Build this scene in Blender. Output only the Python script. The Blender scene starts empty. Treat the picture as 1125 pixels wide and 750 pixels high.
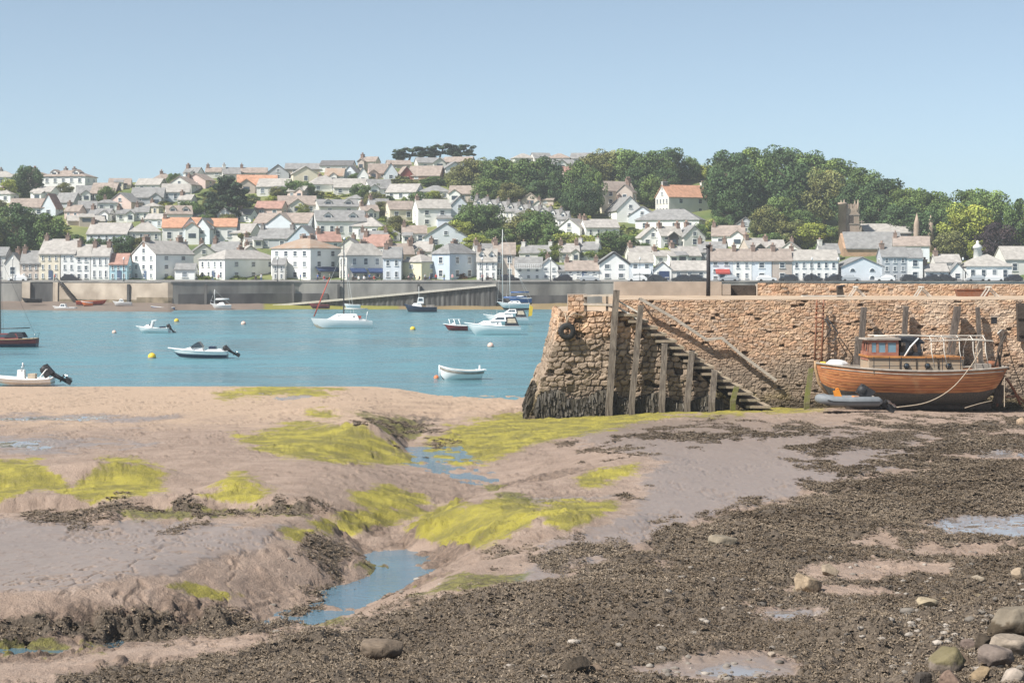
import bpy, bmesh, math, random
import numpy as np
from mathutils import Vector, Matrix, Euler
R = math.radians
PI = math.pi
rng = np.random.default_rng(11)
random.seed(5)
SC = bpy.context.scene
COL = SC.collection
FPX, HZ, EYE = 2000.0, 295.0, 8.2          # focal length in reference pixels, horizon row, eye height (m)

def at(px, py, D):                          # a reference pixel at distance D -> world point
    return Vector(((px - 562.5) / FPX * D, D, EYE + (HZ - py) / FPX * D))
def ppm(D): return FPX / D                  # pixels per metre at distance D

# ---------------------------------------------------------------- noise
_tab = rng.random((256, 256))
def vnoise(x, y, s=0):
    xi = np.floor(x).astype(np.int64); yi = np.floor(y).astype(np.int64)
    fx = x - xi; fy = y - yi
    fx = fx * fx * (3 - 2 * fx); fy = fy * fy * (3 - 2 * fy)
    a = _tab[(xi + s * 37) & 255, (yi + s * 91) & 255]; b = _tab[(xi + 1 + s * 37) & 255, (yi + s * 91) & 255]
    c = _tab[(xi + s * 37) & 255, (yi + 1 + s * 91) & 255]; d = _tab[(xi + 1 + s * 37) & 255, (yi + 1 + s * 91) & 255]
    return (a * (1 - fx) + b * fx) * (1 - fy) + (c * (1 - fx) + d * fx) * fy
def fbm(x, y, o=4, s=0):
    t = 0; a = .5; n = 0
    for k in range(o):
        t = t + a * vnoise(x * 2 ** k + 13.7 * k, y * 2 ** k + 7.1 * k, s + k); n += a; a *= .5
    return t / n
def sstep(a, b, x):
    t = np.clip((x - a) / (b - a), 0, 1); return t * t * (3 - 2 * t)
def cells(u, v, s=0):                       # jittered cells: f1, f2, id in 0..1
    ui = np.floor(u).astype(np.int64); vi = np.floor(v).astype(np.int64)
    f1 = np.full(u.shape, 9.); f2 = np.full(u.shape, 9.); cid = np.zeros(u.shape)
    for dv in (-1, 0, 1):
        for du in (-1, 0, 1):
            a = ui + du; b = vi + dv
            cx = a + .12 + .76 * _tab[(a + s * 17) & 255, (b * 3 + s) & 255]
            cy = b + .2 + .6 * _tab[(b + s * 5) & 255, (a * 7 + 3 + s) & 255]
            d = np.maximum(np.abs(u - cx), np.abs(v - cy)) * .55 + np.hypot(u - cx, v - cy) * .45
            i = _tab[(a * 5 + 11 + s) & 255, (b * 9 + 5) & 255]
            near = d < f1
            f2 = np.where(near, f1, np.minimum(f2, d)); cid = np.where(near, i, cid); f1 = np.where(near, d, f1)
    return f1, f2, cid

# ---------------------------------------------------------------- materials
def mat(name, col, rough=.8, var=.12, scale=3., bump=0., spec=.3, metal=0., vcol=None, stretch=None, coat=0., col2=None):
    m = bpy.data.materials.new(name); m.use_nodes = True
    nt = m.node_tree; N = nt.nodes; L = nt.links; b = N['Principled BSDF']
    b.inputs['Roughness'].default_value = rough; b.inputs['Metallic'].default_value = metal
    b.inputs['Specular IOR Level'].default_value = spec; b.inputs['Coat Weight'].default_value = coat
    tc = N.new('ShaderNodeTexCoord'); mp = N.new('ShaderNodeMapping'); L.new(tc.outputs['Object'], mp.inputs[0])
    if stretch: mp.inputs['Scale'].default_value = stretch
    nz = N.new('ShaderNodeTexNoise'); nz.inputs['Scale'].default_value = scale; nz.inputs['Detail'].default_value = 6
    L.new(mp.outputs[0], nz.inputs[0])
    mx = N.new('ShaderNodeMix'); mx.data_type = 'RGBA'; mx.blend_type = 'MIX'
    mr = N.new('ShaderNodeMapRange'); mr.inputs[1].default_value = .35; mr.inputs[2].default_value = .68
    L.new(nz.outputs[0], mr.inputs[0]); L.new(mr.outputs[0], mx.inputs[0])
    if vcol:
        at_ = N.new('ShaderNodeAttribute'); at_.attribute_name = vcol
        m1 = N.new('ShaderNodeMix'); m1.data_type = 'RGBA'; m1.blend_type = 'MULTIPLY'; m1.inputs[0].default_value = 1
        m1.inputs[7].default_value = (1 - var * 2, 1 - var * 2, 1 - var * 2, 1)
        L.new(at_.outputs[0], mx.inputs[6]); L.new(at_.outputs[0], m1.inputs[6]); L.new(m1.outputs[2], mx.inputs[7])
    else:
        mx.inputs[6].default_value = (*[c * (1 - var) for c in col], 1)
        c2 = col2 or [min(1, c * (1 + var)) for c in col]
        mx.inputs[7].default_value = (*c2, 1)
    L.new(mx.outputs[2], b.inputs['Base Color'])
    if bump:
        bp = N.new('ShaderNodeBump'); bp.inputs['Strength'].default_value = bump; bp.inputs['Distance'].default_value = .05
        n2 = N.new('ShaderNodeTexNoise'); n2.inputs['Scale'].default_value = scale * 3; n2.inputs['Detail'].default_value = 8
        L.new(mp.outputs[0], n2.inputs[0]); L.new(n2.outputs[0], bp.inputs['Height']); L.new(bp.outputs[0], b.inputs['Normal'])
    return m

M = {}
def defmat(k, *a, **kw): M[k] = mat(k, *a, **kw)
# house walls
defmat('white', (.84, .83, .80), .75, .05, .5); defmat('cream', (.76, .68, .54), .8, .05, .5)
defmat('offwhite', (.68, .66, .62), .8, .06, .5); defmat('bluewhite', (.66, .70, .74), .8, .05, .5)
defmat('turquoise', (.40, .58, .64), .8, .06, .5); defmat('greywall', (.43, .45, .47), .8, .06, .5)
defmat('tanwall', (.53, .45, .39), .85, .08, .5); defmat('yellow', (.76, .70, .48), .8, .05, .5)
defmat('pinkwall', (.67, .52, .46), .8, .06, .5); defmat('brickwall', (.40, .26, .20), .9, .15, 1.5)
defmat('darkwall', (.10, .09, .09), .9, .1, 1.); defmat('redgable', (.42, .13, .11), .8, .1, 1.)
defmat('bluewall', (.50, .57, .65), .8, .05, .5)
# roofs
defmat('slate', (.245, .24, .235), .8, .2, 1.1, .3); defmat('paleslate', (.37, .345, .32), .85, .18, 1.1, .3)
defmat('beigeroof', (.37, .345, .315), .9, .18, 1.1, .3); defmat('brownroof', (.31, .255, .22), .9, .2, 1.1, .3)
defmat('orangeroof', (.47, .255, .165), .9, .2, 1.1, .3); defmat('redroof', (.36, .215, .175), .9, .2, 1.1, .3)
defmat('ochreroof', (.44, .30, .21), .9, .25, .6, .3, col2=(.36, .30, .25)); defmat('darkslate', (.15, .145, .145), .8, .2, 1.1, .3)
defmat('chimbrick', (.26, .18, .145), .9, .15, 2.); defmat('chimwhite', (.66, .64, .6), .9, .08, 2.); defmat('chimgrey', (.27, .25, .24), .9, .12, 2.)
ROOFWORD = dict(slate='grey', paleslate='pale grey', beigeroof='beige', brownroof='brown', orangeroof='orange', redroof='red', ochreroof='ochre', darkslate='dark')
WALLWORD = dict(white='white', cream='cream', offwhite='off-white', bluewhite='bluish', turquoise='turquoise', greywall='grey', tanwall='tan', yellow='pale yellow', pinkwall='pink', brickwall='brick', darkwall='dark', redgable='red', bluewall='blue')
defmat('frame', (.80, .80, .78), .6, .03, 2.); defmat('glass', (.055, .075, .10), .12, .25, .4, spec=.6)
defmat('doorpaint', (.10, .14, .22), .5, .1, 1.); defmat('awning', (.035, .06, .14), .8, .1, 2.)
defmat('awningred', (.35, .06, .05), .8, .1, 2.); defmat('awningwhite', (.8, .8, .8), .8, .05, 2.)
# boats and gear
defmat('gelcoat', (.80, .80, .79), .3, .03, 1., spec=.5); defmat('navy', (.03, .045, .08), .35, .1, 2.); defmat('boatblue', (.05, .12, .30), .4, .12, 2.)
defmat('aqua', (.10, .33, .42), .4, .1, 2.); defmat('blackpaint', (.03, .03, .033), .55, .15, 2.); defmat('cleat', (.5, .5, .5), .35, .1, 2., metal=1.)
defmat('rubber', (.025, .025, .025), .75, .2, 5.); defmat('maroon', (.20, .045, .045), .6, .15, 2.)
defmat('canvas', (.03, .035, .045), .9, .2, 3.); defmat('orangepaint', (.60, .17, .06), .6, .15, 2.)
defmat('redpaint', (.5, .09, .06), .6, .15, 2.); defmat('buoyyellow', (.72, .50, .05), .45, .08, 3.); defmat('buoypink', (.74, .50, .42), .5, .08, 3.)
defmat('buoyorange', (.72, .20, .08), .45, .1, 3.); defmat('windscreen', (.05, .07, .09), .1, .1, 1., spec=.6); defmat('tancloth', (.5, .42, .32), .9, .1, 3.)
defmat('teak', (.38, .25, .14), .7, .2, 2., stretch=(1, 8, 8)); defmat('mast', (.62, .62, .60), .4, .05, 2.); defmat('darkmast', (.06, .06, .065), .5, .1, 2.)
defmat('rope', (.40, .33, .25), .95, .15, 20.); defmat('greentrim', (.06, .12, .09), .6, .15, 2.)
defmat('duct', (.19, .205, .22), .6, .1, 3.); defmat('rust', (.33, .12, .055), .9, .3, 3., .3, col2=(.24, .13, .09))
defmat('timber', (.125, .10, .082), .9, .25, 2.2, .6, stretch=(6, 6, .7), col2=(.25, .21, .17))
defmat('paletimber', (.46, .40, .33), .85, .2, 3., .4, stretch=(1, 5, 5)); defmat('mossy', (.20, .21, .05), .95, .35, 3., .5, col2=(.14, .12, .07))
defmat('darktimber', (.07, .055, .045), .95, .25, 3., .5); defmat('whitewood', (.56, .52, .46), .8, .1, 3.)
defmat('reddishpaint', (.36, .13, .095), .6, .25, 2.5, col2=(.42, .23, .16)); defmat('varnish', (.50, .22, .07), .35, .3, 2., stretch=(.5, 4, 4), coat=.2)
defmat('faded', (.33, .29, .25), .8, .25, 3., .2)
defmat('concrete', (.40, .33, .27), .92, .18, .8, .4); defmat('deckstone', (.44, .325, .225), .95, .2, .7, .5, col2=(.50, .39, .29))
defmat('skin', (.62, .40, .30), .6, .05, 3.); defmat('hair', (.08, .05, .03), .8, .1, 3.)
for k, c in dict(clothred=(.55, .08, .07), clothblue=(.08, .14, .32), clothwhite=(.75, .75, .74), clothdark=(.04, .04, .05), clothpink=(.62, .35, .36), clothgreen=(.12, .2, .13)).items(): defmat(k, c, .9, .08, 4.)
for k, c in dict(carwhite=(.75, .75, .75), carblack=(.03, .03, .035), carsilver=(.4, .42, .44), carred=(.4, .04, .04), carblue=(.05, .09, .2)).items(): defmat(k, c, .25, .04, 1., spec=.5, coat=.3)
defmat('bark', (.16, .12, .09), .95, .25, 4., .4)
defmat('iron', (.035, .035, .04), .6, .1, 3.)
defmat('rock', (.30, .26, .22), .95, .2, 2.4, .9, vcol='Col'); defmat('stone', (.3, .3, .3), .95, .16, 5., .6, vcol='Col')
defmat('leaf', (.1, .1, .1), .75, .1, .6, vcol='Col', spec=.2)

# ---------------------------------------------------------------- mesh helpers
def link(o, parent=None):
    COL.objects.link(o)
    if parent is not None: o.parent = parent
    return o
defmat('fender_timber', (.085, .07, .06), .9, .25, 2.2, .6, stretch=(6, 6, .7), col2=(.17, .14, .12))
def np_mesh(name, v, f, m, cols=None, smooth=False, parent=None, attrs=None):
    me = bpy.data.meshes.new(name)
    v = np.asarray(v, np.float32); f = np.asarray(f, np.int32)
    me.vertices.add(len(v)); me.vertices.foreach_set('co', v.ravel())
    k = f.shape[1]
    me.loops.add(f.size); me.loops.foreach_set('vertex_index', f.ravel())
    me.polygons.add(len(f)); me.polygons.foreach_set('loop_start', np.arange(0, f.size, k, dtype=np.int32))
    try: me.polygons.foreach_set('loop_total', np.full(len(f), k, np.int32))
    except Exception: pass
    me.update(calc_edges=True)
    me.polygons.foreach_set('use_smooth', np.full(len(f), smooth, bool))
    if cols is not None:
        a = me.color_attributes.new('Col', 'FLOAT_COLOR', 'POINT')
        c = np.ones((len(v), 4), np.float32); c[:, :3] = cols; a.data.foreach_set('color', c.ravel())
    for an, arr in (attrs or {}).items():
        a = me.color_attributes.new(an, 'FLOAT_COLOR', 'POINT')
        a.data.foreach_set('color', np.asarray(arr, np.float32).ravel())
    me.materials.append(m)
    o = bpy.data.objects.new(name, me); link(o, parent)
    return o
def gridf(nr, nc):
    i = np.arange(nr * nc).reshape(nr, nc)
    return np.stack([i[:-1, :-1], i[:-1, 1:], i[1:, 1:], i[1:, :-1]], -1).reshape(-1, 4)

class MB:
    def __init__(s): s.v = []; s.f = []; s.m = []; s.sm = []
    def add(s, vs, fs, m=0, smooth=False):
        o = len(s.v); s.v += [tuple(p) for p in vs]
        for f in fs: s.f.append(tuple(i + o for i in f)); s.m.append(m); s.sm.append(smooth)
        return s
    def box(s, c, d, m=0, rot=None, taper=1.):
        x, y, z = d[0] / 2, d[1] / 2, d[2] / 2
        P = [Vector((a * x * (taper if k > 0 else 1), b * y * (taper if k > 0 else 1), k * z)) for k in (-1, 1) for a, b in ((-1, -1), (1, -1), (1, 1), (-1, 1))]
        if rot is not None: mt = Euler(rot).to_matrix(); P = [mt @ p for p in P]
        P = [p + Vector(c) for p in P]
        return s.add(P, [(3, 2, 1, 0), (4, 5, 6, 7), (0, 1, 5, 4), (1, 2, 6, 5), (2, 3, 7, 6), (3, 0, 4, 7)], m)
    def prism(s, poly, y0, y1, m=0, axis='y'):      # polygon in (x,z) extruded along y, or in (y,z) along x
        n = len(poly)
        if axis == 'y': P = [(a, y0, b) for a, b in poly] + [(a, y1, b) for a, b in poly]
        elif axis == 'x': P = [(y0, a, b) for a, b in poly] + [(y1, a, b) for a, b in poly]
        else: P = [(a, b, y0) for a, b in poly] + [(a, b, y1) for a, b in poly]
        return s.add(P, [tuple(range(n)), tuple(range(2 * n - 1, n - 1, -1))] + [(i, i + n, (i + 1) % n + n, (i + 1) % n) for i in range(n)], m)
    def tube(s, pts, r, m=0, n=8, cap=True, sq=False):
        pts = [Vector(p) for p in pts]; rs = r if isinstance(r, (list, tuple)) else [r] * len(pts)
        ring = []; up = None
        for i, p in enumerate(pts):
            t = (pts[min(i + 1, len(pts) - 1)] - pts[max(i - 1, 0)]).normalized()
            if up is None: up = Vector((0, 0, 1)) if abs(t.z) < .9 else Vector((0, 1, 0))
            a = t.cross(up).normalized(); b = a.cross(t).normalized(); up = b
            ring.append([p + (a * math.cos(2 * PI * k / n + (PI / 4 if sq else 0)) + b * math.sin(2 * PI * k / n + (PI / 4 if sq else 0))) * rs[i] for k in range(n)])
        V = [q for rr in ring for q in rr]
        F = [(i * n + k, i * n + (k + 1) % n, (i + 1) * n + (k + 1) % n, (i + 1) * n + k) for i in range(len(pts) - 1) for k in range(n)]
        if cap: F += [tuple(range(n - 1, -1, -1)), tuple((len(pts) - 1) * n + k for k in range(n))]
        return s.add(V, F, m, n > 5)
    def lathe(s, prof, c=(0, 0, 0), n=14, m=0, axis='z'):
        V = []
        for r, z in prof:
            for k in range(n):
                a = 2 * PI * k / n; p = (r * math.cos(a), r * math.sin(a), z)
                if axis == 'x': p = (p[2], p[0], p[1])
                if axis == 'y': p = (p[0], p[2], p[1])
                V.append(Vector(p) + Vector(c))
        F = [(i * n + k, i * n + (k + 1) % n, (i + 1) * n + (k + 1) % n, (i + 1) * n + k) for i in range(len(prof) - 1) for k in range(n)]
        return s.add(V, F, m, True)
    def mesh(s, name, mats):
        me = bpy.data.meshes.new(name); me.from_pydata(s.v, [], s.f)
        for q in (mats if isinstance(mats, (list, tuple)) else [mats]): me.materials.append(M[q] if isinstance(q, str) else q)
        me.polygons.foreach_set('material_index', s.m); me.polygons.foreach_set('use_smooth', s.sm)
        bm = bmesh.new(); bm.from_mesh(me); bmesh.ops.recalc_face_normals(bm, faces=bm.faces); bm.to_mesh(me); bm.free()
        me.update(); return me
    def build(s, name, mats, parent=None):
        return link(bpy.data.objects.new(name, s.mesh(name, mats)), parent)

def tag(o, label=None, cat=None, group=None, kind=None):
    if label: o['label'] = label
    if cat: o['category'] = cat
    if group: o['group'] = group
    if kind: o['kind'] = kind
    return o
def thing(name, label, cat, loc=(0, 0, 0), rz=0., group=None, scale=None):
    o = bpy.data.objects.new(name, None); o.empty_display_size = .3; COL.objects.link(o)
    o.location = loc; o.rotation_euler = (0, 0, rz)
    if scale: o.scale = scale
    return tag(o, label, cat, group)
def copy_tree(o, parent=None):
    c = o.copy(); COL.objects.link(c)
    if parent is not None: c.parent = parent
    for ch in list(o.children): copy_tree(ch, c)
    return c
def structure(o): o['kind'] = 'structure'; return o
# ================================================================ MUD FLAT
def base_z(D): return np.where(D < 127, 2.5 * (127 - D) / 102, np.maximum(-2.2, -(D - 127) * .07))
def base_D(py): return 5.087 / ((py - HZ) / FPX - .02451)
def gp(px, py, z=None):
    D = base_D(py) if z is None else (EYE - z) * FPX / (py - HZ)
    return (px - 562.5) / FPX * D, D
def path_field(nodes, X, Y):
    """distance, side sign and interpolated node data along a polyline"""
    best = np.full(X.shape, 1e9); sgn = np.ones(X.shape); data = [np.zeros(X.shape) for _ in range(4)]
    P = [gp(n[0], n[1], n[2]) for n in nodes]
    for (a, na), (b, nb) in zip(zip(P, nodes), zip(P[1:], nodes[1:])):
        dx, dy = b[0] - a[0], b[1] - a[1]; l2 = dx * dx + dy * dy
        t = np.clip(((X - a[0]) * dx + (Y - a[1]) * dy) / l2, 0, 1)
        ex = X - a[0] - t * dx; ey = Y - a[1] - t * dy; d = np.hypot(ex, ey)
        m = d < best; best = np.where(m, d, best)
        sgn = np.where(m, np.sign(dx * ey - dy * ex), sgn)
        for k in range(4): data[k] = np.where(m, na[2 + k] * (1 - t) + nb[2 + k] * t, data[k])
    return best, sgn, data
# px, py of the gully floor, its height, half width of the floor, bank width on the left, on the right
G1 = [(-330, 735, 1.75, .5, 2.6, 5), (-150, 728, 1.72, .5, 2.6, 5), (0, 721, 1.68, .5, 2.5, 4), (100, 716, 1.62, .5, 2.4, 4), (200, 708, 1.53, .4, 2.4, 4), (290, 696, 1.36, .5, 2.6, 4),
      (352, 676, 1.17, .5, 3.0, 2.8), (405, 652, 1.08, .6, 3.0, 3.6), (446, 630, 1.0, .6, 2.8, 3.6), (428, 612, .95, .55, 2.2, 2.6), (412, 599, .93, .45, 1.6, 2.2), (440, 580, .88, .5, 3.0, 2.0),
      (500, 560, .82, .6, 4.9, 2.2), (553, 545, .75, .6, 6, 4), (518, 521, .65, .5, 7, 6), (487, 511, .6, .6, 6, 8), (464, 501, .55, .5, 3, 10), (462, 487, .5, .7, 1.9, 12), (474, 472, .42, .9, 1.9, 12),
      (505, 457, .3, 2, 6, 12), (560, 438, .05, 3, 10, 10), (600, 430, -.3, 3, 10, 10)]
G2 = [(405, 599, .95, .4, 1.8, 1.4), (370, 594, 1.0, .4, 2.0, 1.3), (320, 587, 1.1, .5, 2.2, 1.2), (230, 580, 1.15, .6, 2.2, 1.1), (150, 577, 1.2, .7, 2.2, 1.1), (60, 578, 1.2, .7, 2.2, 1.1), (-60, 580, 1.2, .7, 2.2, 1.1), (-330, 584, 1.2, .7, 2.2, 1.1)]
MOUNDS = [(495, 588, 1.7, 1.3, .38), (560, 580, 1.8, 1.4, .36), (625, 572, 2, 1.6, .22), (30, 528, 2.0, 1.3, .42), (135, 526, 1.7, 1.3, .5), (262, 537, .9, .9, .3), (430, 556, 1.3, .9, .3), (405, 475, 2.6, 2.6, .55), (450, 480, 1.6, 2.0, .5),
          (330, 594, .9, .7, .22), (225, 655, .8, .6, .14), (360, 452, 2.5, 2, .25), (300, 430, 6, 3, .25), (560, 470, 5, 5, .35), (660, 520, 1.5, 1.5, .2), (1090, 690, 2.2, 1.6, .35), (945, 700, .5, .4, .22), (120, 568, 2.4, .5, .12)]

def poly_sd(px, py, poly, ky=2.2):
    """signed distance (reference pixels, rows weighted) to an outline: positive inside"""
    best = np.full(px.shape, 1e9); ins = np.zeros(px.shape, bool); n = len(poly)
    for i in range(n):
        ax, ay = poly[i]; bx, by = poly[(i + 1) % n]
        dx, dy = bx - ax, (by - ay) * ky; ex = px - ax; ey = (py - ay) * ky
        t = np.clip((ex * dx + ey * dy) / (dx * dx + dy * dy + 1e-9), 0, 1)
        best = np.minimum(best, np.hypot(ex - t * dx, ey - t * dy))
        if ay != by:
            c = ((ay > py) != (by > py)) & (px < (bx - ax) * (py - ay) / (by - ay) + ax); ins ^= c
    return np.where(ins, best, -best)
ALGAE = [[(-60, 505), (0, 507), (40, 510), (70, 525), (80, 541), (40, 538), (0, 548), (-60, 545)], [(85, 532), (120, 503), (160, 508), (183, 520), (180, 538), (130, 548), (90, 545)],
         [(255, 480), (330, 466), (400, 468), (440, 488), (455, 508), (380, 508), (300, 497)], [(230, 431), (290, 424), (370, 428), (360, 433), (250, 437)],
         [(458, 495), (470, 482), (500, 468), (560, 455), (640, 449), (720, 447), (850, 444), (900, 447), (860, 452), (760, 455), (700, 463), (640, 478), (590, 487), (555, 502), (500, 508)],
         [(630, 532), (650, 515), (700, 510), (690, 520), (645, 537)], [(448, 580), (470, 560), (500, 552), (560, 548), (600, 554), (575, 575), (545, 592), (530, 602), (480, 597), (450, 592)],
         [(590, 556), (640, 550), (680, 548), (665, 566), (620, 588), (605, 575)], [(232, 545), (250, 523), (270, 520), (288, 545), (260, 553)], [(303, 582), (325, 578), (345, 584), (372, 606), (335, 600)],
         [(390, 545), (430, 533), (467, 550), (430, 560), (395, 556)], [(340, 573), (400, 560), (470, 560), (450, 574), (360, 590)], [(195, 643), (225, 642), (262, 655), (240, 663)], [(345, 452), (365, 451), (370, 461), (340, 458)],
         [(845, 659), (868, 656), (892, 659), (880, 666), (850, 666)], [(990, 648), (1030, 647), (1040, 655), (1000, 658)]]
DULL = [[(330, 690), (352, 672), (392, 676), (380, 690)], [(395, 620), (440, 616), (452, 628), (410, 636)], [(525, 530), (560, 535), (595, 540), (580, 549), (545, 548)], [(436, 657), (500, 628), (590, 628), (570, 640), (510, 652), (450, 664)], [(380, 622), (400, 611), (450, 612), (470, 600), (455, 622), (400, 626)], [(-60, 712), (0, 708), (130, 708), (120, 722), (0, 728), (-60, 728)], [(60, 566), (140, 556), (330, 556), (360, 568), (230, 572), (80, 572)],
        [(385, 452), (440, 456), (478, 468), (450, 490), (410, 470)]]
WEED = [[(-300, 770), (60, 752), (130, 733), (260, 711), (380, 689), (480, 664), (560, 650), (640, 627), (700, 601), (740, 578), (800, 574), (830, 560), (890, 545), (930, 522), (985, 515), (950, 500), (1010, 488), (1050, 468), (1125, 458), (1340, 454), (1340, 830), (-300, 830)],
        [(635, 493), (660, 485), (720, 478), (860, 473), (1060, 466), (1060, 472), (860, 478), (720, 483), (660, 491)], [(560, 612), (640, 596), (690, 604), (620, 620)], [(668, 545), (690, 540), (705, 544), (685, 549)], [(870, 492), (960, 480), (1000, 484), (900, 500)], [(-60, 676), (100, 684), (200, 684), (300, 676), (392, 640), (404, 646), (310, 694), (200, 704), (0, 708), (-60, 708)], [(330, 592), (372, 600), (400, 622), (380, 626), (345, 606)], [(60, 566), (230, 552), (330, 560), (330, 568), (200, 570)], [(400, 460), (470, 468), (462, 486), (430, 484)], [(900, 508), (960, 504), (1000, 510), (940, 520)]]
HOLES = [[(1000, 578), (1060, 567), (1130, 563), (1340, 560), (1340, 594), (1125, 594), (1040, 588)], [(700, 735), (760, 723), (830, 718), (890, 730), (880, 745), (760, 745)], [(800, 668), (850, 666), (925, 670), (900, 679), (830, 676)], [(830, 648), (930, 644), (1010, 650), (930, 655)], [(1030, 500), (1125, 494), (1200, 494), (1200, 500), (1060, 504)], [(1060, 476), (1125, 472), (1340, 468), (1340, 478), (1080, 480)], [(1010, 600), (1110, 596), (1130, 604), (1050, 612), (1020, 610)], [(850, 622), (960, 616), (1060, 622), (1010, 636), (900, 636)]]
WET = [[(-200, 455), (60, 455), (190, 458), (160, 464), (-200, 464)], [(-200, 476), (60, 478), (170, 488), (60, 497), (-200, 497)], [(-200, 573), (130, 572), (330, 575), (290, 600), (200, 625), (80, 650), (-200, 640)], [(600, 462), (800, 455), (1010, 474), (1030, 480), (985, 514), (920, 530), (830, 558), (745, 576), (690, 570), (700, 540), (730, 505), (640, 490)],
       [(560, 548), (690, 538), (700, 545), (640, 552), (580, 556)], [(600, 590), (700, 560), (800, 560), (760, 575), (660, 620), (560, 650)]] + [HOLES[0], HOLES[1], HOLES[2]]
POOL = [HOLES[0], [(760, 738), (800, 728), (850, 735), (830, 744)], [(820, 672), (870, 668), (915, 671), (880, 677)], [(-200, 458), (20, 459), (120, 458), (100, 463), (-200, 463)], [(-200, 482), (40, 484), (70, 491), (-200, 494)], [(285, 434), (340, 434), (350, 438), (300, 440)], [(1060, 495), (1200, 495), (1200, 500), (1080, 500)]]

def build_ground():
    prow = np.concatenate([np.arange(1300, 900, -40.), np.arange(900, 760, -4.), np.arange(760, 725, -.75), np.arange(725, 600, -.42), np.arange(600, 412, -.72), [410, 405, 400, 390, 380, 370, 360]])
    zz = 0
    D = np.where(prow > 422, base_D(prow), 0)
    D[prow <= 422] = np.interp(prow[prow <= 422], [360, 422], [430, base_D(422.)])
    pcol = np.concatenate([np.arange(-900, -230, 12.), np.arange(-230, 1260, 1.45), np.arange(1260, 2300, 12.)])
    Dg, Pg = np.meshgrid(D, pcol, indexing='ij')
    X = (Pg - 562.5) / FPX * Dg; Y = Dg.copy()
    zb = base_z(Dg)
    zb = zb + (fbm(X * .12, Y * .07, 3, 2) - .5) * .35 * sstep(130, 110, Dg) + (fbm(X * .5, Y * .35, 4, 5) - .5) * .16 * sstep(132, 112, Dg)
    for (mx, my, rx, ry, h) in MOUNDS:
        cx, cy = gp(mx, my); zb = zb + h * np.exp(-(((X - cx) / rx) ** 2 + ((Y - cy) / ry) ** 2) ** 1.4)
    z = zb.copy(); bank = np.zeros_like(z)
    wobb = (fbm(X * .8, Y * .8, 3, 77) - .5) * 2.4
    for G in (G1, G2):
        d, s, (fz, w0, bl, br) = path_field(G, X, Y)
        d = d + (fbm(X * .55, Y * .55, 4, 9) - .5) * .8 + (fbm(X * 2.2, Y * 2.2, 3, 21) - .5) * .08
        bw = np.where(s > 0, bl, br)
        t = np.clip((d - w0) / bw, 0, 1)
        steep = bw < 4.9
        cvx = 1 - (1 - t) ** 2.3
        tt = np.where(steep, cvx * .55 + .45 * sstep(0, 1, t), t * t * (3 - 2 * t))
        zn = fz + (zb - fz) * tt + (d < w0 + .5) * (fbm(X * 1.1, Y * .8, 3, 23) - .5) * .26
        z = np.where(zn < z, zn, z)
        bank = np.maximum(bank, np.where(d < w0 + bw * 1.15, np.where(steep, 1., .35), 0) * sstep(-.3, .3, d - w0 * .6) * (1 - sstep(bw * .22, bw * .75, d - w0 + wobb)) * np.where(zb - fz > .25, 1, .2))
    bank = bank * np.clip(sstep(.36, .56, fbm(X * .45, Y * .45, 3, 79)) * .75 + .35 * (Dg < 34.5) * (Pg < 260), 0, 1) * np.where((Pg > 250) & (Pg < 420) & (Dg < 46), .35, 1)
    # projected rows/columns of every vertex, to lay out what grows where
    px = Pg; py = HZ + FPX * (EYE - z) / Dg
    wx = (fbm(X * .9, Y * .5, 4, 31) - .5); wy = (fbm(X * 3.1, Y * 2.1, 3, 33) - .5)
    wob = wx * 46 + wy * 26
    def mask(polys, soft, k=1.): 
        m = np.full(px.shape, -1e9)
        for p in polys: m = np.maximum(m, poly_sd(px, py, p))
        return m + wob * k
    near = np.clip(base_D(np.clip(py, 430, 900)) / 50, .5, 2)
    al = sstep(-20, 10, mask(ALGAE, 1, .7)); du = sstep(-8, 14, mask(DULL, 1, .6))
    hole = mask(HOLES, 1, .6); weed = sstep(-12, 12, np.minimum(mask(WEED, 1, .9), -hole))
    patch = fbm(X * .35, Y * .22, 4, 41)
    bankw = mask(WEED[6:], 1, .9) > -20
    weed = np.where(bankw, weed * sstep(.46, .60, fbm(X * .9, Y * .8, 4, 47)), weed)
    weed = weed * sstep(.27, .50, patch + .05)
    edge = sstep(-70, 20, mask(WEED, 1, 1.)) * sstep(.52, .62, fbm(X * .9, Y * .4, 4, 43)) * (hole < 0)
    weed = np.maximum(weed, edge * .8); al = al * (1 - .8 * weed)
    wet = sstep(-25, 25, mask(WET, 1, .8)); pool = sstep(-4, 6, mask(POOL, 1, .5))
    sand = sstep(478, 452, py + wob * .5 + np.maximum(0, px - 330) * .03) * sstep(640, 540, px + wob) * (1 - .7 * sstep(-10, 10, mask(WET[:2], 1, .8)))
    sand = np.maximum(sand, sstep(452, 446, py + wob * .1) * sstep(790, 850, px))
    bank = bank * (1 - sstep(108, 118, Dg))
    rub = fbm(X * 2.6, Y * 2.6, 4, 51); rid = np.abs(fbm(X * 1.3, Y * 1.3, 4, 53) - .5) * 2
    clod = cells(X * 1.7 + wx * 2, Y * 1.5 + wy * 2, 3)
    z = z + bank * ((rub - .5) * .30 - (rid < .06) * .07 + np.minimum(clod[1] - clod[0], .5) * .24) + weed * ((rub - .45) * .20 + (fbm(X * .55, Y * .4, 3, 57) - .45) * .42 + (vnoise(X * 9, Y * 9, 4) - .5) * .10) + al * (rub - .5) * .09
    z = z + (fbm(X * 4, Y * 4, 3, 61) - .5) * .045 * (1 - wet) * (Dg < 118) + (vnoise(X * 7, Y * 7, 8) > .8) * .012 * (Dg < 70)
    z = z - pool * .02
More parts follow.
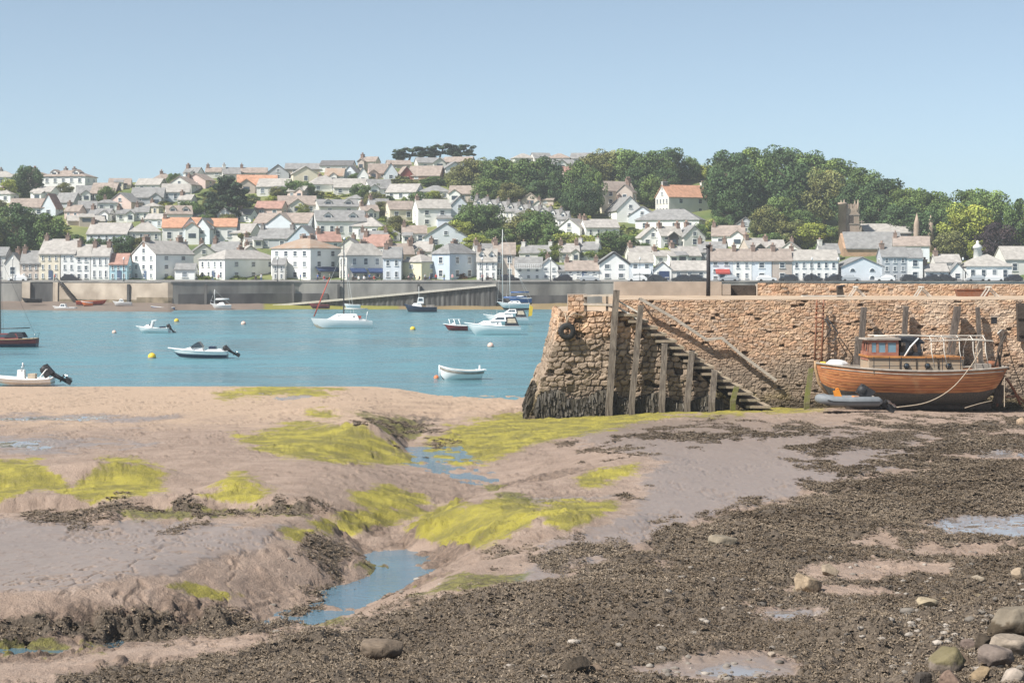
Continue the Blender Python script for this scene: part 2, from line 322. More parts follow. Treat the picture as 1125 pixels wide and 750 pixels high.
    sc_ = cells(X * 2.1, Y * 1.6, 9); speck = (sc_[2] > .80) * sstep(.26, .1, sc_[0]) * sstep(.40, .6, fbm(X * .5, Y * .4, 3, 66))
    z = z + speck * .07 * (1 - wet * .55) * (Dg < 90)
    run = np.abs(fbm(X * .45 + wx, Y * .16 + wy, 4, 68) - .5); z = z - sstep(.022, .0, run) * .05 * (1 - weed) * (Dg < 110) * (Dg > 28)
    V = np.stack([X, Y, z], -1).reshape(-1, 3)
    m1 = np.stack([al, weed, wet, sand], -1).reshape(-1, 4); m2 = np.stack([bank, du, pool, np.clip(sstep(.03, .0, run) * .6 + speck, 0, 1)], -1).reshape(-1, 4)
    g = np_mesh('mud_flat', V, gridf(*X.shape)[:, ::-1], ground_material(), smooth=True, attrs={'grow': m1, 'wear': m2})
    structure(g)
    return dict(X=X, Y=Y, z=z, weed=weed, bank=bank, px=px, py=py, al=al)

def ground_material():
    m = bpy.data.materials.new('mud'); m.use_nodes = True; nt = m.node_tree; N = nt.nodes; L = nt.links; b = N['Principled BSDF']
    tc = N.new('ShaderNodeTexCoord')
    def noise(scale, det=6, st=None):
        n = N.new('ShaderNodeTexNoise'); n.inputs['Scale'].default_value = scale; n.inputs['Detail'].default_value = det; n.inputs['Roughness'].default_value = .62
        if st:
            mp = N.new('ShaderNodeMapping'); mp.inputs['Scale'].default_value = st; L.new(tc.outputs['Object'], mp.inputs[0]); L.new(mp.outputs[0], n.inputs[0])
        else: L.new(tc.outputs['Object'], n.inputs[0])
        return n.outputs[0]
    def attr(nm):
        a = N.new('ShaderNodeAttribute'); a.attribute_name = nm; s = N.new('ShaderNodeSeparateColor'); L.new(a.outputs['Color'], s.inputs[0]); return s.outputs, a.outputs['Alpha']
    def math_(op, a, c, d=None):
        n = N.new('ShaderNodeMath'); n.operation = op
        for i, q in enumerate((a, c, d)):
            if q is None: continue
            if isinstance(q, (int, float)): n.inputs[i].default_value = q
            else: L.new(q, n.inputs[i])
        return n.outputs[0]
    def rng_(v, a, c):
        n = N.new('ShaderNodeMapRange'); n.interpolation_type = 'SMOOTHSTEP'; n.inputs[1].default_value = a; n.inputs[2].default_value = c; L.new(v, n.inputs[0]); return n.outputs[0]
    def mix(f, a, c):
        n = N.new('ShaderNodeMix'); n.data_type = 'RGBA'
        if isinstance(f, float): n.inputs[0].default_value = f
        else: L.new(f, n.inputs[0])
        for i, q in ((6, a), (7, c)):
            if isinstance(q, tuple): n.inputs[i].default_value = (*q, 1)
            else: L.new(q, n.inputs[i])
        return n.outputs[2]
    g, sand = attr('grow'); w, spk = attr('wear')
    n1 = noise(.9); n2 = noise(6.); n3 = noise(.25, 4); n4 = noise(24., 4)
    c = mix(rng_(n1, .35, .65), (.27, .195, .15), (.345, .255, .20))
    c = mix(rng_(n4, .55, .75), c, (.16, .11, .085))
    c = mix(sand, c, mix(rng_(n2, .35, .7), (.40, .285, .20), (.47, .345, .25)))
    c = mix(math_('MULTIPLY', spk, .6), c, (.12, .085, .065))
    # eroded bank: brown clay with darker clods
    c = mix(math_('MULTIPLY', w[0], .85), c, mix(rng_(n2, .42, .62), (.085, .058, .042), (.25, .175, .13)))
    wetf = rng_(math_('ADD', g[2], math_('MULTIPLY', math_('SUBTRACT', n1, .5), 1.3)), .3, .75)
    c = mix(math_('MULTIPLY', wetf, .85), c, mix(rng_(n2, .4, .7), (.22, .17, .14), (.265, .21, .175)))
    algf = rng_(math_('ADD', g[0], math_('ADD', math_('MULTIPLY', math_('SUBTRACT', n2, .5), 1.3), math_('MULTIPLY', math_('SUBTRACT', n1, .5), 1.1))), .36, .86)
    c = mix(math_('MULTIPLY', algf, rng_(n4, .22, .45)), c, mix(rng_(n1, .38, .66), (.18, .158, .032), (.35, .30, .042)))
    duf = rng_(math_('ADD', w[1], math_('MULTIPLY', math_('SUBTRACT', n2, .5), 1.6)), .45, .85)
    c = mix(math_('MULTIPLY', duf, .85), c, mix(rng_(n2, .4, .65), (.075, .07, .02), (.19, .18, .035)))
    wf = rng_(math_('ADD', g[1], math_('MULTIPLY', math_('SUBTRACT', n2, .5), 1.2)), .35, .7)
    weedc = mix(rng_(n4, .38, .66), (.075, .056, .040), mix(rng_(n1, .4, .7), (.13, .10, .072), (.185, .145, .108)))
    c = mix(wf, c, weedc)
    poolf = rng_(math_('ADD', w[2], math_('MULTIPLY', math_('SUBTRACT', n1, .5), .7)), .45, .6)
    c = mix(poolf, c, (.24, .205, .185)); L.new(c, b.inputs['Base Color'])
    rough = math_('SUBTRACT', .92, math_('MULTIPLY', wetf, .56)); rough = math_('MULTIPLY', rough, math_('SUBTRACT', 1., math_('MULTIPLY', poolf, .9)))
    dry = math_('MAXIMUM', algf, wf); 
    mr = N.new('ShaderNodeMix'); mr.data_type = 'FLOAT'; L.new(dry, mr.inputs[0]); L.new(rough, mr.inputs[2]); mr.inputs[3].default_value = .85; L.new(mr.outputs[0], b.inputs['Roughness'])
    b.inputs['Specular IOR Level'].default_value = .5
    n5 = noise(60., 3)
    h = math_('ADD', math_('MULTIPLY', n2, 1.0), math_('ADD', math_('MULTIPLY', n4, .6), math_('MULTIPLY', n5, .3))); h = math_('MULTIPLY', h, math_('SUBTRACT', 1., math_('MULTIPLY', poolf, .97)))
    h = math_('MULTIPLY', h, math_('SUBTRACT', 1., math_('MULTIPLY', math_('MULTIPLY', wetf, .9), math_('SUBTRACT', 1., dry))))
    h = math_('MULTIPLY', h, math_('ADD', 1., math_('MULTIPLY', w[0], 1.6)))
    bp = N.new('ShaderNodeBump'); bp.inputs['Strength'].default_value = .6; bp.inputs['Distance'].default_value = .12; L.new(h, bp.inputs['Height']); L.new(bp.outputs[0], b.inputs['Normal'])
    return m

def water_material(name, col, rough, bump, scale, st=(1, 1, 1)):
    m = bpy.data.materials.new(name); m.use_nodes = True; nt = m.node_tree; N = nt.nodes; L = nt.links; b = N['Principled BSDF']
    b.inputs['Roughness'].default_value = rough; b.inputs['IOR'].default_value = 1.33
    tc = N.new('ShaderNodeTexCoord'); mp = N.new('ShaderNodeMapping'); mp.inputs['Scale'].default_value = st; L.new(tc.outputs['Object'], mp.inputs[0])
    n = N.new('ShaderNodeTexNoise'); n.inputs['Scale'].default_value = scale; n.inputs['Detail'].default_value = 5; n.inputs['Roughness'].default_value = .6; L.new(mp.outputs[0], n.inputs[0])
    n2 = N.new('ShaderNodeTexNoise'); n2.inputs['Scale'].default_value = .035; n2.inputs['Detail'].default_value = 5; L.new(mp.outputs[0], n2.inputs[0])
    mx = N.new('ShaderNodeMix'); mx.data_type = 'RGBA'; mx.inputs[6].default_value = (*col, 1); mx.inputs[7].default_value = (*[c * 1.45 for c in col], 1)
    n3 = N.new('ShaderNodeTexNoise'); n3.inputs['Scale'].default_value = .28; n3.inputs['Detail'].default_value = 5; n3.inputs['Roughness'].default_value = .7; L.new(mp.outputs[0], n3.inputs[0]); av = N.new('ShaderNodeMath'); av.operation = 'MULTIPLY_ADD'; av.inputs[1].default_value = .6; L.new(n3.outputs[0], av.inputs[0]); hv = N.new('ShaderNodeMath'); hv.operation = 'MULTIPLY'; hv.inputs[1].default_value = .4; L.new(n2.outputs[0], hv.inputs[0]); L.new(hv.outputs[0], av.inputs[2])
    rr = N.new('ShaderNodeMapRange'); rr.inputs[1].default_value = .35; rr.inputs[2].default_value = .65; rr.inputs[3].default_value = rough * .45; rr.inputs[4].default_value = rough * 1.7; L.new(av.outputs[0], rr.inputs[0]); L.new(rr.outputs[0], b.inputs['Roughness'])
    mr = N.new('ShaderNodeMapRange'); mr.inputs[1].default_value = .40; mr.inputs[2].default_value = .60; L.new(av.outputs[0], mr.inputs[0]); L.new(mr.outputs[0], mx.inputs[0]); L.new(mx.outputs[2], b.inputs['Base Color'])
    bp = N.new('ShaderNodeBump'); bp.inputs['Strength'].default_value = bump; bp.inputs['Distance'].default_value = .25; L.new(n.outputs[0], bp.inputs['Height']); L.new(bp.outputs[0], b.inputs['Normal'])
    return m

GR = build_ground()
def ground_z(x, y):                          # height of the built mud under a point
    i = int(np.argmin(np.abs(GR['Y'][:, 0] - y))); j = int(np.argmin(np.abs(GR['X'][i] - x))); return float(GR['z'][i, j])
def ground_at(px, py):                       # the point of the mud seen at a reference pixel (nearest first)
    j = int(np.argmin(np.abs(GR['px'][0] - px))); col = GR['py'][:, j]
    ok = np.where(np.minimum.accumulate(col) == col)[0]; i = ok[int(np.argmin(np.abs(col[ok] - py)))]
    return Vector((GR['X'][i, j], GR['Y'][i, j], GR['z'][i, j]))

# ---- river and the stream pools
wm = water_material('river_water', (.075, .172, .198), .24, .55, 1.3, (.55, 1.2, 1))
nx = 60
v = [(-330 + 660 * i / nx, y, 0) for y in (88, 110, 130, 160, 200, 250, 300, 400) for i in range(nx + 1)]
structure(np_mesh('river_water', v, gridf(8, nx + 1), wm))
sw = water_material('stream_water', (.07, .13, .17), .06, .16, 5.)
def stream(nodes):
    pts = [gp(n[0], n[1], n[2]) for n in nodes]; V = []
    for i, (p, n) in enumerate(zip(pts, nodes)):
        a = pts[max(i - 1, 0)]; c = pts[min(i + 1, len(pts) - 1)]; dx, dy = c[0] - a[0], c[1] - a[1]; l = math.hypot(dx, dy); nxn, nyn = -dy / l, dx / l
        w = n[3] + .35
        for k in (-1, -.33, .33, 1): V.append((p[0] + nxn * w * k, p[1] + nyn * w * k, n[2] + n[4]))
    structure(np_mesh('stream', V, gridf(len(nodes), 4)[:, ::-1], sw, smooth=True))
stream([(300, 695, 1.31, .6, .02), (330, 684, 1.24, .8, .03), (360, 672, 1.15, 1.1, .06), (410, 648, 1.08, 1.1, .06), (442, 629, 1.0, 1.1, .07), (430, 613, .95, .9, .06), (418, 604, .93, .8, 0)])
stream([(545, 538, .70, 1.0, -.08), (532, 529, .67, 1.2, -.02), (518, 521, .65, 1.4, .0), (487, 511, .6, 1.6, .02), (464, 501, .55, 1.6, .03), (458, 493, .52, 1.6, .05), (464, 484, .49, 1.5, -.05)])
stream([(-330, 735, 1.7, .7, .05), (-150, 728, 1.66, .7, .07), (0, 721, 1.62, .6, .08), (100, 716, 1.56, .5, .06), (170, 710, 1.5, .5, .0)])

# ---- bladderwrack lying on the shore: thousands of fronds, one mass
def seaweed():
    w = GR['weed'].ravel(); X = GR['X'].ravel(); Y = GR['Y'].ravel(); Z = GR['z'].ravel()
    area = (Y * 1.45 / FPX) * np.abs(np.gradient(GR['Y'], axis=0)).ravel() * np.repeat((np.gradient(GR['px'][0]) / 1.45)[None], GR['px'].shape[0], 0).ravel()
    ok = (w > .35) & (Y < 92) & (Y > 20)
    p = np.where(ok, w * area * np.clip(1.3 - Y / 90, .35, 1), 0); p /= p.sum()
    n = 190000; idx = rng.choice(len(w), n, p=p)
    x = X[idx] + rng.normal(0, .05, n); y = Y[idx] + rng.normal(0, .08, n); z = Z[idx]
    V = []; C = []
    tone = np.array([(.10, .073, .048), (.145, .107, .071), (.185, .141, .098), (.24, .187, .134)])
    big = fbm(x * .7, y * .5, 3, 71)
    for k in range(3):
        a = rng.uniform(0, 2 * PI, n); ln = rng.uniform(.025, .075, n) * np.where(rng.random(n) < .04, 2.4, 1) * np.clip(y / 38, .75, 1.6); wd = ln * rng.uniform(.18, .4, n); up = rng.uniform(-.015, .045, n)
        ca, sa = np.cos(a), np.sin(a); tx, ty = -sa, ca
        b0 = np.stack([x, y, z + .015], -1); e = np.stack([x + ca * ln, y + sa * ln, z + up], -1); md = (b0 + e) / 2; md[:, 2] += rng.uniform(.003, .022, n)
        l = md.copy(); l[:, 0] += tx * wd; l[:, 1] += ty * wd; r = md.copy(); r[:, 0] -= tx * wd; r[:, 1] -= ty * wd
        V.append(np.stack([b0, r, e, l], 1))
        ci = np.clip((rng.random(n) * 2.4 + big * 4.6 - 1.2).astype(int), 0, 3)
        C.append(np.repeat((tone[ci] * rng.uniform(.75, 1.25, (n, 1)))[:, None], 4, 1))
    V = np.concatenate(V).reshape(-1, 3); C = np.concatenate(C).reshape(-1, 3)
    o = np_mesh('seaweed', V, np.arange(len(V)).reshape(-1, 4), mat('wrack', (.1, .1, .1), .6, .1, 4., vcol='Col', spec=.35), cols=C)
    tag(o, 'dark brown seaweed strewn over the muddy foreshore', 'seaweed', kind='stuff')
seaweed()

# ---- rocks
def rock(name, label, px, py, wpx, hpx, seed, tone=(.33, .28, .23), flat=.0, group=None, rz=None, sink=.22, cap=None, cuts=13, depth=.8, at_xyz=None):
    p = ground_at(px, py) if at_xyz is None else Vector(at_xyz)
    sh = .86 if px > 1000 and py > 690 else 1
    tone = [t * k for t, k in zip(tone, (1.04, .95, .85))]; sink = max(sink, .36) if sh < 1 else sink
    w = sh * wpx / ppm(p.y); h = sh * hpx / ppm(p.y)
    r = random.Random(seed); bm = bmesh.new(); bmesh.ops.create_icosphere(bm, subdivisions=4, radius=.5)
    pl = [(Vector((r.gauss(0, 1), r.gauss(0, 1), r.gauss(0, .8))).normalized(), r.uniform(.25, .40)) for _ in range(cuts)]
    if flat: pl.append((Vector((r.uniform(-.15, .15), r.uniform(-.25, 0), 1)).normalized(), flat))
    o3 = Vector((r.random() * 50, r.random() * 50, r.random() * 50))
    from mathutils import noise as mn
    cs = []
    for v in bm.verts:
        q = v.co.copy()
        for nrm, d in pl:
            k = q.dot(nrm) - d
            if k > 0: q -= nrm * k * .985
        f = mn.fractal(q * 3 + o3, 1., 2., 4); q *= 1 + .07 * f + .035 * mn.noise(q * 14 + o3)
        v.co = q
    xs = [v.co.x for v in bm.verts]; zs = [v.co.z for v in bm.verts]; ys = [v.co.y for v in bm.verts]
    sx, sz, sy = w / (max(xs) - min(xs)), h / ((max(zs) - min(zs)) * (1 - sink)), w * depth / (max(ys) - min(ys)); z0 = min(zs) + (max(zs) - min(zs)) * sink
    for v in bm.verts:
        q = v.co; f = mn.noise(q * 5 + o3) * .5 + mn.noise(q * 17 + o3) * .3
        c = [t * .72 * (1 + .5 * f) * (.8 if mn.noise(q * 40 + o3) > .25 else 1) for t in tone]
        if cap and q.z > .12 + .15 * f: c = [a * .35 + b * .65 for a, b in zip(c, cap)]
        cs.append(c)
        v.co = Vector((q.x * sx, q.y * sy, (q.z - z0) * sz))
    me = bpy.data.meshes.new(name); bm.to_mesh(me); bm.free()
    a = me.color_attributes.new('Col', 'FLOAT_COLOR', 'POINT'); a.data.foreach_set('color', np.array([(*c, 1) for c in cs], np.float32).ravel())
    me.polygons.foreach_set('use_smooth', [True] * len(me.polygons)); me.materials.append(M['rock'])
    o = link(bpy.data.objects.new(name, me)); o.location = p; o.rotation_euler = (0, 0, r.uniform(-.4, .4) if rz is None else rz)
    return tag(o, label, 'rock', group)
rock('rock', 'flat-topped grey stone block on the seaweed where the smooth mud ends', 795, 603, 31, 14, 3, (.33, .30, .25), flat=.22, sink=.3)
rock('rock', 'pale brown squarish boulder, taller of the pair on the dark seaweed', 888, 650, 30, 23, 8, (.42, .35, .27), rz=0)
rock('rock', 'rounded pale stone just behind the squarish boulder', 911, 632, 20, 13, 12, (.40, .35, .29))
rock('rock', 'small pale cobble at the left foot of the squarish boulder', 875, 648, 10, 8, 14, (.40, .36, .30))
rock('rock', 'long flat dark-faced slab lying below the stream pool', 419, 716, 48, 19, 22, (.24, .20, .165), flat=.25, cuts=5, rz=.1)
rock('rock', 'pale flat stone alone on weed above the boulder pile', 1018, 671, 24, 10, 31, (.48, .43, .33), flat=.2)
rock('rock', 'dark weedy rock alone at the bottom edge near the middle of the picture', 633, 744, 32, 20, 41, (.10, .085, .07))
rock('rock', 'small lighter stone beside the dark weedy rock', 655, 742, 16, 8, 43, (.26, .21, .17))
rock('rock', 'small pale cobble between pale mud patch and yellow algae', 847, 721, 9, 6, 45, (.5, .45, .4))
rock('rock', 'pale stone at the right edge beyond the boulder pile', 1119, 640, 18, 13, 47, (.46, .39, .31))
rock('rock', 'small whitish stone left of the pale stone at the right edge', 1074, 643, 15, 7, 49, (.46, .42, .36))
rock('rock', 'tiny ochre stone above the pale flat stone', 1038, 660, 12, 8, 51, (.42, .34, .2))
rock('rock', 'small yellowish stone under the whitish one near the right edge', 1075, 661, 13, 8, 53, (.42, .37, .26))
rock('rock', 'round pinkish stone at the right edge on the mud below the boat stern', 1122, 466, 10, 9, 55, (.55, .44, .34))
rock('rock', 'large grey boulder with a mossy top at the head of the pile', 1036, 741, 50, 36, 61, (.30, .265, .24), cap=(.15, .13, .05), rz=.2)
rock('rock', 'broad pale slab leaning at the right of the boulder pile', 1108, 722, 56, 27, 65, (.40, .36, .32), flat=.2, rz=.3)
rock('rock', 'long weed-covered ledge rock behind the pale leaning slab', 1112, 697, 66, 34, 67, (.12, .10, .075), cap=(.26, .22, .17), rz=.35)
rock('rock', 'smooth lilac-grey boulder under the pale leaning slab', 1090, 736, 46, 24, 69, (.27, .235, .225))
rock('rock', 'whitish rounded boulder in the bottom corner of the pile', 1116, 756, 44, 24, 71, (.5, .46, .43))
rock('rock', 'reddish brown stone before the mossy grey boulder', 1046, 757, 30, 18, 73, (.28, .21, .18))
rock('rock', 'ochre lichen-spotted stone in the middle of the pile', 1077, 752, 32, 17, 75, (.36, .29, .2))
rock('rock', 'dark rounded stone at the left foot of the mossy grey boulder', 1014, 752, 24, 20, 77, (.11, .10, .095))
rock('rock', 'small tan stone low between mossy boulder and ochre stone', 1058, 729, 22, 16, 79, (.25, .2, .165))
rock('rock', 'purplish stone behind the mossy grey boulder', 1062, 712, 24, 14, 81, (.22, .18, .17))
rock('rock', 'dark weedy lump right of the mossy boulder', 1078, 716, 24, 18, 83, (.10, .085, .07))
# pebbles scattered on the weed: too many and too small to single out
def pebbles():
    V = []; F = []; C = []; base = bmesh.new(); bmesh.ops.create_icosphere(base, subdivisions=1, radius=.5)
    bv = np.array([v.co[:] for v in base.verts]); bf = np.array([[v.index for v in f.verts] for f in base.faces]); base.free()
    for k in range(420):
        px = rng.uniform(700, 1125) if k % 3 else rng.uniform(300, 1125); py = rng.uniform(590, 748)
        if k > 300: px, py = rng.uniform(980, 1150), rng.uniform(640, 750)
        p = ground_at(px, py); s = rng.uniform(.04, .13) * (1.4 if rng.random() < .1 else 1)
        vv = bv * (1 + rng.normal(0, .12, (len(bv), 1))) * np.array([s * rng.uniform(1, 1.8), s, s * .7]); V.append(vv + np.array(p)); F.append(bf + k * len(bv)); t = rng.uniform(.14, .42); C.append(np.tile([t, t * .88, t * .76], (len(bv), 1)))
    o = np_mesh('pebbles', np.concatenate(V), np.concatenate(F), M['rock'], cols=np.concatenate(C), smooth=True); tag(o, 'small pebbles scattered among the seaweed', 'pebbles', kind='stuff')
pebbles()
# ================================================================ STONE QUAY
STONES = np.array([(.44, .31, .21), (.48, .33, .23), (.42, .32, .25), (.54, .42, .30), (.34, .24, .17), (.47, .37, .29), (.43, .275, .185), (.39, .34, .30)])
def stonework(name, P, Nrm, U, V, sx, sy, depth, parent, zt=None, joint=(.33, .25, .18), rubble=0., seed=0, light=None, tone=1.2):
    """P(nr,nc,3) base points, U/V metres along and up the face; stones stand proud of their joints"""
    wu = U + (fbm(U * .9, V * .9, 2, 80 + seed) - .5) * .35; wv = V + (fbm(U * .5, V * .8, 3, 84 + seed) - .5) * .28
    row = np.floor(wv / sy); wu = wu + row * .37 * sx
    f1, f2, cid = cells(wu / sx, wv / sy, seed)
    gap = f2 - f1; body = sstep(.0, .2, gap)
    rough = fbm(U * 7, V * 7, 4, 88 + seed) - .5
    h = depth * (body * (.55 + .75 * cid) + rough * .55) + rubble * (fbm(U * .8, V * .8, 3, 90 + seed) - .5)
    hole = (cid > .965) & (gap > .05)
    h = np.where(hole, h - depth * 1.8, h)
    Q = P + Nrm * h[..., None]
    idx = (cid * 977 % 1 * len(STONES)).astype(int); c = (STONES[np.clip(idx, 0, len(STONES) - 1)] * .6 + STONES.mean(0) * .4) * (.86 + .3 * ((cid * 131) % 1))[..., None]
    c = c * (1 + .5 * rough[..., None])
    c = np.array(joint) * (1 - body[..., None]) + c * body[..., None]
    if light is not None:                     # lime mortar smeared over the joints
        l = light(U, V) * sstep(.48, .6, fbm(U * 1.6, V * 2.2, 4, 95)) * (1 - .5 * body); c = c * (1 - l[..., None]) + np.array((.56, .49, .41)) * l[..., None]
    st_ = (sstep(.52, .72, fbm(U * 1.1, V * .16, 4, 93 + seed)) * .35)[..., None]; c = c * (1 - st_) + c * np.array((.55, .5, .46)) * st_
    c = np.where(hole[..., None], c * .25, c)
    if zt is not None:                        # tide line: greyer stone, then algae and weed stains at the foot
        Z = P[..., 2]; wz = (fbm(U * .5, V * .5, 3, 97) - .5) * 1.6
        g = sstep(zt + .5, zt - .9, Z + wz)[..., None]; grey = c.mean(-1, keepdims=True) * np.array((1.08, .92, .76)) * .70
        c = c * (1 - g) + grey * g
        a = (sstep(2.4, 1.1, Z + wz) * sstep(.48, .62, fbm(U * .8, V * 1.2, 3, 99)))[..., None]; c = c * (1 - .6 * a) + np.array((.16, .14, .05)) * .6 * a
        k = sstep(1.55, 1.0, Z + wz * .4)[..., None]; c = c * (1 - .75 * k) + np.array((.055, .048, .035)) * .75 * k
    return np_mesh(name, Q.reshape(-1, 3), gridf(*U.shape), M['stone'], cols=np.clip(c.reshape(-1, 3) * tone * np.array((1.07, .965, .87)), 0, .8), parent=parent)
def wall_grid(x0, x1, y0, y1, zb, zt, step):
    """vertical (slightly battered) face from (x0,y0) to (x1,y1) at its foot"""
    L_ = math.hypot(x1 - x0, y1 - y0); nu = int(L_ / step) + 2; u = np.linspace(0, L_, nu); nv = int((max(zt) - zb) / step) + 2
    t = u / L_; X = x0 + (x1 - x0) * t; Y = y0 + (y1 - y0) * t; top = np.interp(t, np.linspace(0, 1, len(zt)), zt)
    v = np.linspace(0, 1, nv)[:, None]; Z = zb + (top - zb)[None] * v
    n = np.array(((y1 - y0) / L_, -(x1 - x0) / L_, 0.))
    P = np.stack([np.broadcast_to(X, Z.shape), np.broadcast_to(Y, Z.shape), Z], -1).copy()
    return P, np.broadcast_to(n, P.shape), np.broadcast_to(u, Z.shape).copy(), Z.copy()

def build_quay():
    q = thing('stone_quay', 'long tan rubble-stone quay with steps behind the wooden boat', 'quay', (20, 97.5, .7))
    off = Vector(q.location)
    def put(o): o.location = -off; return o
    XM0, YM = 5.6, 97.5; ZT = EYE - 34.5 * YM / FPX                     # main wall top
    P, N_, U, V = wall_grid(XM0, 44, YM, YM, .2, [ZT, ZT], .042)
    P[..., 1] += (P[..., 2] - .2) * .035; N_ = np.broadcast_to(np.array((0, -1., 0)), P.shape)
    lm = lambda u, v: sstep(2.8, 3.8, v) * sstep(14.5, 17.5, u) * sstep(30, 24, u) * .9 + .12
    put(stonework('front_wall', P, N_, U, V, .31, .145, .05, q, zt=3.5, light=lm))
    yb = YM + (ZT - .2) * .035
    d = MB(); d.box(((XM0 + 44) / 2, (yb + .06 + 113) / 2, ZT - .2), (44 - XM0, 113 - yb - .06, .44)); put(d.build('deck', 'deckstone', q))
    f = MB(); f.box(((XM0 + .3 + 44) / 2, (yb + .4 + 113) / 2, ZT / 2 - .25), (44 - XM0 - .4, 113 - yb - .5, ZT - .5)); put(f.build('core', 'concrete', q))
    # pier head and the flank under the steps: one face turning the corner, battered on the river side
    YH = 95.0; xl = lambda z: np.interp(z, [0, .85, 1.65, 1.75, 2.5, 2.6, 4.2, 5.98], [.85, 1.12, 1.38, 1.48, 1.64, 1.86, 2.25, 2.62])
    XE = 12.6; st = .05
    nside, nfr = int(14 / st), int((XE - .9) / st); s = np.concatenate([np.linspace(-14, 0, nside), np.linspace(0, XE - .9, nfr + 1)[1:]]); fr = s > 0
    top = np.where(fr, np.interp(s, [0, 4.6, 4.95, 11.2, XE - .9], [5.98, 5.98, 5.25, .85, .6]), 5.98)
    nv = int(5.6 / st); v = np.linspace(0, 1, nv)[:, None]; Z = .2 + (top - .2)[None] * v
    S = np.broadcast_to(s, Z.shape); x_l = xl(Z)
    X = np.where(S > 0, x_l + S * (XE - x_l) / (XE - .9), x_l); Y = np.where(S > 0, YH, YH - S)
    P = np.stack([X, Y, Z], -1); N_ = np.where((S > 0)[..., None], np.array((0, -1., 0)), np.array((-1., 0, .15)))
    blend = np.exp(-(S / .35) ** 2)[..., None]; N_ = N_ * (1 - blend) + np.array((-.7, -.7, 0)) * blend
    Uw = S + 20.; big = sstep(5.2, 3.2, S)                                 # big boulders at the head, small stones under the steps
    A = stonework('pier_head', P, N_, Uw, Z, .50, .30, .13, q, zt=5.0, rubble=.34, seed=4, tone=1.22)
    put(A)
    pf = MB(); pf.prism([(2.66, 95.1), (XM0 + .25, 95.1), (XM0 + .25, 109), (2.66, 109)], 5.5, 5.94, axis='z')
    pf.prism([(XM0 + .24, 97.6), (XM0 + .6, 97.6), (XM0 + .6, 109), (XM0 + .24, 109)], 5.3, 5.7, axis='z'); put(pf.build('platform', 'deckstone', q))
    # the steps
    stp = MB(); n = 15; xs, zs = 5.75, 5.86; xe, ze = 12.55, 1.08
    for k in range(n):
        x = xs + (xe - xs) * k / (n - 1); z = zs + (ze - zs) * k / (n - 1)
        jx = random.uniform(-.05, .05)
        stp.box((x + .30 + jx, 96.12, z - .075), (1.15 + random.uniform(-.1, .2), 2.85 + random.uniform(-.08, .12), .13), rot=(0, random.uniform(-.015, .015), random.uniform(-.01, .01)))
    put(stp.build('step', 'steps_stone' if 'steps_stone' in M else 'faded', q))
    und = MB(); und.prism([(5.7, .3), (5.7, 5.62), (12.4, .92), (12.4, .3)], 95.35, 97.6); put(und.build('step_shade_core', 'darktimber', q))  # dark colour of this core paints the shade in gaps between treads
    # corner pedestal at the head
    P, N_, U, V = wall_grid(2.95, 3.95, 96.0, 96.0, 5.7, [6.82, 6.82], .04); put(stonework('pedestal', P, N_, U, V, .42, .24, .05, q, seed=6))
    pb = MB(); pb.box((3.45, 96.5, 6.28), (1.02, .96, 1.14), taper=.98); put(pb.build('pedestal_core', 'concrete', q))
    # parapet along the back of the quay
    YP = 112.0; zp = EYE - 16.2 * YP / FPX; zc = EYE - 17.6 * YP / FPX
    pm = MB(); xa, xb = 6.3, 12.9
    pm.box(((xa + xb) / 2, YP + .45, (ZT + zc + .15) / 2 - .1), (xb - xa, .9, zc + .05 - ZT + .35)); put(pm.build('parapet_coping', 'concrete', q))
    P, N_, U, V = wall_grid(15.1, 44, YP, YP, ZT - .25, [zp + .02, zp - .05, zp - .02], .06); put(stonework('parapet', P, N_, U, V, .38, .18, .05, q, seed=8, light=lambda u, v: .35 + u * 0))
    pc = MB(); pc.box(((15.1 + 44) / 2, YP + .5, (ZT + zp) / 2 - .15), (44 - 15.1, .95, zp - ZT + .2)); put(pc.build('parapet_core', 'concrete', q))
    dk = MB(); dk.box((13.95, YP + .9, ZT + .30), (2.2, .7, .72)); put(dk.build('dark_gap_fill', 'darktimber', q))  # dark box stands in for the darkness of the parapet opening
    sh = MB(); sh.box((13.2, YP + .35, (ZT + zp) / 2), (.5, .9, zp - ZT - .1)); put(sh.build('gate_pier', 'concrete', q))
    return q, ZT
M['steps_stone'] = mat('steps_stone', (.40, .32, .24), .95, .25, 2.5, .6, col2=(.30, .25, .18))
QUAY, QZT = build_quay()

def pile(label, px0, py0, px1, py1, D0, D1, w, m='timber', group='timber piles in front of the steps', name='timber_pile', dep=None):
    """weathered square pile from its foot (px0,py0) to its head"""
    a = at(px0, py0, D0); b = at(px1, py1, D1); o = thing(name, label, 'pile', a, group=group); r = w / ppm(D0) / 1.6
    bm = MB(); n = 7; pts = [Vector((0, 0, -.5))] + [(b - a) * (k / n) + Vector((random.uniform(-.015, .015), random.uniform(-.015, .015), 0)) for k in range(n + 1)]
    bm.tube(pts, [r * (1.06 - .014 * k) for k in range(n + 2)], n=4, sq=True); bm.build('post', m, o)
    c = MB(); c.box(pts[-1] + Vector((0, 0, .012)), (r * 1.25, r * 1.25, .03), rot=(0, .08, .3)); c.build('worn_top', 'faded', o)
    return o
pile('tallest leaning timber pile, rising above the quay rail', 669, 447, 677, 319, 94.3, 94.7, 8)
pile('second timber pile left, carrying the lower end of the white rail', 694, 445, 704, 336, 94.3, 94.6, 7)
pile('shorter upright timber pile under the upper steps', 727, 444, 730, 378, 94.3, 94.6, 7)
pile('short timber pile under the middle of the steps', 755, 442, 760, 386, 94.3, 94.6, 7)
pile('low timber pile under the lower steps', 782, 442, 785, 407, 94.3, 94.6, 7)
